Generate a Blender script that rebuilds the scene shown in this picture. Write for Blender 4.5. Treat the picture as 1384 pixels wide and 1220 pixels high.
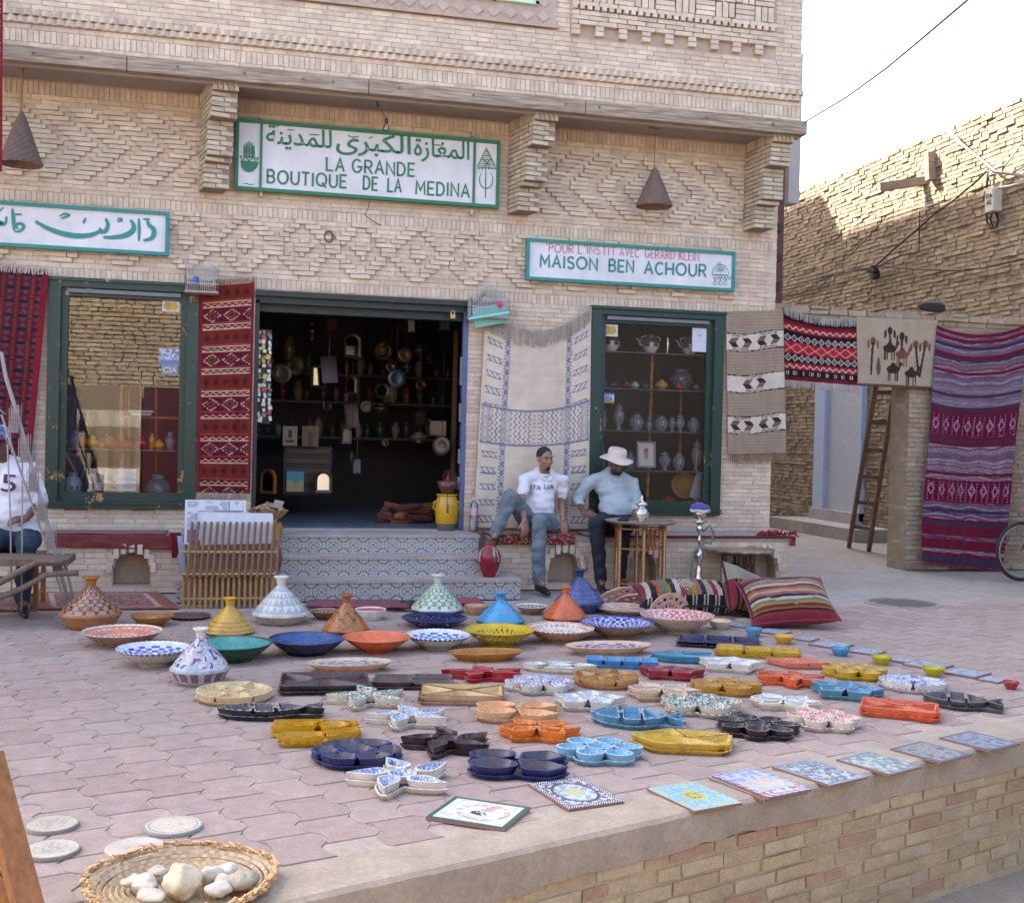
import bpy, bmesh, math, random
import numpy as np
from mathutils import Vector, Matrix, Euler, noise
from mathutils.bvhtree import BVHTree
random.seed(7); np.random.seed(7)
PI = math.pi
# ------------------------------------------------------------------ camera, sky, sun
scene = bpy.context.scene
for o in list(bpy.data.objects): bpy.data.objects.remove(o)
COL = scene.collection
FPX, PW, PH, EYE = 1550.0, 1384, 1220, 1.5
_ya, _p, _ro = math.radians(13.7), math.radians(-.66), math.atan(.0243)
c_f = Vector((math.sin(_ya)*math.cos(_p), math.cos(_ya)*math.cos(_p), math.sin(_p)))
_r0 = Vector((math.cos(_ya), -math.sin(_ya), 0)); _u0 = _r0.cross(c_f)
c_r = _r0*math.cos(_ro)+_u0*math.sin(_ro); c_u = _u0*math.cos(_ro)-_r0*math.sin(_ro)
CAM = Vector((0, 0, EYE))
cd = bpy.data.cameras.new('camera'); cam = bpy.data.objects.new('camera', cd); COL.objects.link(cam)
m = Matrix.Identity(4)
for i in range(3): m[i][0] = c_r[i]; m[i][1] = c_u[i]; m[i][2] = -c_f[i]; m[i][3] = CAM[i]
cam.matrix_world = m
cd.sensor_fit = 'HORIZONTAL'; cd.sensor_width = 36; cd.lens = FPX/PW*36; cd.clip_start = .05; cd.clip_end = 900
scene.camera = cam
SUN_EL, SUN_TO = 42.0, Vector((-.6, .8, 0))
w = bpy.data.worlds.new('World'); scene.world = w; w.use_nodes = True
nt = w.node_tree; sky = nt.nodes.new('ShaderNodeTexSky'); sky.sky_type = 'NISHITA'; sky.sun_disc = False
sky.sun_elevation = math.radians(SUN_EL); sky.sun_rotation = math.atan2(SUN_TO.x, SUN_TO.y)
sky.dust_density = 4.5; sky.air_density = .9; sky.ozone_density = .8
bg = nt.nodes['Background']; bg.inputs[1].default_value = .15
nt.links.new(sky.outputs[0], bg.inputs[0])
ld = bpy.data.lights.new('sun', 'SUN'); ld.energy = 4.2; ld.angle = math.radians(.5); ld.color = (1, .93, .82)
so = bpy.data.objects.new('sun', ld); COL.objects.link(so); so.location = (-20, 20, 30)
_e = math.radians(SUN_EL); _d = Vector((SUN_TO.x*math.cos(_e), SUN_TO.y*math.cos(_e), math.sin(_e)))
so.rotation_euler = _d.to_track_quat('Z', 'Y').to_euler()
vs = scene.view_settings; vs.view_transform = 'Standard'; vs.look = 'None'; vs.gamma = 1; vs.use_curve_mapping = False
vs.exposure = 2.6
# ------------------------------------------------------------------ helpers
def ray(x, y): return c_f + c_r*((x-PW/2)/FPX) - c_u*((y-PH/2)/FPX)
def G(x, y, z=0.0):            # picture point of a level surface at height z
    d = ray(x, y); return CAM + d*((z-EYE)/d.z)
def A(x, y, Y):                # picture point at depth Y
    d = ray(x, y); return CAM + d*(Y/d.y)
def AX(x, y, X):
    d = ray(x, y); return CAM + d*(X/d.x)
def proj(v):
    q = Vector(v)-CAM; z = q.dot(c_f)
    if z < .2: return None
    return (PW/2+FPX*q.dot(c_r)/z, PH/2-FPX*q.dot(c_u)/z, z)
def ppm(v): return FPX/(Vector(v)-CAM).dot(c_f)
def wl(o):
    v = Vector((0, 0, 0))
    while o is not None: v = v+o.location; o = o.parent
    return v
def tag(o, label, cat, group=None, kind=None):
    if label: o['label'] = label
    if cat: o['category'] = cat
    if group: o['group'] = group
    if kind: o['kind'] = kind
    return o
def thing(name, loc, label, cat, group=None):
    o = bpy.data.objects.new(name, None); COL.objects.link(o); o.location = loc; o.empty_display_size = .1
    return tag(o, label, cat, group)
TMP = bpy.data.scenes.new('tmp')
def evaluated_mesh(o):      # evaluate one object in a small scratch scene (fast), return its final mesh
    TMP.collection.objects.link(o)
    with bpy.context.temp_override(scene=TMP, view_layer=TMP.view_layers[0]): dg = bpy.context.evaluated_depsgraph_get(); dg.update()
    me = bpy.data.meshes.new_from_object(o.evaluated_get(dg)); TMP.collection.objects.unlink(o); return me
def bvh(o):
    return BVHTree.FromPolygons([v.co.copy() for v in o.data.vertices], [tuple(p.vertices) for p in o.data.polygons])
def copy_tree(o, parent=None):
    c = o.copy(); COL.objects.link(c); c.parent = parent
    for ch in list(o.children): copy_tree(ch, c)
    return c
W1 = (1., 1., 1.)
class MB:
    def __init__(s): s.v = []; s.f = []; s.c = []; s.a = []; s.mi = []; s.M = None
    def add(s, vs, fs, col=W1, acc=(0, 0, 0, 0), mi=0):
        b = len(s.v)
        if s.M is not None: vs = [s.M @ Vector(p) for p in vs]
        s.v += [tuple(p) for p in vs]
        for k, q in enumerate(fs):
            s.f.append([b+i for i in q])
            s.c.append(col[k] if isinstance(col, list) else col)
            s.a.append(acc[k] if isinstance(acc, list) else acc)
            s.mi.append(mi[k] if isinstance(mi, list) else mi)
    def box(s, c, d, rot=None, col=W1, acc=(0, 0, 0, 0), mi=0, jit=0, top=1.0):
        x, y, z = d[0]/2, d[1]/2, d[2]/2; P = []
        for dz in (-1, 1):
            k = top if dz > 0 else 1
            for dx, dy in ((-1, -1), (1, -1), (1, 1), (-1, 1)):
                p = Vector((dx*x*k, dy*y*k, dz*z))
                if jit: p += Vector((random.uniform(-jit, jit), random.uniform(-jit, jit), random.uniform(-jit, jit)))
                if rot is not None: p = rot @ p
                P.append(p+Vector(c))
        s.add(P, [(0, 3, 2, 1), (4, 5, 6, 7), (0, 1, 5, 4), (1, 2, 6, 5), (2, 3, 7, 6), (3, 0, 4, 7)], col, acc, mi)
    def bar(s, a, b, w, d=None, col=W1, mi=0, acc=(0, 0, 0, 0)):
        a = Vector(a); b = Vector(b); q = (b-a).to_track_quat('Z', 'Y').to_matrix()
        s.box((a+b)/2, (w, d or w, (b-a).length), q, col, acc, mi)
    def tube(s, pts, r, n=6, col=W1, mi=0, cap=True, acc=(0, 0, 0, 0)):
        pts = [Vector(p) for p in pts]; R = r if isinstance(r, (list, tuple)) else [r]*len(pts)
        V = []; F = []; ref = None
        for i, p in enumerate(pts):
            t = (pts[min(i+1, len(pts)-1)]-pts[max(i-1, 0)]).normalized()
            if ref is None: ref = t.orthogonal().normalized()
            ref = (ref-t*ref.dot(t)).normalized(); bn = t.cross(ref)
            for k in range(n):
                a = 2*PI*k/n; V.append(p+ref*(math.cos(a)*R[i])+bn*(math.sin(a)*R[i]))
        for i in range(len(pts)-1):
            for k in range(n): F.append((i*n+k, i*n+(k+1) % n, (i+1)*n+(k+1) % n, (i+1)*n+k))
        if cap: F.append(tuple(range(n))[::-1]); F.append(tuple((len(pts)-1)*n+k for k in range(n)))
        s.add(V, F, col, acc, mi)
    def lathe(s, prof, c=(0, 0, 0), n=32, fn=None, col=W1, acc=(0, 0, 0, 0), sx=1, sy=1, mi=0, skip=None, rot=0):
        V = []; F = []; CC = []; AC = []; m_ = len(prof)
        for r, z in prof:
            for k in range(n):
                a = 2*PI*k/n+rot; V.append((c[0]+r*math.cos(a)*sx, c[1]+r*math.sin(a)*sy, c[2]+z))
        for i in range(m_-1):
            for k in range(n):
                if skip and skip(i, k): continue
                F.append((i*n+k, i*n+(k+1) % n, (i+1)*n+(k+1) % n, (i+1)*n+k))
                if fn:
                    q = fn(i, (k+.5)/n); CC.append(q[0]); AC.append(q[1])
                else: CC.append(col); AC.append(acc)
        s.add(V, F, CC, AC, mi)
    def ell(s, c, r, rot=None, n=12, m_=8, col=W1, mi=0):
        V = []; F = []
        for i in range(m_+1):
            t = PI*i/m_
            for k in range(n):
                a = 2*PI*k/n; p = Vector((math.sin(t)*math.cos(a)*r[0], math.sin(t)*math.sin(a)*r[1], math.cos(t)*r[2]))
                if rot is not None: p = rot @ p
                V.append(p+Vector(c))
        for i in range(m_):
            for k in range(n): F.append((i*n+k, (i+1)*n+k, (i+1)*n+(k+1) % n, i*n+(k+1) % n))
        s.add(V, F, col, (0, 0, 0, 0), mi)
    def cap(s, a, b, ra, rb, n=12):     # tapered capsule
        a = Vector(a); b = Vector(b); t = (b-a); L = t.length; t = t.normalized() if L > 1e-6 else Vector((0, 0, 1))
        pts = []; R = []
        for i in range(1, 5): th = PI/2*(1-i/5.); pts.append(a-t*ra*math.sin(th)); R.append(ra*math.cos(th))
        pts.append(a); R.append(ra); pts.append(b); R.append(rb)
        for i in range(1, 5): th = PI/2*i/5.; pts.append(b+t*rb*math.sin(th)); R.append(rb*math.cos(th))
        s.tube(pts, R, n)
    def build(s, name, mats, parent=None, smooth=False, kind=None, edge=None):
        off = wl(parent) if parent else Vector((0, 0, 0))
        me = bpy.data.meshes.new(name)
        me.from_pydata([(p[0]-off.x, p[1]-off.y, p[2]-off.z) for p in s.v], [], s.f)
        mats = mats if isinstance(mats, (list, tuple)) else [mats]
        for m_ in mats: me.materials.append(m_)
        n = len(me.polygons)
        me.polygons.foreach_set('material_index', s.mi)
        if smooth: me.polygons.foreach_set('use_smooth', [True]*n)
        lt = np.zeros(n, np.int32); me.polygons.foreach_get('loop_total', lt)
        ca = me.color_attributes.new('Col', 'FLOAT_COLOR', 'CORNER')
        cc = np.ones((n, 4)); cc[:, :3] = np.array(s.c, float)[:, :3]
        ca.data.foreach_set('color', np.repeat(cc, lt, 0).ravel().astype(np.float32))
        aa = np.array(s.a, float)
        if mats and mats[0] and mats[0].name.startswith('glazed'):
            ac = me.color_attributes.new('Acc', 'FLOAT_COLOR', 'CORNER')
            ac.data.foreach_set('color', np.repeat(aa, lt, 0).ravel().astype(np.float32))
        me.update()
        o = bpy.data.objects.new(name, me); COL.objects.link(o)
        if parent: o.parent = parent
        if kind: o['kind'] = kind
        if smooth and edge:
            me.set_sharp_from_angle(angle=math.radians(edge))
        return o
def hsv(c, k): return tuple(max(0, min(1, x*k)) for x in c)
def mixc(a, b, t): return tuple(a[i]*(1-t)+b[i]*t for i in range(3))
def rgb(h):    # sRGB hex -> linear
    h = h.lstrip('#'); q = [int(h[i:i+2], 16)/255 for i in (0, 2, 4)]
    return tuple(((x+.055)/1.055)**2.4 if x > .04 else x/12.92 for x in q)
# ------------------------------------------------------------------ materials
class NT:
    def __init__(s, name):
        s.m = bpy.data.materials.new(name); s.m.use_nodes = True; s.t = s.m.node_tree
        s.b = s.t.nodes['Principled BSDF']; s.out = s.t.nodes['Material Output']
    def n(s, typ, **k):
        q = s.t.nodes.new(typ)
        for a, b in k.items(): setattr(q, a, b)
        return q
    def l(s, a, b): s.t.links.new(a, b)
    def noise(s, scale, detail=4, rough=.6, co=None, vec=None):
        q = s.n('ShaderNodeTexNoise'); q.inputs['Scale'].default_value = scale; q.inputs['Detail'].default_value = detail; q.inputs['Roughness'].default_value = rough
        if vec is not None: s.l(vec, q.inputs['Vector'])
        return q.outputs[0]
    def co(s, which='Object', sc=None):
        q = s.n('ShaderNodeTexCoord').outputs[which]
        if sc:
            mp = s.n('ShaderNodeMapping'); mp.inputs['Scale'].default_value = sc; s.l(q, mp.inputs[0]); q = mp.outputs[0]
        return q
    def pos(s, sc=None):
        q = s.n('ShaderNodeNewGeometry').outputs['Position']
        if sc:
            mp = s.n('ShaderNodeMapping'); mp.inputs['Scale'].default_value = sc; s.l(q, mp.inputs[0]); q = mp.outputs[0]
        return q
    def ramp(s, fac, stops):
        q = s.n('ShaderNodeValToRGB'); e = q.color_ramp.elements
        while len(e) < len(stops): e.new(.5)
        for i, (p, c) in enumerate(stops): e[i].position = p; e[i].color = (c[0], c[1], c[2], 1) if not isinstance(c, (int, float)) else (c, c, c, 1)
        s.l(fac, q.inputs[0]); return q.outputs[0]
    def mix(s, a, b, fac, mode='MIX'):
        q = s.n('ShaderNodeMix', data_type='RGBA', blend_type=mode)
        for v, k in ((fac, 0), (a, 6), (b, 7)):
            if hasattr(v, 'links'): s.l(v, q.inputs[k])
            elif isinstance(v, tuple): q.inputs[k].default_value = (*v[:3], 1)
            else: q.inputs[k].default_value = v
        return q.outputs[2]
    def math(s, op, a, b=0.0):
        q = s.n('ShaderNodeMath', operation=op)
        for v, k in ((a, 0), (b, 1)):
            if hasattr(v, 'links'): s.l(v, q.inputs[k])
            else: q.inputs[k].default_value = v
        return q.outputs[0]
    def attr(s, name): return s.n('ShaderNodeAttribute', attribute_name=name)
    def base(s, c):
        if isinstance(c, tuple): s.b.inputs['Base Color'].default_value = (*c[:3], 1)
        else: s.l(c, s.b.inputs['Base Color'])
    def set(s, rough=.7, metal=0, spec=.5, **k):
        s.b.inputs['Roughness'].default_value = rough; s.b.inputs['Metallic'].default_value = metal; s.b.inputs['Specular IOR Level'].default_value = spec
    def bump(s, h, strength=.3, dist=.01):
        q = s.n('ShaderNodeBump'); q.inputs['Strength'].default_value = strength; q.inputs['Distance'].default_value = dist
        s.l(h, q.inputs['Height']); s.l(q.outputs[0], s.b.inputs['Normal'])
def simple(name, c, rough=.6, metal=0, var=.12, nscale=12, bump=.1, bd=.004, spec=.5, usecol=False):
    t = NT(name); P = t.co('Object'); nz = t.noise(nscale, 5, .6, vec=P)
    k = t.ramp(nz, [(.25, 1-var), (.75, 1+var)])
    b = t.mix(c if not usecol else t.attr('Col').outputs[0], k, 1.0, 'MULTIPLY')
    if usecol and c != W1: b = t.mix(b, c, 1.0, 'MULTIPLY')
    t.base(b); t.set(rough, metal, spec)
    if bump: t.bump(t.noise(nscale*4, 4, .7, vec=P), bump, bd)
    return t.m
def m_masonry(name, stain=(.30, .24, .18), rough=.9, sc=1.0, bump=.6, amount=.35):
    t = NT(name); P = t.pos(); c = t.attr('Col').outputs[0]
    fine = t.noise(70*sc, 5, .75, vec=P); mid = t.noise(9*sc, 5, .6, vec=P); big = t.noise(1.1, 4, .55, vec=P)
    b = t.mix(c, t.ramp(fine, [(.25, .76), (.75, 1.2)]), 1., 'MULTIPLY')
    b = t.mix(b, t.ramp(mid, [(.3, .85), (.7, 1.12)]), 1., 'MULTIPLY')
    b = t.mix(b, stain, t.math('MULTIPLY', t.ramp(big, [(.45, 0.), (.72, 1.)]), amount))
    t.base(b); t.set(rough, 0, .25)
    h = t.math('ADD', t.math('MULTIPLY', fine, .6), mid); t.bump(h, bump, .012)
    return t.m
def m_ceramic():
    t = NT('glazed_ceramic'); c = t.attr('Col').outputs[0]; a = t.attr('Acc'); P = t.co('Object')
    v = t.n('ShaderNodeTexVoronoi'); v.feature = 'DISTANCE_TO_EDGE'; v.inputs['Scale'].default_value = 55; t.l(P, v.inputs['Vector'])
    wv = t.noise(60, 3, .6, vec=P)
    mk = t.math('MAXIMUM', t.ramp(v.outputs['Distance'], [(.05, 1.), (.11, 0.)]), t.ramp(wv, [(.55, 0.), (.6, 1.)]))
    b = t.mix(c, a.outputs['Color'], t.math('MULTIPLY', mk, a.outputs['Alpha']))
    nz = t.noise(14, 4, .6, vec=P); b = t.mix(b, t.ramp(nz, [(.3, .82), (.7, 1.14)]), 1., 'MULTIPLY')
    b = t.mix(b, (.42, .34, .27), t.ramp(t.noise(5, 6, .7, vec=t.pos()), [(.5, 0.), (.8, .25)]))   # dust
    t.base(b); t.set(.3, 0, .5)
    t.l(t.ramp(nz, [(.3, .16), (.75, .46)]), t.b.inputs['Roughness']); t.bump(t.noise(25, 3, .5, vec=P), .12, .004)
    return t.m
def m_cloth(name='woven_cloth', rough=.95, wscale=260):
    t = NT(name); c = t.attr('Col').outputs[0]; P = t.co('Object')
    nz = t.noise(6, 4, .6, vec=P); f = t.noise(wscale, 2, .6, vec=P)
    b = t.mix(c, t.ramp(nz, [(.3, .86), (.7, 1.1)]), 1., 'MULTIPLY'); b = t.mix(b, t.ramp(f, [(.3, .72), (.7, 1.2)]), 1., 'MULTIPLY')
    t.base(b); t.set(rough, 0, .1); t.b.inputs['Sheen Weight'].default_value = .15; t.bump(f, .5, .004)
    return t.m
def m_wood(name, c1, c2, rough=.6, sc=(3, 3, 40), usecol=False):
    t = NT(name); P = t.co('Object', sc); nz = t.noise(3, 6, .65, vec=P)
    b = t.ramp(nz, [(.3, c1), (.55, mixc(c1, c2, .5)), (.75, c2)]); t.base(b); t.set(rough, 0, .4); t.bump(nz, .4, .005)
    return t.m
def m_paint_worn(name, c, under, amt=.58):
    t = NT(name); P = t.pos(); nz = t.noise(5, 6, .72, vec=P); st = t.noise(16, 4, .7, vec=t.pos((1, 1, .25)))
    k = t.ramp(t.math('ADD', t.math('MULTIPLY', nz, .7), t.math('MULTIPLY', st, .3)), [(amt, 0.), (amt+.02, 1.)])
    b = t.mix(t.mix(c, t.ramp(t.noise(40, 4, .6, vec=P), [(.3, .75), (.7, 1.2)]), 1., 'MULTIPLY'), under, k)
    t.base(b); t.set(.45, 0, .5); t.bump(nz, .3, .004); return t.m
def m_glass(name, fac=.1, tint=(1, 1, 1)):
    t = NT(name); t.t.nodes.remove(t.b)
    tr = t.n('ShaderNodeBsdfTransparent'); tr.inputs[0].default_value = (*tint, 1); gl = t.n('ShaderNodeBsdfGlossy'); gl.inputs['Roughness'].default_value = 0
    fr = t.n('ShaderNodeFresnel'); fr.inputs[0].default_value = 1.5; mx = t.n('ShaderNodeMixShader')
    f = t.math('ADD', fr.outputs[0], fac); t.l(f, mx.inputs[0]); t.l(tr.outputs[0], mx.inputs[1]); t.l(gl.outputs[0], mx.inputs[2]); t.l(mx.outputs[0], t.out.inputs[0])
    return t.m
M = {}
M['brick'] = m_masonry('facade_brick', (.40, .28, .20), amount=.22, bump=.5)
M['oldbrick'] = m_masonry('old_brick', (.22, .17, .12), sc=.8, bump=.9, amount=.4)
M['paver'] = m_masonry('paver', (.30, .25, .22), sc=1.3, bump=.45, amount=.45)
M['concrete'] = m_masonry('concrete', (.24, .20, .17), sc=.7, bump=.6, amount=.5)
M['plaster'] = simple('plaster', (.30, .24, .20), .9, 0, .12, 3, .3, .01)
M['ceramic'] = m_ceramic(); M['cloth'] = m_cloth(); M['knit'] = m_cloth('chunky_cloth', wscale=120)
M['beam'] = m_wood('weathered_beam', (.15, .10, .07), (.50, .40, .30), .85, (1.2, 8, 18))
M['cane'] = m_wood('cane', (.26, .13, .045), (.50, .31, .15), .5, (20, 20, 3))
M['amberwood'] = m_wood('varnished_wood', (.19, .07, .016), (.38, .155, .035), .35, (12, 12, 3))
M['darkwood'] = m_wood('dark_wood', (.05, .022, .012), (.12, .06, .03), .4, (12, 12, 3))
M['greywood'] = m_wood('grey_ladder_wood', (.10, .065, .045), (.22, .15, .11), .85, (12, 12, 2))
M['green'] = m_paint_worn('green_paint', (.010, .036, .024), (.42, .22, .08), .592)
M['dkgreen'] = simple('dark_green_shutter', (.010, .020, .017), .5, 0, .2)
M['metal'] = simple('silver_metal', (.62, .58, .52), .22, .95, .2, 30, .2, .002)
M['brass'] = simple('brass_tray', (.52, .44, .34), .38, .85, .25, 40, .35, .003)
M['wire'] = simple('galvanised_wire', (.40, .38, .36), .45, .6, .2)
M['cable'] = simple('black_cable', (.02, .02, .02), .7)
M['col'] = simple('painted_surface', W1, .6, usecol=True, var=.1)
M['gloss'] = simple('gloss_painted', W1, .25, usecol=True, var=.08, bump=.03)
M['glass'] = m_glass('window_glass', .015); M['clear'] = m_glass('clear_glass', .05, (.92, .95, .95))
M['straw'] = simple('straw', W1, .85, usecol=True, var=.3, nscale=40, bump=.6)
M['skin'] = simple('skin', (.29, .145, .09), .5, 0, .12, 20, .15)
M['skin2'] = simple('skin_dark', (.13, .06, .038), .5, 0, .12, 20, .15)
M['hair'] = simple('black_hair', (.012, .010, .010), .7, 0, .3, 90, .6)
M['mirror'] = simple('mirror', (.30, .30, .31), .05, 1, .02, bump=0)
M['blacksoft'] = simple('black_fabric', (.012, .012, .015), .85, 0, .3, 30, .3)
# ------------------------------------------------------------------ masonry
UNIT = {}
def unit_meshes(key, mat, cols, jit=.06, n=3):
    if key in UNIT: return UNIT[key]
    L = []
    for c in cols:
        for q in range(n):
            me = bpy.data.meshes.new('brick'); V = []
            ch = .12
            for sz in (-1, 1):
                for sx, sy in ((-1, -1), (1, -1), (1, 1), (-1, 1)):
                    V.append((sx*.5+random.uniform(-jit, jit)*.5, sy*.5+random.uniform(-jit, jit)*.25, sz*.5+random.uniform(-jit, jit)))
            F = [(0, 3, 2, 1), (4, 5, 6, 7), (0, 1, 5, 4), (1, 2, 6, 5), (2, 3, 7, 6), (3, 0, 4, 7)]
            me.from_pydata(V, [], F); me.materials.append(mat)
            ca = me.color_attributes.new('Col', 'FLOAT_COLOR', 'CORNER')
            ca.data.foreach_set('color', np.tile(np.array([*c, 1.]), 24).astype(np.float32)); L.append(me)
    UNIT[key] = L; return L
class Bricks:
    def __init__(s, key, mat, cols, jit=.06, n=3): s.B = []; s.key = key; s.mat = mat; s.cols = cols; s.jit = jit; s.n = n
    def add(s, c, d, ang=0.0): s.B.append((Vector(c), d, ang, random.randrange(len(s.cols)*s.n)))
    def score(s, b):
        q = proj(b[0])
        if q is None or not (-20 < q[0] < PW+20 and -20 < q[1] < PH+20): return 0
        return b[1][0]*b[1][2]/(q[2]**2)
    def done(s, parent, name='brick', limit=300, rest='brickwork', rank=True):
        U = unit_meshes(s.key, s.mat, s.cols, s.jit, s.n)
        B = sorted(s.B, key=s.score, reverse=True) if len(s.B) > limit and rank else s.B
        off = wl(parent)
        for c, d, a, k in B[:limit]:
            o = bpy.data.objects.new(name, U[k]); COL.objects.link(o); o.parent = parent
            o.location = c-off; o.scale = d; o.rotation_euler = (0, 0, a)
        if len(B) > limit:
            V = []; F = []; C = []
            tmpl = [np.array([v.co for v in m_.vertices]) for m_ in U]; f0 = np.array([(0, 3, 2, 1), (4, 5, 6, 7), (0, 1, 5, 4), (1, 2, 6, 5), (2, 3, 7, 6), (3, 0, 4, 7)])
            for i, (c, d, a, k) in enumerate(B[limit:]):
                p = tmpl[k]*np.array(d); ca, sa = math.cos(a), math.sin(a)
                q = np.stack([p[:, 0]*ca-p[:, 1]*sa, p[:, 0]*sa+p[:, 1]*ca, p[:, 2]], 1)+np.array(c-off)
                V.append(q); F.append(f0+8*i); C.append(np.tile(np.array([*s.cols[k//s.n], 1.]), (24, 1)))
            me = bpy.data.meshes.new(rest); me.from_pydata(np.concatenate(V).tolist(), [], np.concatenate(F).tolist()); me.materials.append(s.mat)
            ca = me.color_attributes.new('Col', 'FLOAT_COLOR', 'CORNER'); ca.data.foreach_set('color', np.concatenate(C).ravel().astype(np.float32))
            o = bpy.data.objects.new(rest, me); COL.objects.link(o); o.parent = parent; o['kind'] = 'stuff'
def spans(x0, x1, z, holes):
    S = [(x0, x1)]
    for hx0, hx1, hz0, hz1 in holes:
        if hz0 < z < hz1:
            N = []
            for a, b in S:
                if hx1 <= a or hx0 >= b: N.append((a, b))
                else:
                    if hx0 > a: N.append((a, hx0))
                    if hx1 < b: N.append((hx1, b))
            S = N
    return S
class Face:    # a vertical brick face: O origin, U along, N outwards
    def __init__(s, bs, O, U, N): s.bs = bs; s.O = Vector(O); s.U = Vector(U); s.N = Vector(N); s.ang = math.atan2(U[1], U[0])
    def put(s, x0, x1, z0, z1, proud=0., depth=.08, j=.007, ang=0):
        jp = random.uniform(-.002, .002)
        c = s.O+s.U*((x0+x1)/2)+s.N*(proud+jp-depth/2)+Vector((0, 0, (z0+z1)/2))
        s.bs.add(c, (max(.01, x1-x0-j), depth, z1-z0-j), s.ang+ang)
    def course(s, x0, x1, z0, z1, L, off=0, holes=(), proud=0., depth=.08, j=.007, jit=.0, relief=None):
        for a, b in spans(x0, x1, (z0+z1)/2, holes):
            x = a-((a-off) % L if L else 0)
            while x < b-.004:
                l = L*(1+random.uniform(-jit, jit)); p, q = max(x, a), min(x+l, b)
                if b-q < L*.15: q = b
                if q-p > .012: s.put(p, q, z0, z1, proud+(relief((p+q)/2, (z0+z1)/2) if relief else 0), depth, j)
                x = q if q > x else x+l
    def stretch(s, x0, x1, z0, z1, pitch=.046, L=.2, holes=(), proud=0., jit=0., depth=.08, relief=None, j=.007):
        n = max(1, round((z1-z0)/pitch)); h = (z1-z0)/n
        for i in range(n): s.course(x0, x1, z0+i*h, z0+(i+1)*h, L, (i % 2)*L/2+random.uniform(-.01, .01), holes, proud, depth, j, jit, relief)
    def relief(s, x0, x1, z0, z1, fn, pitch=.046, L=.1, holes=(), hi=.02, j=.007):
        # fn(x,z) True = proud; each run of one level becomes its own bricks
        n = max(1, round((z1-z0)/pitch)); h = (z1-z0)/n; st = L/2
        for i in range(n):
            zc = z0+(i+.5)*h
            for a, b in spans(x0, x1, zc, holes):
                k0, k1 = math.floor(a/st), math.ceil(b/st); run = None
                for k in range(k0, k1+1):
                    v = fn((k+.5)*st, zc) if k < k1 else None
                    if run is None: run = [k, v]; continue
                    if v != run[1] or (k-run[0]) >= 4:
                        p, q = max(a, run[0]*st), min(b, k*st)
                        if q-p > .012: s.put(p, q, z0+i*h, z0+(i+1)*h, hi if run[1] else 0, .08, j)
                        run = [k, v]
def wall_slab(mb, x0, x1, z0, z1, yf, yb, holes, col):
    xs = sorted({x0, x1, *[h[0] for h in holes], *[h[1] for h in holes]}); xs = [x for x in xs if x0 <= x <= x1]
    for a, b in zip(xs, xs[1:]):
        zs = [(z0, z1)]
        for hx0, hx1, hz0, hz1 in holes:
            if hx0 <= a and hx1 >= b:
                N = []
                for p, q in zs:
                    if hz1 <= p or hz0 >= q: N.append((p, q))
                    else:
                        if hz0 > p: N.append((p, hz0))
                        if hz1 < q: N.append((hz1, q))
                zs = N
        for p, q in zs: mb.box(((a+b)/2, (yf+yb)/2, (p+q)/2), (b-a, yb-yf, q-p), col=col)
FCOL = [hsv((.635, .512, .395), k) for k in (.9, .95, .98, 1.01, 1.04, 1.08)]+[(.57, .44, .35), (.60, .49, .37)]
MORT = (.46, .36, .28)
# ------------------------------------------------------------------ ground
E0 = Vector((.18, 3.71, 0)); ED = (Vector((2.49, 4.58, 0))-E0).normalized(); EN = Vector((ED.y, -ED.x, 0))   # terrace front edge; EN outwards
def edge(t, inn=0): return E0+ED*t-EN*inn
mb = MB(); mb.add([(-400, -400, -.7), (400, -400, -.7), (400, 400, -.7), (-400, 400, -.7)], [(0, 1, 2, 3)], (.33, .27, .2))
mb.build('lower_street', M['concrete'], kind='structure')
mb = MB(); a, b = edge(-16, .06), edge(14, .06)
top = [(a.x, a.y), (b.x, b.y), (60, b.y), (60, 200), (-60, 200), (-60, a.y)]
V = [(x, y, -.012) for x, y in top]+[(x, y, -.9) for x, y in top]
mb.add(V, [(0, 1, 2, 3, 4, 5)]+[(i, i+6, (i+1) % 6+6, (i+1) % 6) for i in range(6)], (.36, .32, .28))
mb.build('upper_street', M['concrete'], kind='structure')
# cement cap strip along the edge (uneven)
cap = thing('terrace_wall', edge(0), 'low brick terrace wall with a chipped cement cap, along the front of the paving', 'wall')
mb = MB(); N_ = 150; V = []; F = []
for i in range(N_+1):
    t = -6+i*12/N_; p = edge(t); n1 = noise.noise((t*1.7, 0, 0)); n2 = noise.noise((t*6, 3, 0)); n3 = noise.noise((t*2.3, 9, 0)); n4 = noise.noise((t*9, 5, 0))
    zt = .003+n1*.003
    rows = [(-.27+n3*.02, zt-.006), (-.2, zt), (-.03, zt+.001), (-.004+n2*.006, zt-.001), (.012+n2*.006, zt-.016+n4*.004), (.016+n2*.008, -.08), (.012+n4*.01, -.145+n1*.03+n4*.022), (-.03, -.15+n1*.03+n4*.022)]
    for o_, z in rows: q = p+EN*o_; V.append((q.x, q.y, z))
for i in range(N_):
    for k in range(7): F.append((i*8+k, i*8+k+1, (i+1)*8+k+1, (i+1)*8+k))
mb.add(V, F, (.38, .31, .235)); mb.build('cement_cap', M['concrete'], cap, True, edge=28)
mb = MB(); q0, q1 = edge(-6), edge(6); r0_ = q0-EN*.25; r1_ = q1-EN*.25
mb.add([q0-EN*.010+Vector((0, 0, z)) for z in (-.02, -.72)]+[q1-EN*.010+Vector((0, 0, z)) for z in (-.02, -.72)], [(0, 1, 3, 2)], (.45, .36, .24)); mb.build('mortar_bed', M['brick'], cap)
BC = [(.50, .38, .22), (.47, .36, .22), (.52, .41, .26), (.46, .34, .21), (.50, .39, .26), (.44, .28, .18)]
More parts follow.
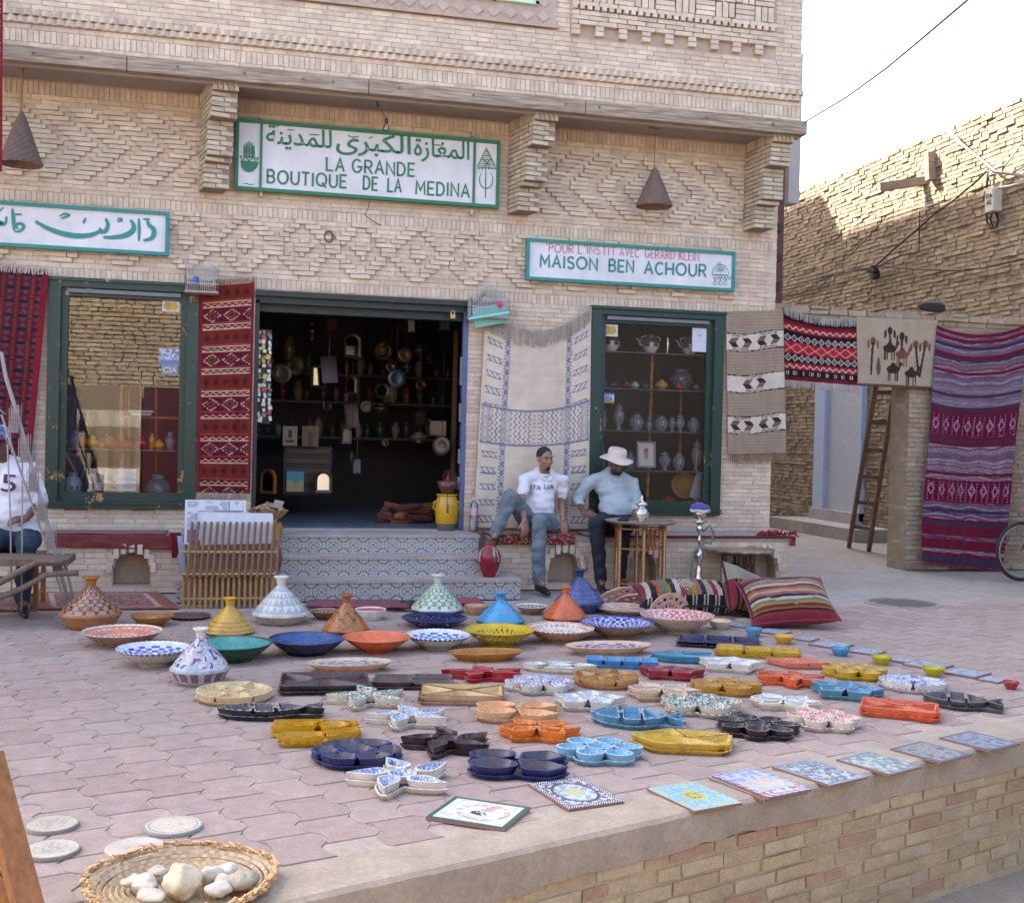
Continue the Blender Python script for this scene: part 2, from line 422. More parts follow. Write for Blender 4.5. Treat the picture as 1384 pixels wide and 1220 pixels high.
bs = Bricks('terrace', M['oldbrick'], BC, .045); fc = Face(bs, E0, ED, EN)
for i in range(8):
    z1 = -.135-i*.066
    x = -6+random.uniform(0, .2)
    while x < 6:
        l = random.choice((.24, .26, .25, .13)); fc.put(x, x+l, z1-.066, z1, random.uniform(-.006, .004), .1, .016); x += l
bs.done(cap, limit=200)
# interlocking pavers
PC = [hsv((.352, .264, .226), k) for k in (.92, .96, 1.0, 1.04, 1.08)]+[(.35, .26, .23), (.36, .285, .24)]
pav = bpy.data.objects.new('paving', None); COL.objects.link(pav); pav['kind'] = 'structure'; pav.location = (0, 0, 0)
pa = math.radians(17.5); PU = Vector((math.cos(pa), math.sin(pa), 0)); PV = Vector((-math.sin(pa), math.cos(pa), 0))
PWD, PLN = .215, .27
def wav(t): return max(-1, min(1, 1.7*math.sin(t*2*PI)))
def pmesh(c, sg=1):
    out = []; nn = 10
    for i in range(nn+1):
        t = i/nn; out.append((PWD/2-.005+.022*sg*wav(t), (t-.5)*(PLN-.010)))
    for i in range(nn, -1, -1):
        t = i/nn; out.append((-PWD/2+.005+.022*sg*wav(t), (t-.5)*(PLN-.010)))
    n = len(out); V = [(x, y, -.03) for x, y in out]+[(x, y, -.004) for x, y in out]+[(x*.982, y*.986, 0) for x, y in out]
    F = [(i, (i+1) % n, n+(i+1) % n, n+i) for i in range(n)]+[(n+i, n+(i+1) % n, 2*n+(i+1) % n, 2*n+i) for i in range(n)]
    h = nn+1
    F += [(2*n+i, 2*n+i+1, 2*n+n-2-i, 2*n+n-1-i) for i in range(nn)]
    return V, F
pm = []
for c, sg in [(c, g_) for g_ in (1, -1) for c in PC]:
    V, F = pmesh(c, sg); me = bpy.data.meshes.new('paver'); me.from_pydata(V, [], [f[::-1] if False else f for f in F]); me.materials.append(M['paver'])
    ca = me.color_attributes.new('Col', 'FLOAT_COLOR', 'CORNER'); nl = len(me.loops); ca.data.foreach_set('color', np.tile(np.array([*c, 1.]), nl).astype(np.float32)); pm.append(me)
L = []
for i in range(-40, 60):
    for j in range(0, 70):
        c = PU*(i*PWD)+PV*(j*PLN+(i % 2)*PLN/2)
        d = (c-E0).dot(EN)
        if d > -.36 or c.y > 9.78 or c.x < -3.4 or c.x > 9.6 or c.y > 9.8 + 0*c.x: continue
        c.z = random.uniform(-.0012, .0008); q = proj(c); sc = 0
        if q and -60 < q[0] < PW+60 and -60 < q[1] < PH+80: sc = 1/q[2]**2
        L.append((sc, c, random.randrange(len(PC))+(i % 2)*len(PC), pa+random.uniform(-.012, .012)+(PI if random.random() < .0 else 0), (random.uniform(-.003, .003), random.uniform(-.003, .003))))
L.sort(key=lambda q: -q[0])
for s_, c, k, a, (tx, ty) in L[:300]:
    o = bpy.data.objects.new('paver', pm[k]); COL.objects.link(o); o.parent = pav; o.location = c; o.rotation_euler = (tx, ty, a)
V = []; F = []; C = []; b = 0
for s_, c, k, a, (tx, ty) in L[300:]:
    me = pm[k]; R = Euler((tx, ty, a)).to_matrix(); V += [tuple(R @ v.co+c) for v in me.vertices]
    for p in me.polygons: F.append([b+i for i in p.vertices]); C += [(*PC[k % len(PC)], 1.)]*len(p.vertices)
    b += len(me.vertices)
me = bpy.data.meshes.new('far_pavers'); me.from_pydata(V, [], F); me.materials.append(M['paver'])
ca = me.color_attributes.new('Col', 'FLOAT_COLOR', 'CORNER'); ca.data.foreach_set('color', np.array(C).ravel().astype(np.float32))
o = bpy.data.objects.new('far_pavers', me); COL.objects.link(o); o.parent = pav; o['kind'] = 'stuff'
# sandy joint bed just below the paver tops
mb = MB(); q = [edge(-6, .2), edge(9, .2), Vector((9.9, 9.9, 0)), Vector((-3.6, 9.9, 0)), Vector((-6, 4, 0))]
mb.add([(p.x, p.y, -.005) for p in q], [(0, 1, 2, 3, 4)], (.40, .325, .265)); mb.build('joint_sand', M['concrete'], kind='structure')
# kerb strip behind the pavers
mb = MB(); mb.box((-1.2, 9.87, -.02), (5.2, .16, .05), col=(.36, .32, .27)); mb.build('kerb', M['concrete'], kind='structure')
# manhole
mc = G(1220, 815, 0); mh = thing('manhole_cover', mc, 'round iron manhole cover set in the grey street near the alley', 'manhole cover')
mb = MB(); mb.lathe([(.36, -.01), (.36, .004), (.31, .006), (.31, -.002)], mc, 40, col=(.30, .27, .23)); mb.build('frame', M['concrete'], mh)
mb = MB(); mb.lathe([(.30, -.01), (.30, .003), (.0, .003)], mc, 40, col=(.16, .13, .11))
for i in range(-5, 6):
    for j in range(-5, 6):
        if i*i+j*j < 26: mb.box((mc.x+i*.05, mc.y+j*.05, .005), (.03, .03, .005), col=(.17, .14, .12))
mb.build('lid', M['col'], mh)
# ------------------------------------------------------------------ the shop house
YF, YO = 11.5, 10.85
WL = (-1.70, -.34, .74, 2.88); DR = (.19, 2.31, .54, 2.89); WR = (3.62, 5.11, .72, 2.88)
HOL = [WL, DR, WR]; X1 = 5.72; X0 = -3.6
house = thing('shop_house', (2, YF, 0), 'pale brick two-storey shop house with overhanging carved brick upper floor', 'building')
mb = MB(); wall_slab(mb, X0, X1-.006, 0, 4.9, YF+.005, YF+.3, HOL, MORT)
mb.box(((X0+5.6)/2, (YO+.005+YF+.3)/2, 8.45+.02), (5.615-X0, YF+.3-YO-.005, 7.3-.04), col=MORT)      # upper floors, their unseen height raised to shade terrace and alley wall
mb.box((X1-.15, 18, 6.05), (.27, 12.4, 12.1), col=MORT); mb.box(((X0+X1)/2, 24.1, 6), (X1-X0, .3, 12), col=MORT); mb.box((X0+.15, 18, 6), (.3, 12, 12), col=MORT)
mb.box(((X0+X1)/2, 17.8, 11.9), (X1-X0-.6, 12, .2), col=MORT)
mb.build('wall', M['brick'], house)
mb = MB(); mb.box((.4, 31, 6.7), (10, 11, 13.4), col=(.42, .34, .26)); o = mb.build('rear_block', M['brick']); tag(o, 'plain taller block rising behind the shop house', 'building')
bs = Bricks('facade', M['brick'], FCOL, .05); fc = Face(bs, (0, YF, 0), (1, 0, 0), (0, -1, 0))
def soldier(f, x0, x1, z0, z1, holes=(), proud=0.): f.course(x0, x1, z0, z1, .048, 0, holes, proud, .08, .008)
fc.stretch(X0, X1, 0, 2.90, holes=HOL, jit=.08)
soldier(fc, X0, X1, 2.90, 3.0, HOL); fc.stretch(X0, X1, 3.0, 3.05)
cxs, per, zc_, hz = .08, .562, 3.335, .285
def dia(x, z):
    dx = abs((x-cxs+per/2) % per-per/2)/(per/2); dz = abs(z-zc_)/hz; r = dx+dz
    return (.80 < r < 1.24) or r < .36
fc.relief(X0, 5.22, 3.05, 3.60, dia, L=.1, hi=.030); fc.stretch(5.22, X1, 3.05, 3.60)
soldier(fc, X0, X1, 3.60, 3.70); fc.stretch(X0, X1, 3.70, 3.83)
def chev(c0, sgn):
    def f(x, z):
        q = ((abs(x-c0)*sgn+abs(z-4.16)*1.05) % .30); return q < .19
    return f
fc.relief(X0, -.2, 3.83, 4.50, chev(-3.9, 1), L=.1, hi=.030)
fc.stretch(-.2, 2.7, 3.83, 4.50)
fc.relief(2.7, 5.3, 3.83, 4.50, chev(4.12, 1), L=.1, hi=.030); fc.stretch(5.3, X1, 3.83, 4.50)
fc.stretch(X0, X1, 4.5, 4.6); soldier(fc, X0, X1, 4.60, 4.72)
fs = Face(bs, (X1, YF, 0), (0, 1, 0), (1, 0, 0)); fs.stretch(0, 1.6, 0, 4.72, jit=.08)
# upper front
fu = Face(bs, (0, YO, 0), (1, 0, 0), (0, -1, 0)); XR = 5.62
fu.stretch(X0, XR, 4.835, 4.875); soldier(fu, X0, XR, 4.875, 4.985); fu.stretch(X0, XR, 4.985, 5.03)
for k in range(2):
    z = 5.035+k*.062; x = X0+k*.04
    while x < XR-.02:
        fu.put(x, x+.062, z, z+.052, .045, .1, .002, PI/4); x += .08
    fu.stretch(X0, XR, z+.046, z+.062, .016)
PNL = (3.13, 5.32); PW_ = (.12, 2.98, 5.50, 9)     # right relief panel; middle plaster panel
fu.stretch(X0, XR, 5.16, 7.2, holes=[PW_, (PNL[0], PNL[1], 5.46, 7.2)], jit=.05)
x = PNL[0]
while x < PNL[1]-.1:
    fu.put(x, x+.09, 5.46, 5.51, .05); fu.put(x, x+.09, 5.51, 5.56, .05); fu.put(x+.1, x+.24, 5.46, 5.56, -.02, .05); x += .243
fu.stretch(PNL[0], PNL[1], 5.56, 5.70, proud=.05)
x = PNL[0]
while x < PNL[1]-.03: fu.put(x, x+.05, 5.70, 5.745, .075, .1); x += .075
fu.stretch(PNL[0], PNL[1], 5.745, 5.79, proud=.05)
x = PNL[0]; k = 0
while x < PNL[1]-.2:
    for r in range(6):
        z = 5.79+r*.16
        if (k+r) % 2:
            for q in range(3): fu.put(x+q*.07, x+q*.07+.065, z, z+.155, .05)
        else:
            for q in range(3): fu.put(x, x+.21, z+q*.052, z+q*.052+.05, .05)
    x += .215; k += 1
bs.done(house, rest='small_bricks')
# plaster panel with raised lozenges round a window
mb = MB(); mb.box(((PW_[0]+PW_[1])/2, YO+.02, 6.6), (PW_[1]-PW_[0], .06, 2.2), col=(.46, .35, .30)); mb.box(((PW_[0]+PW_[1])/2, YO-.012, 5.515), (PW_[1]-PW_[0]+.06, .05, .03), col=(.46, .34, .28)); mb.build('plaster_panel', M['brick'], house)
mb = MB(); x = PW_[0]+.1; k = 0
for r in range(12):
    for q in range(18):
        cx = PW_[0]+.09+q*.165+(r % 2)*.0825; cz = 5.6+r*.07
        if cx > PW_[1]-.08 or (1.75 < cx < 2.85 and cz > 5.64): continue
        P = [(cx-.076, cz), (cx, cz-.06), (cx+.076, cz), (cx, cz+.06)]
        V = [(a_, YO-.0105, b_) for a_, b_ in P]+[(cx+(a_-cx)*.8, YO-.024, cz+(b_-cz)*.8) for a_, b_ in P]
        mb.add(V, [(0, 1, 5, 4), (1, 2, 6, 5), (2, 3, 7, 6), (3, 0, 4, 7), (4, 5, 6, 7)], (.50, .385, .33))
mb.build('lozenge_relief', M['brick'], house, kind='stuff')
mb = MB(); mb.box((2.3, YO-.02, 5.72), (1.0, .06, .035), col=rgb('#b9d2b4')); mb.box((1.82, YO-.02, 6.3), (.035, .06, 1.2), col=rgb('#b9d2b4')); mb.box((2.78, YO-.02, 6.3), (.035, .06, 1.2), col=rgb('#b9d2b4')); mb.box((2.36, YO-.015, 6.3), (.03, .05, 1.2), col=rgb('#2b4a33'))
w_ = mb.build('upper_window', M['col'], house); mb = MB(); mb.box((2.3, YO-.012, 6.3), (.94, .02, 1.16), col=(.1, .12, .1)); mb.build('pane', M['gloss'], w_)
# wooden edge beam in four lengths, soffit, drip
cuts = [X0, A(172, 90, YO).x, A(498, 110, YO).x, A(790, 140, YO).x, 5.68]
for i, (p, q) in enumerate(zip(cuts, cuts[1:])):
    mb = MB(); n = 14; V = []; F = []
    for k in range(n+1):
        x = p+.004+(q-p-.008)*k/n; a = noise.noise((x*1.5, i, 0))*.008; b = noise.noise((x*3, i, 4))*.006
        V += [(x, YO-.045+b, 4.695+a*.6), (x, YO-.045+b, 4.828+a), (x, YO+.1, 4.828+a), (x, YO+.1, 4.695+a*.6)]
    for k in range(n):
        for e in range(4): F.append((k*4+e, (k+1)*4+e, (k+1)*4+(e+1) % 4, k*4+(e+1) % 4))
    F += [(0, 1, 2, 3), (n*4+3, n*4+2, n*4+1, n*4)]
    mb.add(V, F); mb.build('edge_beam', M['beam'], house)
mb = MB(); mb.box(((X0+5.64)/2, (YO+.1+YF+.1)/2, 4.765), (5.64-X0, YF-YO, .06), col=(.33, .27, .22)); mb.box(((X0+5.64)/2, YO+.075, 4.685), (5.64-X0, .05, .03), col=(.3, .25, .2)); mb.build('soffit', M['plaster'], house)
mb = MB()
for i, x in enumerate([45, 110, 240, 330, 410, 450, 540, 640, 765, 810, 955, 1045]):
    c = A(x, 66+x*.104, YO-.05); mb.box((c.x, YO-.048, 4.77), (.02, .015, .02), col=(.12, .12, .13))
mb.build('bolt_heads', M['col'], house, kind='stuff')
# brackets
BCOL = [hsv((.52, .43, .32), k) for k in (.85, .95, 1.05, 1.15)]
def bracket(xc0, xc1, sk=.13):
    root = bpy.data.objects.new('bracket', None); COL.objects.link(root); root.parent = house; root.location = (0, 0, 0)
    b2 = Bricks('bracket', M['brick'], BCOL, .04); core = MB()
    x0, x1 = xc0, xc1; wd = x1-x0
    rows = [(4.625, 4.735, 10.90)]
    z = 4.625; k = 0
    while z > 3.82:
        yf = 10.955 if z > 4.44 else 11.03 if z > 4.40 else 11.10 if z > 4.09 else 11.17 if z > 4.05 else 11.25
        if 4.44 < z <= 4.47: yf = 10.97
        rows.append((z-.046, z, yf)); z -= .046
    for i, (a, b, yf) in enumerate(rows):
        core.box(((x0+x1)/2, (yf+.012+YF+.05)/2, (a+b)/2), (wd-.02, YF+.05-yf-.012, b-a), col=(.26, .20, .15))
        if i == 0:
            n = 5
            for q in range(n): b2.add((x0+wd*(q+.5)/n, yf+.05, (a+b)/2), (wd/n-.012, .1, b-a-.01))
            y = yf+.1
            while y < YF-.01: b2.add((x0+.04, y+.024, (a+b)/2), (.08, .04, b-a-.01)); b2.add((x1-.04, y+.024, (a+b)/2), (.08, .04, b-a-.01)); y += .05
        else:
            sp = .1 if i % 2 else .2
            if i % 2: b2.add(((x0+x1)/2, yf+.05, (a+b)/2), (wd-.002, .1, b-a-.011))
            else:
                for q in (0, 1): b2.add((x0+wd*(q+.5)/2, yf+.05, (a+b)/2), (wd/2-.011, .1, b-a-.011))
            y = yf+.1+.006
            while y < YF-.02:
                l = min(.19 if y > yf+.2 or i % 2 else .1, YF-y)
                for xx in (x0+.045, x1-.045): b2.add((xx, y+l/2, (a+b)/2), (.09, l-.01, b-a-.011))
                y += l
    core.v = [(v[0]+sk*(YF-v[1]-.3)/.6, v[1], v[2]) for v in core.v]
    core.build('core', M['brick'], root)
    b2.B = [(Vector((q[0].x+sk*(YF-q[0].y-.3)/.6, q[0].y, q[0].z)), q[1], math.atan(sk/.6), q[3]) for q in b2.B]
    b2.done(root)
b1 = -.31; bracket(b1, b1+.24)
q0 = A(722, 152, 10.9).x; bracket(q0-.05, q0+.19)
q0 = A(1043, 195, 10.9).x; bracket(q0-.0, q0+.24, .04)
# ------------------------------------------------------------------ joinery: shop windows and door opening
def frame_window(W_, name):
    x0, x1, z0, z1 = W_
    f = bpy.data.objects.new(name, None); COL.objects.link(f); f.parent = house
    mb = MB(); y = YF-.03
    mb.box((x0+.055, y+.05, (z0+z1)/2), (.11, .14, z1-z0)); mb.box((x1-.055, y+.05, (z0+z1)/2), (.11, .14, z1-z0))
    mb.box(((x0+x1)/2, y+.05, z1-.03), (x1-x0-.22, .14, .06)); mb.box(((x0+x1)/2, y+.05, z0+.03), (x1-x0-.22, .15, .06)); mb.box(((x0+x1)/2, y-.01, z0+.055), (x1-x0+.02, .06, .02)); mb.box(((x0+x1)/2, y-.005, z1+.012), (x1-x0+.03, .08, .03))
    mb.build('frame', M['green'], f)
    mb = MB(); i0, i1, j0, j1 = x0+.11, x1-.11, z0+.06, z1-.06; y = YF+.03
    for c, d in (((i0+.03, y, (j0+j1)/2), (.06, .05, j1-j0)), ((i1-.03, y, (j0+j1)/2), (.06, .05, j1-j0)), (((i0+i1)/2, y, j1-.04), (i1-i0-.12, .05, .08)), (((i0+i1)/2, y, j0+.045), (i1-i0-.12, .05, .09))): mb.box(c, d)
    mb.build('sash', M['green'], f)
    mb = MB(); mb.box(((i0+i1)/2, YF-.012, j1-.03), (i1-i0-.12, .04, .035), col=(.16, .16, .17)); mb.build('shutter_rail', M['col'], f)
    mb = MB(); mb.box(((x0+x1)/2, y+.012, (z0+z1)/2), (i1-i0-.1, .006, j1-j0-.1)); mb.build('pane', M['glass'], f)
    mb = MB(); 
    for zz in (z0+.045, z0+.13, z1-.55):
        for xx in (x0+.05, x1-.05): mb.lathe([(.011, 0), (.011, .006), (0, .006)], (0, 0, 0), 8, col=(.15, .13, .11)) if False else mb.box((xx, YF-.035, zz), (.018, .014, .018), col=(.10, .08, .06))
    mb.build('screws', M['col'], f, kind='stuff')
frame_window(WL, 'window'); frame_window(WR, 'window')
mb = MB(); x0, x1, z0, z1 = DR
mb.box(((x0+x1)/2, YF+.02, z1-.035), (x1-x0, .16, .05)); mb.box(((x0+x1)/2, YF+.08, z1-.09), (x1-x0, .16, .07)); mb.box(((x0+x1)/2, YF+.16, z1-.16), (x1-x0, .14, .08)); mb.box((x0+.02, YF+.1, (z0+z1)/2), (.04, .2, z1-z0-.2)); mb.build('shutter_box', M['dkgreen'], house)
# blue tiled reveal on the right of the doorway
mb = MB(); n = 40
for i in range(n):
    for j in range(4):
        z = z0+(z1-.12-z0)*i/n; h = (z1-.12-z0)/n; k = random.random()
        c = mixc((.035, .06, .20), (.16, .20, .38), k*.8)
        mb.box((x1-.005, YF+.01+.065*j+.032, z+h/2), (.012, .06, h-.006), col=c)
mb.box((x1-.025, YF-.002, (z0+z1-.12)/2), (.05, .012, z1-z0-.12), col=(.045, .07, .20)); mb.build('blue_tile_reveal', M['gloss'], house)
# framed panels on the reveal (4 small frames)
for z, h in ((2.18, .36), (1.75, .26), (1.3, .22), (1.02, .2)):
    mb = MB(); mb.box((x1-.02, YF+.13, z), (.03, .14, h), col=(.03, .03, .03)); mb.box((x1-.037, YF+.13, z), (.006, .09, h-.07), col=(.4, .4, .38)); o = mb.build('hanging_picture', M['gloss'])
    tag(o, {2.18: 'tall narrow black frame, highest on the blue tiled door jamb', 1.75: 'small black frame, second from the top on the blue door jamb', 1.3: 'small frame with pale mount, third down on the blue door jamb', 1.02: 'lowest small frame on the blue tiled door jamb'}[z], 'frame')
# padlock
c = A(612, 425, YF-.02); pl = thing('padlock', c, 'small brass padlock hanging at the top right of the shop doorway', 'padlock'); mb = MB(); mb.box(c+Vector((0, 0, -.02)), (.05, .02, .04), col=(.45, .30, .10)); mb.build('lock_body', M['gloss'], pl); mb = MB(); mb.tube([c+Vector((-.017, 0, 0)), c+Vector((-.017, 0, .03)), c+Vector((0, 0, .045)), c+Vector((.017, 0, .03)), c+Vector((.017, 0, 0))], .004); mb.build('shackle', M['metal'], pl)
# ------------------------------------------------------------------ shop interior
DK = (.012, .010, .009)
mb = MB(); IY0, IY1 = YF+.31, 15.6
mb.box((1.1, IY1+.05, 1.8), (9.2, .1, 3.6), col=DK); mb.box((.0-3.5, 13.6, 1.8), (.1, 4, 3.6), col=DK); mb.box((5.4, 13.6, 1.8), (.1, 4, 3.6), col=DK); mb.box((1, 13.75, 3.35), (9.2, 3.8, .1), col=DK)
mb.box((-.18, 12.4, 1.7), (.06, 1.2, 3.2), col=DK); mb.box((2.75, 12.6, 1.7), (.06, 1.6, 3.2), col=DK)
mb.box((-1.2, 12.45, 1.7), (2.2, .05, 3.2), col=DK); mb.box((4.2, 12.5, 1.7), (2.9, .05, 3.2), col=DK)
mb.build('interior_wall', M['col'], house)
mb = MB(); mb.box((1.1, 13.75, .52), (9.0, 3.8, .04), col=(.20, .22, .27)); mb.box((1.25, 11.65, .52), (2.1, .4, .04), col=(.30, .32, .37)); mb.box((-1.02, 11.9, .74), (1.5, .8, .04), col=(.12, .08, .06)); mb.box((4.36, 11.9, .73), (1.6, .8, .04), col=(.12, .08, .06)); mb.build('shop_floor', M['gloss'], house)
# ------------------------------------------------------------------ neighbours (some added to block light), alley, street wall behind the photographer
NB = (.50, .38, .25)
mb = MB(); mb.box((-9.4, 17.6, 6), (11.5, 12.2, 12.1), col=NB); o = mb.build('left_shade_block', M['brick']); tag(o, 'plain tall brick block added out of view left of the shop house to block the sun', 'building')  # unseen block added to keep the sun off the left side
st = thing('street_house', (-4, -4.0, -.7), 'long low sunlit brick house facing the shops across the lower street', 'building')
mb = MB(); mb.box((-4.5, -5.51, 2.2), (15, 2.9, 5.8), col=(.22, .15, .09)); mb.build('wall', M['brick'], st)
OBC = [hsv((.37, .295, .20), k) for k in (.84, .93, 1., 1.06, 1.12)]+[(.35, .26, .185)]
bs = Bricks('street', M['oldbrick'], [hsv(c, 1.15) for c in OBC], .1); fc = Face(bs, (0, -4.03, 0), (-1, 0, 0), (0, 1, 0))
fc.stretch(-3, 9, 1.2, 5.1, .10, .27, jit=.3, j=.022, relief=lambda x, z: random.uniform(0, .03)); bs.done(st, limit=0, rest='brickwork')
mb = MB(); mb.box((14.5, -3.1, 2), (16, 4, 5.4), col=(.02, .016, .013)); o = mb.build('dark_reflection_block', M['col']); tag(o, 'near-black block added across the lower street to darken the right window reflection', 'building')  # added block, near-black in place of shade, so the right window reflects dark
for x0, x1, cfn, lb in ((-5.6, -3.4, lambda u, v: (.012, .012, .02), 'black hanging cloth on the stall across the street'), (-3.35, -2.0, lambda u, v: (.50, .45, .36) if abs((v*2.2) % 1-.5) < .14 else (.25, .19, .13), 'brown banded rug on the stall across the street'), (-1.95, .6, lambda u, v: (.06, .01, .015), 'dark red rug on the stall across the street')):
    mb = MB(); V = []; F = []; C = []
    for j in range(17):
        for i in range(13): V.append((x0+(x1-x0)*i/12, -3.8+.04*math.sin(i*1.9+x0)*(j/16), 2.45-2.9*j/16))
    for j in range(16):
        for i in range(12): F.append((j*13+i, (j+1)*13+i, (j+1)*13+i+1, j*13+i+1)); C.append(cfn(i/12, j/16))
    mb.add(V, F, C); o = mb.build('stall_rug', M['cloth']); tag(o, lb, 'rug')
# alley wall (old rough brick), face towards -X at XA
XA = 10.3
aw = thing('alley_house', (XA, 15, 0), 'rough old brick house along the right side of the alley, sunlit along its top', 'building')
mb = MB(); mb.box((XA+1.6+.016, 15, 3.07), (3.2, 20, 6.2), col=(.26, .20, .14)); mb.build('wall', M['oldbrick'], aw)
bs = Bricks('alley', M['oldbrick'], OBC, .11, 4); fa = Face(bs, (XA, 0, 0), (0, -1, 0), (-1, 0, 0))
DY1, DY0 = AX(1106, 600, XA).y, AX(1170, 600, XA).y
DOORA = (-DY1, -DY0, 0, 2.9)
z = .0; k = 0
while z < 6.24:
    h = .067
    top_ = 6.24
    fa.course(-24.5, -10, z, z+h, .18, random.uniform(0, .17), [DOORA], random.uniform(-.006, .006), .12, .013, .3, relief=lambda x, z: random.uniform(-.012, .013))
    z += h
for i in range(70):
    y = -24.5+i*.21
    if random.random() < .55: fa.put(y, y+.2, 6.24, 6.24+random.choice((.05, .075)), random.uniform(-.03, .01), .14, .02)
bs.done(aw)
# door recess in the alley
ad = thing('alley_door', (XA, 19, 0), 'pale blue-white plastered doorway with a grey door in the alley behind the ladder', 'door')
y0, y1 = DY0, DY1
mb = MB(); mb.box((XA-.03, y1-.18, 1.6), (.12, .36, 2.7), col=(.42, .52, .68)); mb.box((XA-.03, y0+.05, 1.6), (.12, .1, 2.7), col=(.42, .52, .68)); mb.box((XA-.03, (y0+y1)/2, 2.92), (.14, y1-y0, .1), col=(.42, .50, .62)); mb.build('door_surround', M['col'], ad)
mb = MB(); mb.box((XA-.0, (y0+y1)/2-.12, 1.6), (.05, y1-y0-.4, 2.5), col=(.47, .50, .56)); mb.build('door_leaf', M['col'], ad)
mb = MB(); mb.box((XA-.0, (y0+y1)/2, .28), (.3, y1-y0, .2), col=(.42, .40, .38)); mb.box((XA-.3, (y0+y1)/2-.3, .09), (.9, 3.0, .2), col=(.40, .37, .34)); mb.build('doorstep', M['concrete'], ad)
# putlog beam, stub and its board
c = AX(1225, 247, XA); wb = thing('wall_beam', c, 'weathered timber sticking out high on the sunlit alley wall', 'beam')
mb = MB(); mb.bar(AX(1262, 243, XA+.1), A(1190, 253, AX(1262, 243, XA).y+.6), .1, .12); mb.build('timber', M['beam'], wb)
mb = MB(); mb.bar(AX(1258, 244, XA-.06), AX(1257, 207, XA-.06), .13, .1); mb.build('stub_post', M['beam'], wb)
# meter box, cables
c = AX(1343, 270, XA-.08); mbx = thing('meter_box', c, 'pale electric meter box with black numbers high on the alley wall', 'electric box')
mb = MB(); mb.box(c, (.14, .18, .34), col=(.52, .50, .42)); mb.box(c+Vector((-.073, 0, .1)), (.006, .14, .08), col=(.62, .60, .5)); mb.build('box', M['col'], mbx)
def text(s, loc, right, up, size, mat, parent=None, width=None, name='lettering', off=0.0, ext=.001, align='CENTER', shear=0, sp=1.0, scy=1.0):
    cu = bpy.data.curves.new(name, 'FONT'); cu.body = s; cu.size = size; cu.extrude = ext; cu.offset = off; cu.align_x = align; cu.align_y = 'CENTER'; cu.shear = shear; cu.space_character = sp
    cu.materials.append(mat); cu.resolution_u = 3
    o = bpy.data.objects.new(name, cu); me = evaluated_mesh(o); bpy.data.objects.remove(o)
    r = Vector(right).normalized(); u = Vector(up).normalized(); n = r.cross(u)
    m_ = Matrix.Identity(4)
    for i in range(3): m_[i][0] = r[i]; m_[i][1] = u[i]; m_[i][2] = n[i]
    xs = [v.co.x for v in me.vertices] or [0, 1]; sx = width/max(1e-6, max(xs)-min(xs)) if width else 1.0
    base = Vector(loc)-(wl(parent) if parent else Vector((0, 0, 0)))
    me.transform(m_ @ Matrix.Diagonal((sx, scy, 1, 1)))
    o = bpy.data.objects.new(name, me); COL.objects.link(o); o.location = base
    if parent: o.parent = parent
    return o
M['ink'] = simple('black_ink', (.02, .02, .02), .6, bump=0)
text('DA\nAS', c+Vector((-.078, 0, 0)), (0, -1, 0), (0, 0, 1), .09, M['ink'], mbx, off=.002)
mb = MB(); P = [AX(x, y, XA-.05) for x, y in ((1335, 228), (1334, 250), (1333, 280), (1334, 300), (1340, 309), (1347, 306), (1349, 298), (1347, 290))]; mb.tube(P, .016); P = [AX(x, y, XA-.05) for x, y in ((1347, 290), (1343, 284), (1338, 296), (1343, 308))]; mb.tube(P, .014); mb.build('coiled_cable', M['cable'], mbx, True)
def cable(pts, r, label, mat='cable', name='cable', group=None):
    mb = MB(); mb.tube(pts, r, 5); o = mb.build(name, M[mat], smooth=True); tag(o, label, 'cable', group); return o
Xc = XA-.07
cable([AX(x, y, Xc) for x, y in ((1043, 392), (1090, 380), (1150, 367), (1185, 360), (1240, 364), (1290, 366), (1330, 362), (1384, 350))], .012, 'long black cable running level across the shaded alley wall')
cable([AX(x, y, Xc) for x, y in ((1043, 396), (1100, 382), (1140, 368), (1178, 364), (1215, 346), (1242, 340), (1243, 285), (1258, 279), (1285, 270))], .009, 'thin cable bent up the alley wall from the connector')
cable([AX(x, y, Xc-.06) for x, y in ((1050, 365), (1110, 335), (1150, 310), (1185, 285))], .006, 'faint thin wire rising across the left of the alley wall')
cable([AX(x, y, Xc-.04) for x, y in ((1183, 360), (1210, 335), (1240, 310), (1262, 290), (1290, 270), (1320, 245), (1333, 232))], .014, 'black cable rising diagonally from the connector to the meter box')
cable([AX(x, y, Xc-.02) for x, y in ((1110, 375), (1150, 345), (1185, 308), (1200, 290))], .008, 'short thin cable slanting up the shaded alley wall')
mb = MB(); c = AX(1180, 367, Xc-.03)
for i in range(9): mb.box(c+Vector((random.uniform(-.03, .03), random.uniform(-.14, .14), random.uniform(-.12, .06))), (.07, .09, .06), Euler((random.random(), 0, 0)).to_matrix(), col=(.02, .02, .02))
o = mb.build('cable_connector', M['col']); tag(o, 'black cable connector where the wires meet on the alley wall', 'connector')
for i, (pts, lb) in enumerate((([(1280, 175), (1300, 195), (1325, 215), (1345, 232), (1384, 238)], 'white conduit running down to the insulators on the alley wall'), ([(1335, 232), (1360, 222), (1384, 190)], 'pale wire fanning up right of the meter box'), ([(1340, 235), (1365, 235), (1384, 225)], 'pale wire running level right of the meter box'), ([(1349, 254), (1365, 252), (1384, 247)], 'grey conduit leading right from the meter box'), ([(1243, 281), (1260, 277), (1275, 273)], 'short bright conduit on the sunlit edge below the timber'))):
    mb = MB(); mb.tube([AX(x, y, Xc-.05) for x, y in pts], .022 if i in (0, 3) else .012, 5); o = mb.build('conduit', M['wire'], smooth=True); tag(o, lb, 'conduit')
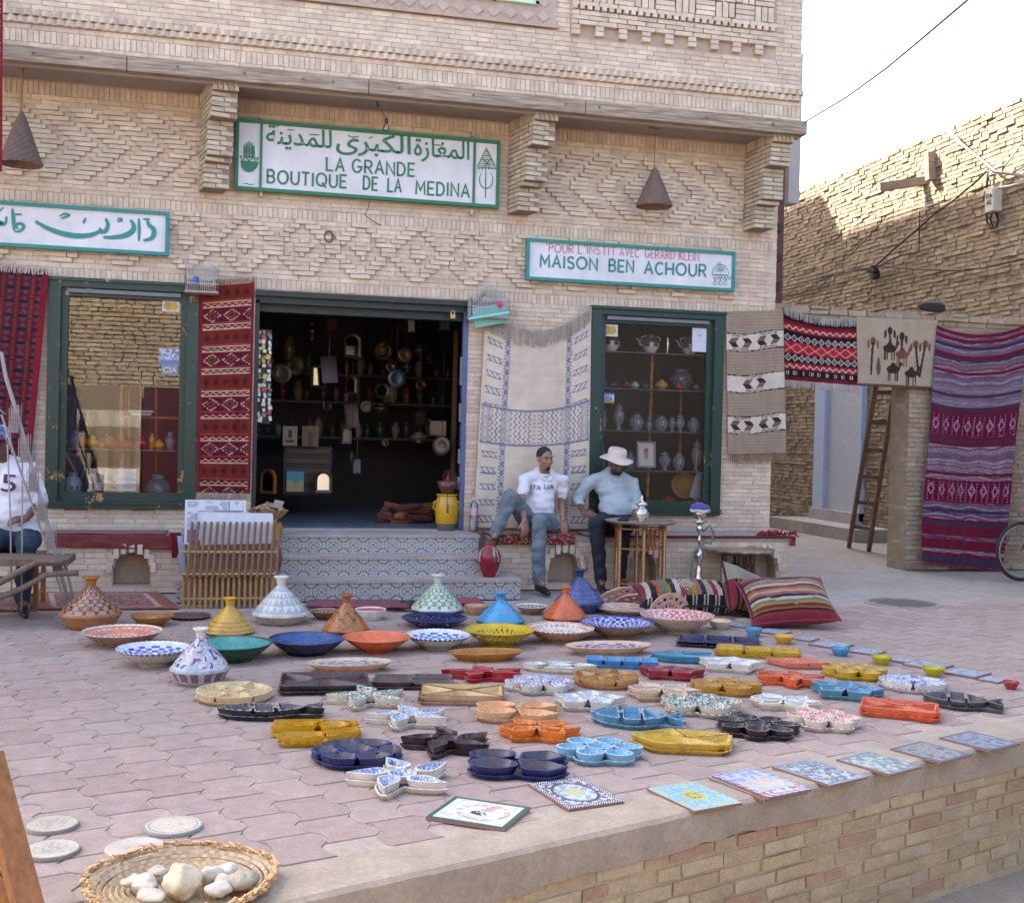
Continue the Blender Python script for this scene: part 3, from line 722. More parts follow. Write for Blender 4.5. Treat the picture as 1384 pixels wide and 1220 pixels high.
cable([A(1085, 167, 10.85), A(1145, 131, 9.5), A(1200, 91, 8.2), A(1255, 45, 7.2), A(1308, 0, 6.4), A(1400, -85, 5)], .007, 'thin taut cable crossing the bright sky from the shop corner')
# objects seen in the gap behind the shop corner
mb = MB(); p = A(1049, 325, 13.9); mb.box((p.x+.0, 13.9, 4.1), (.16, .1, 2.6), col=(.11, .035, .03))
for i in range(6):
    mb.box((p.x+.0, 13.83, 3.2+i*.38), (.06, .05, .10), col=(.03, .02, .02))
o = mb.build('red_shutter', M['col']); tag(o, 'dark red pierced shutter in the gap behind the shop corner', 'shutter')
p0 = A(1068, 230, 14.2); mb = MB(); mb.box((p0.x, 14.2, A(1068, 277, 14.2).z+1.0), (.16, .25, 2.0), col=(.42, .38, .36)); o = mb.build('grey_pillar', M['col']); tag(o, 'narrow grey rendered pillar under the overhang at the shop corner', 'pillar')
mb = MB(); mb.box((7.4, 27, 3), (3.3, 3, 7.4), col=(.55, .36, .26)); o = mb.build('far_house', M['brick']); tag(o, 'pinkish far house just visible at the far end of the alley', 'building')
# rug wall with the opening, at Y = 12.6
YR = 12.6
rw = thing('alley_arch_wall', (8, YR, 0), 'old brick wall with an opening into the alley, hung with rugs', 'wall')
OP = (6.0, 8.10, -1, 2.33)
mb = MB(); wall_slab(mb, X1+.005, XA-.1, -.05, 3.1, YR+.012, YR+.4, [OP], (.40, .31, .22)); mb.build('wall', M['oldbrick'], rw)
bs = Bricks('rugwall', M['oldbrick'], [hsv(c, .86) for c in [(.52, .42, .30), (.48, .37, .26), (.56, .46, .34), (.50, .37, .27), (.45, .35, .26)]], .1, 3); fr = Face(bs, (0, YR, 0), (1, 0, 0), (0, -1, 0))
fr.stretch(X1+.01, XA-.1, 0, 3.08, .06, .23, [OP], jit=.2, j=.010, relief=lambda x, z: random.uniform(-.008, .01))
fj = Face(bs, (OP[1], YR, 0), (0, 1, 0), (-1, 0, 0)); fj.stretch(.0, .4, 0, 2.3, .06, .2, jit=.1, j=.01)
x = X1
while x < XA-.15:
    l = random.uniform(.2, .27); zt = 3.08; fr.put(x, x+l, zt, zt+.055+random.uniform(0, .02), .03, .2, .012); 
    if random.random() < .6: fr.put(x+.03, x+l, zt+.06, zt+.11, random.uniform(-.02, .02), .2, .012)
    x += l
x = OP[1]
while x < XA-.1:
    l = random.uniform(.14, .3); fr.put(x, x+l, 0, .08, random.uniform(.02, .12), .2, .01); x += l
bs.done(rw)
mb = MB(); c = A(1260, 415, YR+.2); mb.tube([c+Vector((.16*math.cos(t)*1.0, 0, .03*math.sin(t))) for t in [i*2*PI/16 for i in range(17)]], .035, 8); mb.box(c, (.3, .06, .05), col=W1); o = mb.build('old_tyre', M['cable'], smooth=True); tag(o, 'black tyre lying on top of the rug wall', 'tyre')
# ladder in the alley opening
lb = G(1159, 742, 0); lt = A(1203, 522, YR+.45); lad = thing('wooden_ladder', lb, 'weathered wooden ladder leaning in the alley opening under the rugs', 'ladder')
bl, br_ = G(1147, 739), G(1174, 744); tl, tr = A(1186, 505, YR+.42), A(1212, 505, YR+.42); tl += (tl-bl)*.06; tr += (tr-br_)*.06
for p, q in ((bl, tl), (br_, tr)):
    mb = MB(); mb.bar(p, q, .055, .09); mb.build('rail', M['greywood'], lad)
for i in range(7):
    t = .13+i*.145; mb = MB(); mb.bar(bl.lerp(tl, t), br_.lerp(tr, t), .035, .05); mb.build('rung', M['greywood'], lad)
# ------------------------------------------------------------------ tiled steps
stp = thing('tiled_steps', (1.3, 10.4, 0), 'three shop steps with blue and white patterned tile risers', 'steps')
def tilecol(u, v):   # u,v in 0..1
    x = (u*2) % 1-.5; y = (v*2) % 1-.5; r = math.hypot(x, y); X = abs(u-.5); Y = abs(v-.5); R = math.hypot(X, Y)
    blue = (.16, .165, .20); wh = (.50, .475, .42); gold = (.34, .30, .22)
    k = abs(R-.42) < .03 or abs(R-.31) < .022 or abs(R-.22) < .03 or abs(abs(u-.5)-abs(v-.5)) < .045 or R < .08
    e = abs(math.hypot(min(u, 1-u), min(v, 1-v))-.26) < .045
    if min(u, 1-u, v, 1-v) < .022: return (.40, .38, .34)
    if e: return blue
    if k: return mixc(blue, wh, .15)
    return wh if (R > .3) else mixc(wh, gold, .35)
TN = 22
tm = bpy.data.meshes.new('riser_tile'); V = []; F = []; C = []
for j in range(TN+1):
    for i in range(TN+1): V.append((i/TN-.5, 0, j/TN-.5))
for j in range(TN):
    for i in range(TN): F.append((j*(TN+1)+i, j*(TN+1)+i+1, (j+1)*(TN+1)+i+1, (j+1)*(TN+1)+i)); C += [(*tilecol((i+.5)/TN, (j+.5)/TN), 1.)]*4
nb = len(V); V += [(-.5, .05, -.5), (.5, .05, -.5), (.5, .05, .5), (-.5, .05, .5)]
a0, a1, a2, a3 = 0, TN, (TN+1)*(TN+1)-1, (TN+1)*TN
for q in ((a0, a3, nb+3, nb), (a1, nb+1, nb+2, a2), (a3, a2, nb+2, nb+3), (a0, nb, nb+1, a1)): F.append(q); C += [(.3, .28, .26, 1.)]*4
tm.from_pydata(V, [], F); tm.materials.append(M['gloss']); ca = tm.color_attributes.new('Col', 'FLOAT_COLOR', 'CORNER'); ca.data.foreach_set('color', np.array(C).ravel().astype(np.float32))
SX0 = -.45
steps = [(10.37, 2.64, .0, .19), (10.68, 2.50, .19, .37), (10.99, 2.36, .37, .545)]
for y, xr, za, zb in steps:
    mb = MB(); yb = YF-.01; mb.box(((SX0+xr)/2, (y+.014+yb)/2, (za+zb-.03)/2), (xr-SX0, yb-y-.014, zb-.03-za), col=(.36, .33, .30)); mb.build('step', M['concrete'], stp)
    mb = MB(); mb.box(((SX0+xr)/2, (y-.015+yb)/2, zb-.014), (xr-SX0+.02, yb-y+.015, .03), col=(.40, .35, .32)); mb.build('tread', M['concrete'], stp)
    n = round((xr-SX0)/.19); s_ = (xr-SX0)/n
    for i in range(n):
        o = bpy.data.objects.new('riser_tile', tm); COL.objects.link(o); o.parent = stp; o.location = Vector((SX0+(i+.5)*s_, y, (za+zb-.03)/2))-wl(stp); o.scale = (s_-.003, 1, zb-.03-za-.003)
    n = max(1, round((10.99+.4-y)/.19))
    if True:
        for i in range(n):
            o = bpy.data.objects.new('riser_tile', tm); COL.objects.link(o); o.parent = stp; o.rotation_euler = (0, 0, PI/2); o.location = Vector((xr+.002, y+(i+.5)*.19+.003, (za+zb-.03)/2))-wl(stp); o.scale = (.187, .3, zb-.03-za-.003)
# ------------------------------------------------------------------ brick benches
def bench(x0, x1, niches, label, zt=.52):
    t = thing('brick_bench', ((x0+x1)/2, 11.0, 0), label, 'bench'); yb = YF-.006
    mb = MB(); holes = [(n-.16, n+.16, .07, .38) for n in niches]
    wall_slab(mb, x0, x1, 0, zt-.04, 11.004, yb, holes, MORT); mb.box(((x0+x1)/2, 11.25, zt-.02), (x1-x0+.02, .5, .04), col=(.40, .34, .29)); mb.box(((x0+x1)/2, 11.35, .2), (x1-x0-.02, .28, .4), col=(.46, .36, .27)); mb.build('core', M['brick'], t)
    b_ = Bricks('facade', M['brick'], FCOL, .05); f = Face(b_, (0, 11.0, 0), (1, 0, 0), (0, -1, 0)); f.stretch(x0, x1, 0, zt-.04, .055, .2, holes=[(n-.17, n+.17, .07, .40) for n in niches], jit=.1)
    for n in niches:
        for k in range(9):
            a = PI*k/8; p = Vector((n+math.cos(a)*.19, 10.99, .24+math.sin(a)*.18)); b_.B.append((p, (.045, .06, .09), 0, random.randrange(24)))
        mbn = MB(); V = []; F = []                       # arched spandrel: fills the corners of the square hole
        for k in range(13):
            a = PI*k/12; V += [(n+math.cos(a)*.145, 10.998, .235+math.sin(a)*.145), (n+max(-.165, min(.165, math.cos(a)*.26)), 10.998, .235+min(.165, math.sin(a)*.26)), (n+math.cos(a)*.145, 11.2, .235+math.sin(a)*.145)]
        for k in range(12): F += [(k*3, k*3+1, k*3+4, k*3+3), (k*3, k*3+3, k*3+5, k*3+2)]
        mbn.add(V, F, MORT); mbn.build('niche_arch', M['brick'], t)
    b_.done(t, limit=160, rest='small_bricks')
    if x1 > 4:
        f2 = 0
    return t
bench(X0, -.42, [A(178, 765, 11).x, -3.0], 'low brick bench with a red cloth under the left shop window, beside the paper rack')
bench(2.52, X1-.02, [A(762, 765, 11).x, A(868, 765, 11).x, A(1030, 765, 11).x], 'low brick bench with arched niches under the right shop window')
# ------------------------------------------------------------------ ceramics
def K(h): return rgb(h)
C_AMB, C_AMB2 = (.36, .14, .015), (.20, .07, .01)
C_WHT, C_CLAY = (.66, .64, .58), (.50, .36, .24)
C_BLU, C_NAV = (.03, .09, .38), (.012, .018, .09)
C_LBL, C_TEAL = (.07, .27, .46), (.05, .24, .24)
C_ORG, C_YEL, C_RED, C_BLK, C_SAL, C_GRN, C_PNK = (.58, .11, .025), (.55, .31, .02), (.34, .01, .02), (.022, .013, .014), (.62, .17, .10), (.02, .10, .05), (.58, .30, .25)
C_CRM, C_BRN, C_MAR = (.60, .46, .28), (.20, .08, .03), (.10, .025, .03)
def pat(kind, A_, B_):
    """colour at (u angle 0..1, t 0 rim .. 1 centre)"""
    def f(u, t):
        if kind == 'plain': return A_
        if kind == 'lattice': x = u*26; y = t*4.5; return B_ if (abs((x+y) % 1-.5) < .17 or abs((x-y) % 1-.5) < .17) else A_
        if kind == 'checks':
            if t < .14: return A_
            return B_ if (int(u*26)+int(t*9)) % 2 and t < .9 else (A_ if int(t*9) % 3 else mixc(A_, B_, .35))
        if kind == 'petals': return B_ if abs(math.sin(u*PI*12))*.5 > abs(t-.42)*1.1 and (int(u*120) % 3) else A_
        if kind == 'rings': return B_ if int(t*11) % 3 == 1 and (int(u*60) % 2 or t > .5) else A_
        if kind == 'scales': x = u*15+(int(t*8) % 2)*.5; q = (t*8) % 1; return B_ if abs(math.hypot((x % 1-.5)*2, q)-.93) < .17 else A_
        if kind == 'floral':
            q = noise.noise((math.cos(u*2*PI)*3.6, math.sin(u*2*PI)*3.6, t*7)); w = noise.noise((math.cos(u*2*PI)*5+9, math.sin(u*2*PI)*5, t*9))
            return B_ if q > .22 else ((.36, .05, .08) if w > .28 else (mixc(A_, (.25, .32, .40), .6) if q < -.2 else A_))
        if kind == 'bands': return B_ if (t*7) % 1 < .12 else A_
        if kind == 'zig': return B_ if abs(((u*20) % 1)-.5)*2 > ((t*4) % 1) else A_
        if kind == 'wave': return B_ if abs(math.sin(u*2*PI*7)*.14+.45-t) < .05 or (int(u*40) % 4 == 0 and .2 < t < .3) else A_
    return f
def xy(p): return (p[0], p[1])
def ground_item(x0, x1, yb, kr=.3):
    """centre on the paving of a round thing whose foot front touches picture row yb; kr = foot radius / width"""
    xm = (x0+x1)/2; p = G(xm, yb); wd = (x1-x0)/ppm(p)
    fwd = Vector((p.x, p.y, 0)).normalized(); return p+fwd*(wd*kr), wd
GRP = 'pottery bowls and platters on the paving'
def bowl(x0, x1, yr, yb, label, out, inn, p='plain', acc=None, rim=None, name='bowl', group=GRP, cat='bowl', foot=.27, holes=False, oval=1., beads=None, nseg=84, flat=False):
    c, wd = ground_item(x0, x1, yb, (foot if not flat else .4)*oval)
    R = wd/2; zr = max(.02, A((x0+x1)/2, yr, c.y).z); z_ = zr
    o = thing(name, c, label, cat, group)
    f = pat(p, inn, acc or inn); rm = rim or inn
    ft = R*foot*2*.95
    prof = [(ft*.92, 0), (ft, .0), (ft*.96, z_*.14)]; no = 7
    for i in range(1, no+1): t = i/no; prof.append((ft*.96+(R-ft*.96)*(t**.85), z_*.14+(z_*.86)*(t**1.25)))
    if flat: prof = [(R*.7, 0), (R*.8, 0), (R*.9, z_*.5), (R, z_)]
    mb = MB(); nout = len(prof)
    def fo(i, u):
        if beads and i == nout-2: return (beads if int(u*nseg) % 2 else out, (0, 0, 0, 0))
        return (out, (0, 0, 0, 0))
    sk = (lambda i, k: nout-7 < i < nout-2 and (i+k) % 3 == 0) if holes else None
    n = nseg
    mb.lathe(prof, c, n, fo, sy=oval, skip=sk)
    inner = [(R, z_), (R*.985, z_+.004), (R*.955, z_+.002), (R*.93, z_-.006)]; ni = 9 if holes else 20
    for i in range(1, ni+1): t = i/ni; inner.append((R*.93*(1-t*.97), max(.012, (z_-.006)*(1-t)**1.3*.9+z_*.12*(1 if not flat else .3))))
    inner.append((.0005, inner[-1][1]))
    def fi(i, u):
        if i < 2: return ((beads if int(u*n) % 2 else rm) if beads else rm, (0, 0, 0, 0))
        if i == 2: return (rm, (0, 0, 0, 0))
        return (f(u, (i-3)/ni), (0, 0, 0, 0))
    sk2 = (lambda i, k: 4 < i < 9 and (i+k) % 3 == 0) if holes else None
    mb.lathe(inner, c, n, fi, sy=oval, skip=sk2)
    ob = mb.build('bowl_body', M['ceramic'], o, True); return o
def platter(x0, x1, yr, yb, label, out, inn, p, acc, beads=None):
    return bowl(x0, x1, yr, yb, label, out, inn, p, acc, name='oval_platter', cat='platter', foot=.36, oval=.48, beads=beads)
def tagine(x0, x1, yt, yb, label, A_, B_=None, p='plain', base=None, yrim=None, rim=None, baseB=None, cap=None, acc=(0, 0, 0, 0)):
    c, wd = ground_item(x0, x1, yb, .36 if yrim else .48)
    R = wd/2; H = A((x0+x1)/2, yt, c.y).z; zr = A((x0+x1)/2, yrim, c.y).z if yrim else .012
    o = thing('tagine', c, label, 'tagine', 'tagines standing among the bowls')
    n = 90; B_ = B_ or A_; f = pat(p, A_, B_)
    if yrim:
        mb = MB(); bc = base or A_; mb.lathe([(R*.66, 0), (R*.72, 0), (R*.80, zr*.3), (R*.93, zr*.8), (R*.99, zr*.97), (R, zr), (R*.97, zr+.004), (R*.9, zr+.002)], c, n, lambda i, u: ((baseB if baseB and i in (2, 3) and int(u*40) % 3 else (bc if i < 4 else (rim or A_))), acc))
        mb.build('base_dish', M['ceramic'], o, True)
    mb = MB(); hh = H-zr; z0 = zr
    prof = [(R*.97, z0+.002), (R*.985, z0+hh*.035), (R*.93, z0+hh*.075)]; nl = 20
    for i in range(1, nl+1): t = i/nl; prof.append((R*.93*(1-t)**1.12+R*.13*(1-(1-t)**2)+.0, z0+hh*.075+hh*.70*t**.92))
    r_ = R*.155
    prof += [(r_, z0+hh*.80), (r_*.98, z0+hh*.86), (r_*1.25, z0+hh*.93), (r_*1.75, z0+hh*.975), (r_*1.7, z0+hh), (r_*1.2, z0+hh*.985), (r_*.7, z0+hh*.95), (.0005, z0+hh*.95)]
    cp = cap or A_
    def fl(i, u):
        if i < 2: return (rim or A_, acc)
        if i <= nl+1: return (f(u, (i-2)/nl), acc)
        return (cp, (0, 0, 0, 0))
    mb.lathe(prof, c, n, fl); mb.build('lid', M['ceramic'], o, True, edge=None); return o
# tagines (picture columns and rows of the photograph)
tagine(80, 164, 779, 852, 'amber tagine with black fish scale pattern, farthest left of all', (.40, .17, .05), (.015, .012, .012), 'scales', C_AMB, 829, C_AMB, cap=C_AMB, acc=(.35, .22, .25, .4))
tagine(274, 345, 807, 861, 'yellow tagine lid standing just behind the green bowl', C_YEL, C_AMB, 'bands', acc=(.12, .16, .05, .35))
tagine(229, 311, 848, 928, 'small blue, white and red floral tagine, nearest of the tagines', (.50, .50, .50), (.03, .05, .24), 'floral', (.46, .46, .46), 903, (.40, .42, .45), baseB=(.20, .10, .15), cap=C_WHT, acc=(.12, .14, .24, .3))
tagine(340, 418, 778, 846, 'large white tagine with fine grey lace pattern beside the cane rack', (.62, .61, .57), (.36, .38, .37), 'zig', (.42, .37, .30), 829, C_WHT, cap=C_WHT, acc=(.30, .33, .32, .4))
tagine(434, 500, 803, 858, 'brown and orange cracked-pattern tagine lid behind the orange bowl', (.42, .15, .025), (.10, .04, .02), 'wave', acc=(.06, .03, .02, .5), cap=(.30, .09, .02))
tagine(554, 628, 776, 830, 'white and pale green tagine in front of the tiled steps', (.56, .58, .48), (.13, .22, .13), 'scales', (.46, .44, .38), 822, C_WHT, cap=(.62, .62, .52), acc=(.18, .3, .2, .5))
tagine(642, 710, 800, 846, 'plain light blue tagine lid in the middle of the back row', (.05, .28, .50), acc=(.02, .12, .25, .25))
tagine(732, 795, 792, 841, 'orange tagine lid with dark specks in front of the dark blue tagine', (.58, .12, .03), acc=(.15, .04, .02, .3))
tagine(748, 817, 769, 830, 'dark blue tagine with painted flowers behind the orange one', (.012, .03, .13), (.03, .08, .26), 'bands', (.01, .02, .10), 813, (.01, .02, .10), acc=(.16, .22, .42, .4))
# bowls and plates
bowl(176, 235, 831, 847, 'small amber bowl between the amber tagine and the dark plate', C_AMB, (.30, .13, .06), 'wave', (.35, .25, .3), C_AMB)
bowl(228, 285, 831, 838.5, 'flat dark brown plate beside the small amber bowl at far left', (.08, .03, .035), (.12, .06, .06), name='plate', cat='plate', flat=True)
bowl(111, 219, 852, 876, 'wide bowl with orange inside and beaded white rim, far left', (.32, .17, .11), (.62, .22, .12), 'rings', (.50, .46, .50), C_WHT, beads=(.35, .25, .2))
bowl(157, 258, 875, 902, 'white bowl with blue and purple checks, left of the floral tagine', (.58, .52, .44), (.55, .60, .68), 'checks', (.07, .09, .40), C_WHT, beads=(.12, .14, .4), foot=.2)
bowl(257, 368, 868, 897, 'dark green bowl with turquoise inside', (.012, .07, .04), (.06, .26, .24), rim=(.02, .10, .07))
bowl(362, 467, 862, 888, 'dark navy bowl with shiny plain blue inside', (.008, .012, .05), (.03, .085, .24), rim=(.03, .04, .08))
bowl(418, 461, 825, 838, 'little amber bowl half hidden behind the brown tagine lid', (.24, .09, .03), (.3, .2, .12), 'zig', (.1, .05, .04))
bowl(479, 522, 823, 839, 'small white bowl with red inside in the back row', C_WHT, (.4, .08, .06), rim=C_WHT, foot=.36)
bowl(462, 555, 860, 884, 'plain orange bowl left of the blue and white bowl', (.60, .10, .02), (.62, .15, .07), foot=.2)
bowl(541, 633, 834, 850, 'dark navy pierced lattice bowl in front of the pale green tagine', C_NAV, C_NAV, holes=True, foot=.3)
bowl(546, 637, 857, 879, 'white bowl with blue check lattice and beaded rim, left of the yellow pierced bowl', (.58, .54, .46), (.58, .62, .66), 'checks', (.05, .14, .45), C_WHT, beads=(.05, .08, .25), foot=.22)
bowl(626, 723, 850, 875, 'mustard yellow pierced lattice bowl', (.48, .30, .01), (.55, .38, .02), holes=True, rim=(.50, .33, .01), foot=.22)
bowl(627, 661, 818, 832, 'small tan bowl behind the light blue tagine lid', (.42, .22, .12), (.4, .24, .14), foot=.36)
bowl(697, 740, 818.5, 831, 'small brown and white rimmed plate right of the light blue lid', (.30, .18, .12), (.45, .38, .32), 'zig', (.15, .08, .07), C_WHT)
bowl(709, 804, 847.5, 870, 'bowl with orange rim band and pale speckled centre, behind the long cream platter', (.46, .24, .14), (.60, .56, .50), 'rings', (.50, .18, .10), (.62, .30, .2), beads=C_WHT)
bowl(803, 885, 820, 832, 'plate with orange-red rim between the pierced wall plates and the blue lattice bowl', (.55, .42, .32), (.60, .55, .48), 'rings', (.58, .16, .07), (.62, .3, .2), foot=.32)
bowl(782, 884, 840, 863, 'tan bowl with dark blue lattice inside', (.42, .26, .15), (.50, .52, .60), 'lattice', (.03, .05, .28), (.04, .07, .30), foot=.2)
bowl(863, 966, 830, 857, 'cream footed bowl with pink lace pattern inside', (.60, .50, .38), (.62, .50, .46), 'lattice', (.50, .12, .12), C_PNK, foot=.19)
platter(604, 708, 880, 895, 'plain amber oval platter under the yellow pierced bowl', C_AMB, (.34, .14, .02), 'bands', C_AMB2)
platter(413, 532, 894, 910, 'tan oval platter with speckled blue pattern inside', (.58, .34, .18), (.48, .38, .28), 'checks', (.12, .14, .26), beads=None)
platter(760, 884, 871, 887, 'long tan oval platter with purple-blue band inside', (.58, .37, .22), (.56, .40, .28), 'checks', (.08, .07, .26))
SG = 'small plain bowls along the back right row'
for a in ((957, 989, 838.6, 851, 'small cream bowl beside the pink lace bowl', (.58, .50, .38), C_CRM), (1006, 1031, 849, 861, 'small sky-blue bowl at the left end of the small bowls, near the cushions', C_LBL, (.04, .2, .36)), (1045, 1073, 859, 871, 'small bright yellow bowl beyond the sky-blue one', C_YEL, C_YEL), (1122, 1149, 875.7, 887, 'small sky-blue bowl between the yellow and the lime bowls', C_LBL, (.04, .2, .36)), (1177, 1205, 887, 899, 'small lime-yellow bowl behind the yellow flower dish', (.42, .36, .01), (.35, .32, .01)), (1246, 1277, 902, 915, 'small lime-yellow bowl above the round white dish, far right', (.42, .36, .01), (.35, .32, .01)), (1355, 1377, 921, 932, 'small red bowl, farthest right', (.32, .03, .03), (.3, .03, .03))):
    bowl(a[0], a[1], a[2], a[3], a[4], a[5], a[6], foot=.3, group=SG, nseg=36)
mb = MB(); c, wd = ground_item(541, 560, 822, .4); mb.lathe([(wd*.4, 0), (wd*.5, .02), (wd*.5, .05), (wd*.46, .05), (wd*.44, .02), (0, .02)], c, 28, col=(.04, .02, .03)); mb.box(c+Vector((wd*.6, 0, .045)), (wd*.4, .02, .012), col=(.04, .02, .03)); o = mb.build('small_pan', M['ceramic'], smooth=True); tag(o, 'small dark handled pan left of the pale green tagine', 'pan')
# pierced pink wall plates standing or leaning
def fan(pts, label, tilt, c, sc, th=.012):
    o = thing('pierced_plate', c, label, 'plate', 'pink pierced plates leaning in the back row')
    mb = MB(); n = 16; rows = 6; F = []; V = []
    for j in range(rows+1):
        for i in range(n+1):
            a = PI*(i/n); r = (j/rows); V.append((math.cos(a)*r*sc*pts, 0, math.sin(a)*r*sc))
    for j in range(rows):
        for i in range(n):
            if j in (2, 4) and i % 2: continue
            F.append((j*(n+1)+i, j*(n+1)+i+1, (j+1)*(n+1)+i+1, (j+1)*(n+1)+i))
    mb.M = Matrix.Translation(c) @ tilt.to_matrix().to_4x4(); mb.add(V, F, (.62, .40, .31), (.45, .12, .1, .4)); p = mb.build('plate_body', M['ceramic'], o)
    sm = p.modifiers.new('thickness', 'SOLIDIFY'); sm.thickness = th; return o
p = G(852, 822); fan(1.3, 'pierced pink fan-shaped plate leaning highest behind the orange-rimmed plate', Euler((.55, 0, .1)), p+Vector((0, .25, 0)), .21)
fan(1.25, 'pierced pink fan-shaped plate lower and right in the leaning pair', Euler((.95, .12, -.15)), G(868, 822)+Vector((.05, .12, .02)), .2)
fan(1.0, 'pierced pink half plate standing up inside the pink lace bowl row', Euler((.25, -.1, .1)), G(910, 836)+Vector((0, .12, .02)), .2)
# ---- compartment dishes
def ring_pts(fn, n=40): return [fn(2*PI*i/n) for i in range(n)]
def oval(cx, cy, rx, ry, rot=0, n=30):
    c, s = math.cos(rot), math.sin(rot); return [(cx+c*rx*math.cos(a)-s*ry*math.sin(a), cy+s*rx*math.cos(a)+c*ry*math.sin(a)) for a in [2*PI*i/n for i in range(n)]]
def poly(P, n=7):     # rounded-corner polygon sampled along its edges
    out = []; m_ = len(P)
    for i in range(m_):
        a, b = P[i], P[(i+1) % m_]
        for k in range(n): t = .06+.88*k/(n-1); out.append((a[0]+(b[0]-a[0])*t, a[1]+(b[1]-a[1])*t))
    return out
def rot2(P, a): c, s = math.cos(a), math.sin(a); return [(x*c-y*s, x*s+y*c) for x, y in P]
def sector(a0, a1, r0, r1, n=9):
    return [(math.cos(a0+(a1-a0)*i/n)*r1, math.sin(a0+(a1-a0)*i/n)*r1) for i in range(n+1)]+[(math.cos(a1-(a1-a0)*i/n)*r0, math.sin(a1-(a1-a0)*i/n)*r0) for i in range(n+1)]
def leaf(a, r0, r1, w_, bend=.0, n=12):
    L_ = []
    for sgn in (1, -1):
        for i in range(n+1):
            t = i/n if sgn > 0 else 1-i/n; r = r0+(r1-r0)*t; q = w_*math.sin(PI*min(.98, max(.02, t))**.8); L_.append((r, sgn*q+bend*t*t))
    return rot2(L_, a)
def comma(a, r0=.26, r1=1.): 
    P = []
    for i in range(13): t = i/12; r = r0+(r1-r0)*t; P.append((r, .30*math.sin(PI*t**.7)*(1-t*.35)+.34*t*t))
    for i in range(12, -1, -1): t = i/12; r = r0+(r1-r0)*t; P.append((r, -.26*math.sin(PI*t**.9)*(1-t*.5)+.30*t*t))
    return rot2(P, a)
def comp(kind, n=6):
    """outlines of the separate dishes, unit size"""
    if kind == 'flower': return [oval(0, 0, .3, .3)]+[rot2(oval(.66, 0, .33, .66*math.sin(PI/n)*.93), 2*PI*i/n+.2) for i in range(n)]
    if kind == 'gear': return [oval(0, 0, .36, .36)]+[rot2(poly([(.40, -.28), (.40, .28), (.86, .42), (1., .12), (1., -.12), (.86, -.42)], 4), 2*PI*i/n) for i in range(n)]
    if kind == 'pinwheel': return [oval(0, 0, .27, .27)]+[comma(2*PI*i/n+.3) for i in range(n)]
    if kind == 'star': return [oval(0, 0, .26, .26)]+[rot2(poly([(.26, -.17), (.62, -.36), (1., 0), (.62, .36), (.26, .17)], 4), 2*PI*i/n+.25) for i in range(n)]
    if kind == 'round': return [oval(0, 0, .3, .3)]+[sector(2*PI*(i+.03)/n, 2*PI*(i+.97)/n, .35, 1.) for i in range(n)]
    if kind == 'square': return [poly([(-.1, -.1), (-.98, -.98), (.98, -.98), (.1, -.1)], 6), poly([(.1, .1), (.98, .98), (-.98, .98), (-.1, .1)], 6), poly([(-.14, -.02), (-.98, .9), (-.98, -.9)], 6), poly([(.14, .02), (.98, -.9), (.98, .9)], 6)]
    if kind == 'grid': return [poly([(-1+2*i/n+.03, -.95), (-1+2*(i+1)/n-.03, -.95), (-1+2*(i+1)/n-.03, .95), (-1+2*i/n+.03, .95)], 5) for i in range(n)]
    if kind == 'grid2': return [poly([(-1+2*i/n+.03, -1+j), (-1+2*(i+1)/n-.03, -1+j), (-1+2*(i+1)/n-.03, -.06+j), (-1+2*i/n+.03, -.06+j)], 5) for i in range(n) for j in (0, 1)]
    if kind == 'fish': return [poly([(-.98, .05), (-.7, .55), (-.42, .72), (-.36, -.7), (-.7, -.5)], 5), poly([(-.32, .78), (.02, .8), (.06, -.78), (-.28, -.76)], 5), poly([(.1, .76), (.5, .35), (.62, 0), (.5, -.38), (.14, -.74)], 5), poly([(.62, .1), (.98, .62), (.9, 0), (.98, -.6), (.62, -.1)], 4)]
    if kind == 'butterfly': return [oval(-.52, .42, .46, .4, .3), oval(-.5, -.45, .46, .42, -.3), poly([(.02, .05), (.1, .75), (.6, .95), (.98, .5), (.6, .1)], 5), poly([(.02, -.05), (.1, -.8), (.6, -.95), (.98, -.5), (.6, -.1)], 5)]
    if kind == 'leafset': return [leaf(.0, -.95, .05, .42), leaf(.9, .08, 1., .3), leaf(-.9, .08, 1., .3), leaf(0, .12, 1., .26), leaf(2.3, .2, .98, .26), leaf(-2.3, .2, .98, .26)]
    if kind == 'wedge': return [poly([(-.98, .1), (-.2, .95), (.05, .05)], 6), poly([(-.1, .95), (.95, .75), (.15, .05)], 6), poly([(.98, .65), (.9, -.6), (.18, -.02)], 6), poly([(-.98, -.05), (.0, -.05), (.8, -.75), (-.5, -.95)], 6)]
    if kind == 'eye': return [oval(0, 0, .32, .5), leaf(0, .36, 1., .5), leaf(PI, .36, 1., .5), poly([(-.3, .6), (.3, .6), (.42, .95), (-.42, .95)], 4), poly([(-.3, -.6), (.3, -.6), (.42, -.95), (-.42, -.95)], 4)]
    if kind == 'pills': return [poly([(-.98, .72), (.1, .72), (.2, .98), (-.98, .98)], 4), poly([(-.98, .18), (-.05, .18), (-.05, .6), (-.98, .6)], 5), poly([(-.8, -.9), (.15, -.9), (.15, -.35), (-.8, -.35)], 5), poly([(.25, -.9), (.98, -.3), (.98, .2), (.5, -.1), (.22, -.3)], 4), oval(.42, .38, .33, .36), poly([(.15, .85), (.9, .75), (.99, .3), (.82, .65)], 4)]
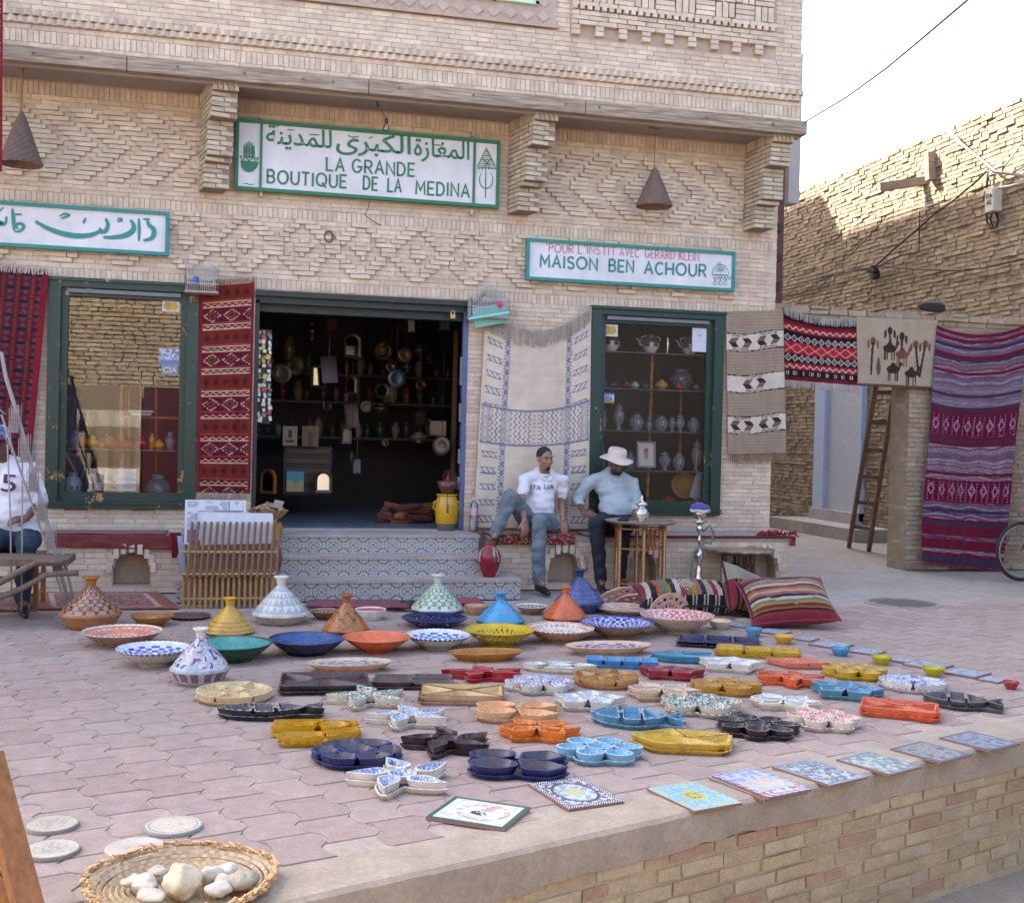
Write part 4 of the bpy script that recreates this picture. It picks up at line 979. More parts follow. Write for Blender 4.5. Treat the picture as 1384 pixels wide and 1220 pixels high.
def dish(mb, P, M_, z0, h, out, inn, acc, rim, beads, flare=.86, t=.012):
    cx = sum(p[0] for p in P)/len(P); cy = sum(p[1] for p in P)/len(P); n = len(P)
    P3 = [M_ @ Vector((x, y, 0)) for x, y in P]; c = M_ @ Vector((cx, cy, 0))
    size = sum((p-c).length for p in P3)/n
    def ring(k, z): return [(c.x+(p.x-c.x)*k, c.y+(p.y-c.y)*k, z) for p in P3]
    k1 = 1-t/size; k2 = 1-(t*1.5+h*.3)/size
    R = [ring(flare*.97, z0), ring(flare+(1-flare)*.6, z0+h*.55), ring(1, z0+h), ring(k1, z0+h+.001), ring(max(.3, k2), z0+h*.14), ring(max(.3, k2)*.5, z0+h*.1)]
    V = [p for r in R for p in r]+[(c.x, c.y, z0+h*.1)]; F = []; C = []; A_ = []; Z = (0, 0, 0, 0)
    for j in range(5):
        for i in range(n):
            F.append((j*n+i, j*n+(i+1) % n, (j+1)*n+(i+1) % n, (j+1)*n+i))
            if j < 2: C.append(out); A_.append(Z)
            elif j == 2: C.append(beads if beads and i % 2 else rim); A_.append(Z)
            else: C.append(inn); A_.append(acc)
    for i in range(n): F.append((5*n+i, 5*n+(i+1) % n, 6*n)); C.append(inn); A_.append(acc)
    mb.add(V, F, C, A_)
SER = 'compartment serving sets laid out on the paving'
def serve(x0, x1, y0, y1, label, kind, n, out, inn, rim=None, acc=None, beads=None, rot=0., baseh=.45, name='serving_set', H=.056, basecol=None, shape=None, single=False):
    xm = (x0+x1)/2; pf = G(xm, y1); pb = G(xm, y0+1.5, H)
    wd = (x1-x0)/ppm((pf+pb)/2)
    ln = max((pb-pf).length, .16); c = (pf+pb)/2; c.z = 0
    fw = Vector((c.x, c.y, 0)).normalized(); rt = Vector((fw.y, -fw.x, 0))
    M_ = Matrix(((rt.x*wd/2, fw.x*ln/2, 0, c.x), (rt.y*wd/2, fw.y*ln/2, 0, c.y), (0, 0, 1, 0), (0, 0, 0, 1)))
    P = comp(kind, n); P = [rot2([((x-sum(a for a, _ in p)/len(p))*1.07+sum(a for a, _ in p)/len(p), (y-sum(b for _, b in p)/len(p))*1.07+sum(b for _, b in p)/len(p)) for x, y in p], rot) for p in P]
    mx = max(abs(x) for p in P for x, y in p); my = max(abs(y) for p in P for x, y in p); P = [[(x/mx, y/my) for x, y in p] for p in P]
    o = thing(name, c, label, 'serving dish', SER); rim = rim or mixc(out, (.6, .58, .55), .16); acc = acc or (*mixc(inn, (.02, .015, .01), .55), .4); jz = random.uniform(.0, .006)  # default rim is lightened: a highlight painted into its colour
    # base tray outline = outer envelope of the dishes
    NB_ = 64; env = [0]*NB_
    for p in P:
        m_ = len(p)
        for i in range(m_):
            for k in range(6):
                x = p[i][0]+(p[(i+1) % m_][0]-p[i][0])*k/6; y = p[i][1]+(p[(i+1) % m_][1]-p[i][1])*k/6
                a = int((math.atan2(y, x) % (2*PI))/(2*PI)*NB_) % NB_; env[a] = max(env[a], math.hypot(x, y))
    for _ in range(3): env = [max(env[i], .5*(env[i-1]+env[(i+1) % NB_])*.96) for i in range(NB_)]
    bp = [(math.cos(2*PI*(i+.5)/NB_)*env[i]*1.02, math.sin(2*PI*(i+.5)/NB_)*env[i]*1.02) for i in range(NB_)]
    bh = H*baseh
    mb = MB(); dish(mb, bp, M_, .0, bh if not single else H*.8, basecol or out, basecol or inn, (0, 0, 0, 0), rim, beads, .9); mb.build('base_tray', M['ceramic'], o, True, edge=50)
    zb = bh*.8 if not single else H*.35
    for p in P:
        mb = MB(); dx = random.uniform(-.012, .012); dy = random.uniform(-.012, .012)
        dish(mb, [(x+dx, y+dy) for x, y in p], M_, zb+random.uniform(0, .003), H-zb+random.uniform(-.004, .004), out, inn, acc, rim, beads, .88); mb.build('dish', M['ceramic'], o, True, edge=50)
    return o
tan = (.56, .40, .27)
WB = dict(rim=C_WHT, beads=(.40, .42, .45))
SETS = [
 (917, 1026, 857, 877, 'dark navy oblong sectioned tray near the cushions', 'grid', 3, (.008, .011, .05), (.012, .016, .06), dict(H=.045)),
 (969, 1080, 870.7, 890, 'mustard yellow oblong set with scalloped edge beyond the white star set', 'grid2', 3, (.45, .27, .01), (.50, .30, .015), dict(beads=(.3, .16, .0))),
 (879, 965, 877.6, 897, 'teal-blue kite-shaped set between the dark navy tray and the dark red set', 'wedge', 3, (.03, .19, .30), (.05, .25, .38), dict(H=.045)),
 (793, 889, 886, 904, 'flat bright blue oblong tray with four sections', 'grid', 4, (.04, .19, .42), (.07, .26, .48), dict(H=.05)),
 (943, 1032, 885, 911, 'white star set with pale clay sides, behind the amber flower set', 'star', 5, (.58, .52, .43), (.58, .58, .56), dict(rim=C_WHT, acc=(.3, .35, .45, .3))),
 (1035, 1122, 886, 905, 'salmon pink square tray beyond the orange-red flower set', 'grid2', 2, C_SAL, (.62, .15, .08), dict(H=.045, rot=.5)),
 (706, 807, 892, 911, 'long white leaf-shaped set with blue speckles, left of the amber round set', 'eye', 3, (.56, .48, .38), C_WHT, dict(rim=C_WHT, beads=(.35, .37, .4), acc=(.1, .14, .35, .4), H=.045)),
 (775, 863, 902, 933, 'round amber set on a tan base with orange-brown sections', 'round', 5, (.50, .27, .11), (.42, .20, .03), dict(acc=(.12, .06, .03, .5), rim=(.40, .19, .04), beads=(.2, .1, .02))),
 (862, 953, 897, 921, 'dark red set of diamond dishes behind the cream leaf set', 'star', 5, (.24, .008, .02), (.20, .02, .03), dict()),
 (596, 716, 898, 924, 'bright red curved set behind the white-purple flower set', 'pinwheel', 5, (.30, .005, .012), (.36, .03, .03), dict()),
 (931, 1030, 914, 942, 'amber flower set left of the orange-red one', 'flower', 5, (.46, .24, .02), (.40, .20, .02), dict(beads=(.30, .14, .02))),
 (1024, 1119, 904, 932, 'orange-red flower set with five petals', 'pinwheel', 6, (.56, .09, .02), (.50, .10, .03), dict()),
 (1112, 1198, 894.6, 921, 'mustard yellow flower set behind the light blue star', 'flower', 6, (.46, .29, .01), (.50, .28, .03), dict()),
 (1095, 1194, 917, 950, 'light blue star-shaped set on the right', 'star', 5, (.07, .21, .30), (.08, .24, .35), dict()),
 (1189, 1279, 910, 938, 'round white set with blue fish pattern, farthest right of the white sets', 'round', 4, (.62, .58, .52), (.56, .58, .62), dict(rim=C_WHT, beads=(.05, .07, .25), acc=(.04, .07, .32, .6))),
 (1250, 1352, 935, 962, 'dark grey fish tray at the far right', 'fish', 3, (.06, .055, .055), (.08, .075, .075), dict(H=.05)),
 (1166, 1266, 944, 973, 'orange oblong set at the right, front of the white round set', 'square', 4, (.58, .10, .03), (.56, .10, .04), dict(beads=(.45, .06, .02))),
 (1013, 1108, 936, 963, 'white oval platter set with pale blue swirls', 'leafset', 3, (.56, .48, .38), (.58, .60, .58), dict(rim=C_WHT, acc=(.14, .28, .38, .5), single=True, H=.045)),
 (1064, 1163, 955.6, 991, 'white petal set with orange-red painted sections', 'flower', 6, (.60, .52, .42), (.62, .50, .44), dict(rim=C_WHT, beads=(.4, .3, .25), acc=(.56, .10, .04, .9))),
 (968, 1080, 963.5, 1003, 'black flower set beside the yellow wedge set', 'flower', 7, C_BLK, (.03, .018, .016), dict(beads=(.06, .04, .05))),
 (846, 947, 920, 951, 'plain cream leaf set between the dark red and the green-white sets', 'leafset', 3, (.54, .40, .26), (.56, .46, .32), dict(basecol=(.5, .36, .22))),
 (891, 1002, 933.6, 972, 'white set with dark green lace, right of the light blue fish', 'flower', 5, (.56, .47, .36), (.52, .54, .48), dict(rim=C_WHT, beads=(.1, .14, .1), acc=(.03, .08, .05, .95))),
 (798, 924, 954, 988, 'light blue fish-shaped set', 'fish', 3, (.07, .20, .30), (.08, .23, .34), dict(beads=(.35, .45, .5))),
 (852, 991, 983.6, 1021, 'flat yellow wedge-shaped set nearest the picture tiles', 'wedge', 4, (.50, .31, .03), (.56, .38, .06), dict(beads=(.42, .25, .02), H=.05)),
 (751, 869, 994, 1037, 'light blue flower set with six round petals', 'flower', 6, (.16, .34, .46), (.20, .40, .52), dict(acc=(.04, .18, .4, .7), beads=(.45, .52, .55))),
 (682, 776, 909, 941, 'white scalloped flower set with purple-blue specks', 'flower', 6, (.58, .53, .45), (.56, .56, .60), dict(rim=C_WHT, beads=(.2, .2, .3), acc=(.05, .05, .26, .8))),
 (747, 846, 931.5, 965, 'white star set with pale blue centre, between the round amber set and the blue fish', 'star', 5, (.56, .49, .39), (.58, .60, .56), dict(rim=C_WHT, beads=(.4, .45, .5), acc=(.1, .2, .4, .5))),
 (643, 756, 945, 980, 'tan set with orange painted sections', 'butterfly', 4, (.56, .36, .19), (.60, .24, .08), dict(rim=(.60, .42, .25), beads=(.5, .25, .1), acc=(.62, .42, .2, .5))),
 (672, 785, 970, 1006, 'bright orange set with beaded edges in front of the tan and orange one', 'leafset', 4, (.60, .15, .01), (.60, .20, .02), dict(beads=(.5, .1, .0))),
 (633, 768, 1010, 1058, 'navy blue butterfly-shaped set nearest the front', 'butterfly', 4, (.010, .014, .07), (.045, .035, .055), dict(rim=(.025, .04, .14), acc=(.10, .07, .06, .5))),
 (542, 672, 981, 1028, 'black spiral star set in the middle front', 'pinwheel', 5, (.02, .012, .014), (.035, .018, .015), dict(acc=(.1, .07, .05, .5), rim=(.05, .02, .03))),
 (494, 615, 950.5, 990, 'white pinwheel set with blue leaves, second from the left front', 'pinwheel', 5, (.58, .51, .42), (.52, .58, .62), dict(acc=(.05, .15, .4, .8), **WB)),
 (440, 557, 924.5, 962, 'white set with dark green zigzags behind the white and blue pinwheel', 'pinwheel', 5, (.56, .48, .37), (.52, .55, .48), dict(acc=(.03, .08, .05, .95), rim=C_WHT, beads=(.12, .16, .12))),
 (505, 611, 908.6, 933, 'thin dark brown oblong tray behind the tan triangles', 'grid2', 2, (.05, .025, .025), (.10, .06, .055), dict(H=.045)),
 (568, 680, 923, 954, 'tan oblong set of triangles with black edges', 'square', 4, (.52, .34, .19), (.52, .33, .12), dict(rim=(.04, .03, .03), acc=(.55, .42, .2, .4))),
 (380, 497, 906, 940, 'black square set of triangles stacked on a second square tray', 'square', 4, (.02, .014, .015), (.05, .028, .028), dict(acc=(.14, .05, .06, .5))),
 (266, 367, 919, 956, 'plain cream round set, farthest left of the serving sets', 'round', 6, (.56, .40, .20), (.58, .46, .24), dict(basecol=(.54, .36, .18))),
 (296, 437, 947, 975, 'long black fish-shaped set with white beaded edge', 'fish', 3, (.015, .014, .016), (.05, .045, .045), dict(beads=(.4, .4, .4), acc=(.22, .18, .15, .6))),
 (369, 487, 970, 1011, 'bright yellow set with red stitched edges', 'pills', 4, (.54, .32, .005), (.50, .28, .01), dict(rim=(.50, .26, .01), beads=(.35, .06, .01))),
 (422, 543, 996.5, 1043, 'navy blue gear-shaped set with a round centre dish', 'gear', 6, (.010, .014, .065), (.06, .045, .05), dict(rim=(.035, .055, .17), acc=(.12, .1, .12, .4))),
 (468, 618, 1021, 1083, 'large white pinwheel set with blue lace, nearest of all the sets', 'pinwheel', 5, (.60, .53, .43), (.54, .58, .64), dict(acc=(.03, .09, .35, .85), rim=C_WHT, beads=(.48, .48, .47))),
]
for a in SETS:
    serve(a[0], a[1], a[2], a[3], a[4], a[5], a[6], a[7], a[8], **a[9])
# ------------------------------------------------------------------ picture tiles
def grid_print(W_, H_, fn, n):     # flat printed sheet as a colour-attribute grid (unit x,y)
    nx, ny = n; V = []; F = []; C = []
    for j in range(ny+1):
        for i in range(nx+1): V.append(((i/nx-.5)*W_, (j/ny-.5)*H_, 0))
    for j in range(ny):
        for i in range(nx): F.append((j*(nx+1)+i, j*(nx+1)+i+1, (j+1)*(nx+1)+i+1, (j+1)*(nx+1)+i)); C.append(fn((i+.5)/nx, (j+.5)/ny))
    return V, F, C
def nz(u, v, s=6, k=0): return noise.noise((u*s+k*7.3, v*s, k*3.1))
def pic_green(u, v):
    if min(u, 1-u, v, 1-v) < .07: return (.04, .12, .09)
    if min(u, 1-u, v, 1-v) < .10: return (.6, .6, .55)
    r = math.hypot(u-.5, v-.45)
    if abs(r-.30) < .03 and nz(u, v, 14, 2) > -.1: return (.42, .36, .24)
    if abs(u-.45) < .09 and abs(v-.5) < .12 and nz(u, v, 30, 5) > .1: return (.05, .05, .05)
    if .55 < u < .85 and abs(v-.45+.3*(u-.55)) < .06: return (.50, .34, .38)
    return (.62, .60, .50) if nz(u, v, 9, 1) > -.15 else (.52, .52, .46)
def pic_blackwhite(u, v):
    e = min(u, 1-u, v, 1-v)
    if e < .10: return (.05, .04, .07) if int((u+v)*40) % 2 else (.55, .55, .55)
    r = math.hypot(u-.5, v-.5)
    if abs(r-.34) < .025: return (.12, .10, .14)
    if r > .36: return (.50, .50, .52) if nz(u, v, 18, 3) > 0 else (.15, .13, .18)
    if r < .16: return (.52, .50, .25) if nz(u, v, 12, 4) > -.1 else (.4, .42, .4)
    return (.48, .56, .58) if nz(u, v, 12, 6) > -.05 else (.30, .36, .40)
def pic_sun(u, v):
    r = math.hypot(u-.5, v-.5); a = math.atan2(v-.5, u-.5)
    if r < .2+.025*math.sin(a*14): return (.50, .46, .10) if not (abs(r-.1) < .03 and nz(u, v, 20, 1) > 0) else (.12, .14, .08)
    if min(u, 1-u, v, 1-v) < .14 and nz(u, v, 16, 2) > .12: return (.50, .48, .25)
    return (.22, .42, .56) if nz(u, v, 20, 8) > -.1 else (.34, .52, .60)
def pic_arch(u, v):
    e = min(u, 1-u, v, 1-v)
    if e < .08: return (.50, .50, .58) if int((u*14+v*14)) % 2 else (.16, .16, .40)
    if v > .6: return (.42, .50, .62) if nz(u, v, 8, 1) > 0 else (.30, .30, .55)
    if v < .2: return (.42, .16, .16) if nz(u, v, 10, 4) > -.1 else (.55, .5, .45)
    return (.60, .46, .36) if nz(u, v, 7, 3) > -.05 else (.30, .48, .60)
def pic_swirl(k, c1, c2, c3):
    def f(u, v):
        if min(u, 1-u, v, 1-v) < .05: return c3
        q = nz(u, v, 9, k)+.6*nz(u, v, 18, k+1)
        return c1 if q > .12 else (c2 if q > -.25 else c3)
    return f
TG = 'painted picture tiles laid along the terrace edge'
def tile_px(P, fn, label, n=(40, 32), th=.012, z=0, group=TG, stack=1):
    # P: four picture points (left, far, right, near) of the tile's top
    Q = [G(x, y, z+th*stack) for x, y in P]; c = sum(Q, Vector())/4; c.z = 0
    ex = ((Q[1]-Q[0])+(Q[2]-Q[3]))/2; ey = ((Q[0]-Q[3])+(Q[1]-Q[2]))/2
    # keep the tile a true rectangle
    ux = ex.normalized(); uy = Vector((-ux.y, ux.x, 0)); W_ = ex.length; H_ = abs(ey.dot(uy)); sg = 1 if ey.dot(uy) > 0 else -1
    o = thing('picture_tile', c, label, 'tile', group); 
    for s in range(stack):
        mb = MB(); Mx = Matrix(((ux.x, uy.x*sg, 0, c.x+(.01*s)), (ux.y, uy.y*sg, 0, c.y-(.012*s)), (0, 0, 1, 0), (0, 0, 0, 1)))
        V, F, C = grid_print(W_, H_, fn, n if s == stack-1 else (4, 4)); z1 = th*(s+1)+z+random.uniform(0, .002); mb.M = Mx
        mb.add([(x, y, z1) for x, y, _ in V], F, C)
        w2, h2 = W_/2, H_/2; mb.add([(-w2, -h2, z1-.0005), (w2, -h2, z1-.0005), (w2, h2, z1-.0005), (-w2, h2, z1-.0005), (-w2, -h2, z1-th), (w2, -h2, z1-th), (w2, h2, z1-th), (-w2, h2, z1-th)], [(0, 1, 5, 4), (1, 2, 6, 5), (2, 3, 7, 6), (3, 0, 4, 7), (4, 5, 6, 7)], (.22, .12, .10))
        mb.build('tile', M['gloss'], o)
    return o
tile_px([(575, 1104), (614.6, 1076), (718, 1090.5), (682.7, 1120)], pic_green, 'picture tile with a dark green frame and a pale portrait, nearest to the left', (44, 34))
tile_px([(714, 1059), (784.5, 1049), (845, 1083), (768, 1092)], pic_blackwhite, 'black and white bordered picture tile right of the green-framed one', (44, 44))
tile_px([(868, 1066), (931.5, 1057), (1009, 1083), (945.8, 1095)], pic_sun, 'sky-blue tile with a yellow sun face', (44, 40))
tile_px([(952, 1046), (1015, 1037), (1090.6, 1064), (1040, 1076)], pic_arch, 'stack of picture tiles topped by an arch scene in pink and blue', (40, 36), stack=2)
tile_px([(1041.6, 1036), (1090.6, 1025), (1174.5, 1049), (1123.8, 1060)], pic_swirl(3, (.40, .44, .46), (.14, .15, .16), (.22, .28, .34)), 'grey and black picture tile with running figures, right of the arch scene')
tile_px([(1125.5, 1026), (1172.7, 1016), (1248, 1034), (1207.7, 1046)], pic_swirl(5, (.40, .46, .46), (.20, .25, .22), (.18, .22, .26)), 'grey-green landscape picture tile')
tile_px([(1202, 1010), (1246, 1002), (1312, 1018), (1272, 1031)], pic_swirl(7, (.30, .26, .22), (.26, .30, .32), (.14, .16, .18)), 'brownish picture tile second from the right end')
tile_px([(1269, 995), (1312, 988), (1378, 1003), (1338, 1015)], pic_swirl(9, (.28, .32, .36), (.22, .26, .30), (.14, .16, .18)), 'dull blue picture tile at the right end of the terrace edge')
BT = 'picture tiles in a row beside the small bowls'
sm = [(1046, 852.5, 40, 'white tile left of the first yellow bowl'), (1088, 862, 32, 'small pale tile right of the first yellow bowl'), (1123, 870, 52, 'blue-edged picture tile behind the second blue bowl'), (1171.5, 879, 44, 'pale picture tile between the second blue and the lime bowl'), (1219, 891, 34, 'pale picture tile behind the lime bowls'), (1254, 897, 60, 'white-blue picture tile behind the last lime bowl'), (1306, 908, 58, 'grey picture tile right of the last lime bowl'), (1341, 917, 38, 'faint grey tile beside the red bowl'), (1000, 843, 44, 'pale tile beside the cream bowl')]
for i, (x, y, w_, lb) in enumerate(sm):
    h = w_*.14; tile_px([(x-w_/2, y-h*.15), (x-w_*.08, y-h), (x+w_/2, y+h*.35), (x+w_*.12, y+h)], pic_swirl(11+i, (.46, .50, .54), (.34, .42, .50), (.30, .30, .32)), lb, (14, 14), group=BT)
mb = MB(); mb.bar(G(1000, 838)+Vector((0, 0, .012)), G(1040, 847)+Vector((0, 0, .012)), .10, .015, col=(.46, .36, .24)); o = mb.build('wooden_board', M['col']); tag(o, 'small bare wooden board lying before the cushions', 'board')
# round pale coasters, bottom left
CG = 'round stone discs on the paving, bottom left'
def disc(xc, yc, w_, label, c1, c2, mo):
    p = G(xc, yc, .015); p.z = 0; R = w_/2/ppm(p); o = thing('stone_disc', p, label, 'disc', CG)
    mb = MB(); mb.lathe([(R, 0), (R*1.01, .010), (R*.99, .016)], p, 48, col=c2); rr = [1-.07*i for i in range(14)]+[0.01]
    def f(i, u):
        if i == 0: return (c2 if mo else c1, (0, 0, 0, 0))
        if mo == 2 and i in (2,): return (c2, (0, 0, 0, 0))
        if mo == 1 and i in (5, 6, 7, 8) and nz(u*3, i*.2, 4, int(xc)) > .12: return (mixc(c1, (.35, .22, .18), .5), (0, 0, 0, 0))
        if i > 8 and nz(u*4, i*.2, 3, int(yc)) > 0: return (mixc(c1, c2, .55), (0, 0, 0, 0))
        return (c1, (0, 0, 0, 0))
    mb.lathe([(R*.99*q, .016) for q in rr], p, 48, f); mb.build('disc', M['brick'], o)
disc(70, 1112, 70, 'round stone disc with grey rim, upper left of the four', (.46, .42, .34), (.25, .235, .21), 1)
disc(69.5, 1146, 75, 'round stone disc with grey rim, directly below the upper left one', (.48, .44, .36), (.25, .235, .21), 1)
disc(234, 1114, 78, 'cream disc with a thin blue ring, farthest right of the discs', (.54, .47, .36), (.30, .30, .29), 2)
disc(183, 1145, 80, 'pale cream disc partly under the straw tray', (.54, .48, .40), (.40, .36, .30), 0)
disc(2, 1178, 60, 'cream disc cut off at the left edge behind the wooden post', (.50, .45, .36), (.2, .2, .22), 1)
# straw tray with stones
p = G(245, 1194, .02); p.z = 0; R = 124/ppm(p); tr_ = thing('straw_tray', p, 'round woven straw tray with a ragged rim holding pale stones', 'tray')
mb = MB(); nr = 16; n = 90
for j in range(nr):
    r0 = R*(j+.15)/nr; r1 = R*(j+1.1)/nr; z = .012+(.03*max(0, (j-nr+4))/4)
    def f(i, u, j=j): k = .75+.35*random.random(); s_ = 1 if int(u*n+j) % 2 else .8; return (hsv((.52, .38, .22), k*s_), (0, 0, 0, 0))
    mb.lathe([(r0, z), (r0+(r1-r0)*.5, z+.009), (r1, z)], p, n, f, sy=.98)
mb.build('coils', M['straw'], tr_, False)
mb = MB()
for i in range(420):
    a = 2*PI*i/420; w1 = R*(1.0+.03*math.sin(a*5)+random.uniform(-.02, .02)); q = p+Vector((math.cos(a)*w1, math.sin(a)*w1*.98, .042+random.uniform(-.008, .016)))
    d = Vector((-math.sin(a)+random.uniform(-.5, .5), math.cos(a)+random.uniform(-.5, .5), random.uniform(-.3, .5))).normalized()*random.uniform(.02, .035)
    mb.bar(q-d*.5, q+d*.6, .009, .004, col=hsv((.56, .36, .17), random.uniform(.7, 1.2)))
mb.build('ragged_rim', M['straw'], tr_, kind='stuff')
SGp = 'pale stones on the straw tray'
M['stone'] = m_masonry('stone', (.40, .26, .12), sc=2, bump=.5, amount=.8)
for i, (x, y, w_, h_, lb, ck) in enumerate(((246, 1196, 48, 38, 'largest, chunky yellowish stone in the middle of the straw tray', (.58, .50, .36)), (196, 1194, 36, 18, 'rounded white stone left of the largest one', (.56, .50, .40)), (205, 1207, 34, 12, 'flat white stone at the front left of the largest one', (.58, .52, .42)), (180, 1188, 30, 12, 'small greyish stone at the left of the heap', (.50, .45, .36)), (213, 1174, 26, 10, 'half-hidden pale stone behind the heap, left', (.52, .46, .36)), (286, 1182, 26, 22, 'tall white stone right of the largest one', (.58, .52, .42)), (307, 1172, 28, 12, 'flat pale stone at the back right of the heap', (.58, .54, .46)), (296, 1198, 32, 14, 'pale stone front right of the heap', (.60, .56, .47)), (302, 1187, 22, 14, 'small white stone between two others, right', (.56, .50, .41)), (329, 1188, 40, 22, 'grey-brown crusty stone at the far right of the heap', (.40, .35, .26)), (276, 1175, 18, 12, 'small orange-brown stone behind the white one', (.42, .30, .18)))):
    c = G(x, y+6, .045); w2 = w_/1.65/ppm(c); h2 = h_/1.6/ppm(c)
    mb = MB(); mb.ell(c+Vector((0, 0, h2*.45)), (w2, w2*.8, h2*.95), Euler((0, 0, random.random()*3)).to_matrix(), 30, 20)
    mb.v = [tuple(Vector(v)+(Vector(v)-c).normalized()*w2*.26*(noise.noise(Vector(v)*22+Vector((i*5, 0, 0)))+.5*noise.noise(Vector(v)*50))) for v in mb.v]; mb.c = [ck]*len(mb.f)
    o = mb.build('pale_stone', M['stone'], smooth=True, edge=50); tag(o, lb, 'stone', SGp)
# ------------------------------------------------------------------ signs
TEAL = (.02, .22, .19); GRN = (.015, .16, .07); SW = (.62, .60, .62)
M['teal'] = simple('teal_lettering', TEAL, .5, bump=0); M['signgreen'] = simple('green_lettering', GRN, .5, bump=0); M['signred'] = simple('faded_red_lettering', (.52, .12, .16), .6, bump=0, var=.3)
M['sign'] = simple('painted_sign_board', W1, .45, var=.16, nscale=3, bump=.08, usecol=True)
YS = YF-.085
def S(x, y): return A(x, y, YS)
RK = 0
def ribbon(mb, pts, w0, y=None, col=W1, n=5):
    """flat brush stroke through picture points on the sign plane"""
    global RK; RK += 1
    P = [S(*p) for p in pts]; Q = []
    for i in range(len(P)-1):
        a, b, c, d = P[max(0, i-1)], P[i], P[i+1], P[min(len(P)-1, i+2)]
        for k in range(n): t = k/n; Q.append(.5*((2*b)+(c-a)*t+(2*a-5*b+4*c-d)*t*t+(3*b-a-3*c+d)*t**3))
    Q.append(P[-1]); V = []; m_ = len(Q); yy = (y if y is not None else YS)-.003-.0003*(RK % 9)
    for i, p in enumerate(Q):
        t = (Q[min(i+1, m_-1)]-Q[max(i-1, 0)]); t.y = 0; t = t.normalized() if t.length > 0 else Vector((1, 0, 0)); nn = Vector((-t.z, 0, t.x))
        k = w0*(.45+.55*math.sin(PI*min(.95, max(.08, i/(m_-1)))))
        for s in (1, -1): q = p+nn*k*.5*s; V.append((q.x, yy, q.z))
    mb.add(V, [(2*i, 2*i+1, 2*i+3, 2*i+2) for i in range(m_-1)], col)
def arc(cx, cy, rx, ry, a0, a1, n=10): return [(cx+rx*math.cos(math.radians(a0+(a1-a0)*i/n)), cy+ry*math.sin(math.radians(a0+(a1-a0)*i/n))) for i in range(n+1)]
GLY = {'A': (.8, [[(0, 0), (.4, 1), (.8, 0)], [(.15, .34), (.65, .34)]]), 'B': (.7, [[(0, 0), (0, 1), (.35, 1)]+arc(.35, .76, .28, .24, 90, -90)+[(0, .52)], [(.3, .52)]+arc(.38, .26, .30, .26, 90, -90)+[(0, 0)]]), 'C': (.75, [arc(.42, .5, .42, .5, 50, 310, 14)]), 'D': (.75, [[(0, 0), (0, 1), (.25, 1)]+arc(.28, .5, .45, .5, 90, -90, 12)+[(0, 0)]]),
  'E': (.6, [[(.6, 1), (0, 1), (0, 0), (.6, 0)], [(0, .5), (.5, .5)]]), 'G': (.9, [arc(.45, .5, .45, .5, 50, 350, 16)+[(.9, .45), (.5, .45)]]), 'H': (.75, [[(0, 0), (0, 1)], [(.75, 0), (.75, 1)], [(0, .5), (.75, .5)]]), 'I': (.08, [[(.04, 0), (.04, 1)]]), 'K': (.7, [[(0, 0), (0, 1)], [(.65, 1), (0, .45)], [(.2, .6), (.7, 0)]]), 'L': (.6, [[(0, 1), (0, 0), (.6, 0)]]),
  'M': (.9, [[(0, 0), (.05, 1), (.45, .3), (.85, 1), (.9, 0)]]), 'N': (.75, [[(0, 0), (0, 1), (.75, 0), (.75, 1)]]), 'O': (1.0, [arc(.5, .5, .5, .5, 0, 360, 20)]), 'P': (.65, [[(0, 0), (0, 1), (.35, 1)]+arc(.36, .74, .28, .26, 90, -90)+[(0, .48)]]), 'Q': (1.0, [arc(.5, .5, .5, .5, 0, 360, 20), [(.6, .25), (.95, -.1)]]), 'R': (.7, [[(0, 0), (0, 1), (.35, 1)]+arc(.36, .74, .3, .26, 90, -90)+[(0, .48)], [(.3, .48), (.7, 0)]]),
  'S': (.6, [arc(.3, .76, .28, .24, 30, 260, 9)+arc(.3, .26, .3, .26, 80, -150, 9)]), 'T': (.7, [[(0, 1), (.7, 1)], [(.35, 1), (.35, 0)]]), 'U': (.75, [[(0, 1), (0, .35)]+arc(.375, .36, .375, .36, 180, 360, 10)+[(.75, 1)]]), 'V': (.75, [[(0, 1), (.375, 0), (.75, 1)]]), "'": (.1, [[(.06, 1.05), (0, .8)]])}
def sign_word(s, px0, px1, yb0, yb1, hpx, sw, mat, parent):
    a, b = S(px0, yb0), S(px1, yb1); H = hpx/ppm(a); gap = .34; tot = sum(GLY[ch][0] for ch in s)+gap*(len(s)-1); k = (b.x-a.x-sw)/tot; x = a.x+sw/2; mb = MB()
    for ch in s:
        w_, st = GLY[ch]; zb = a.z+(b.z-a.z)*(x-a.x)/(b.x-a.x)+random.uniform(-.003, .003)
        for pk, P in enumerate(st):
            Q = [Vector((x+p[0]*k, YS-.0035-.0005*pk, zb+p[1]*H)) for p in P]; m_ = len(Q); V = []
            for i in range(m_):
                d1 = (Q[i]-Q[i-1]) if i else (Q[1]-Q[0]); d2 = (Q[i+1]-Q[i]) if i < m_-1 else (Q[i]-Q[i-1])
                d1 = d1.normalized(); d2 = d2.normalized(); t = (d1+d2); t = t.normalized() if t.length > .05 else d1; nn = Vector((-t.z, 0, t.x)); c_ = max(.45, abs(nn.dot(Vector((-d1.z, 0, d1.x))))); e = t*(sw*.25*((i == m_-1)-(i == 0)))
                for sg in (1, -1): V.append(Q[i]+e+nn*(sg*sw/2/c_))
            mb.add(V, [(2*i, 2*i+1, 2*i+3, 2*i+2) for i in range(m_-1)])
        x += (w_+gap)*k
    mb.build('lettering', M[mat], parent, kind='stuff')
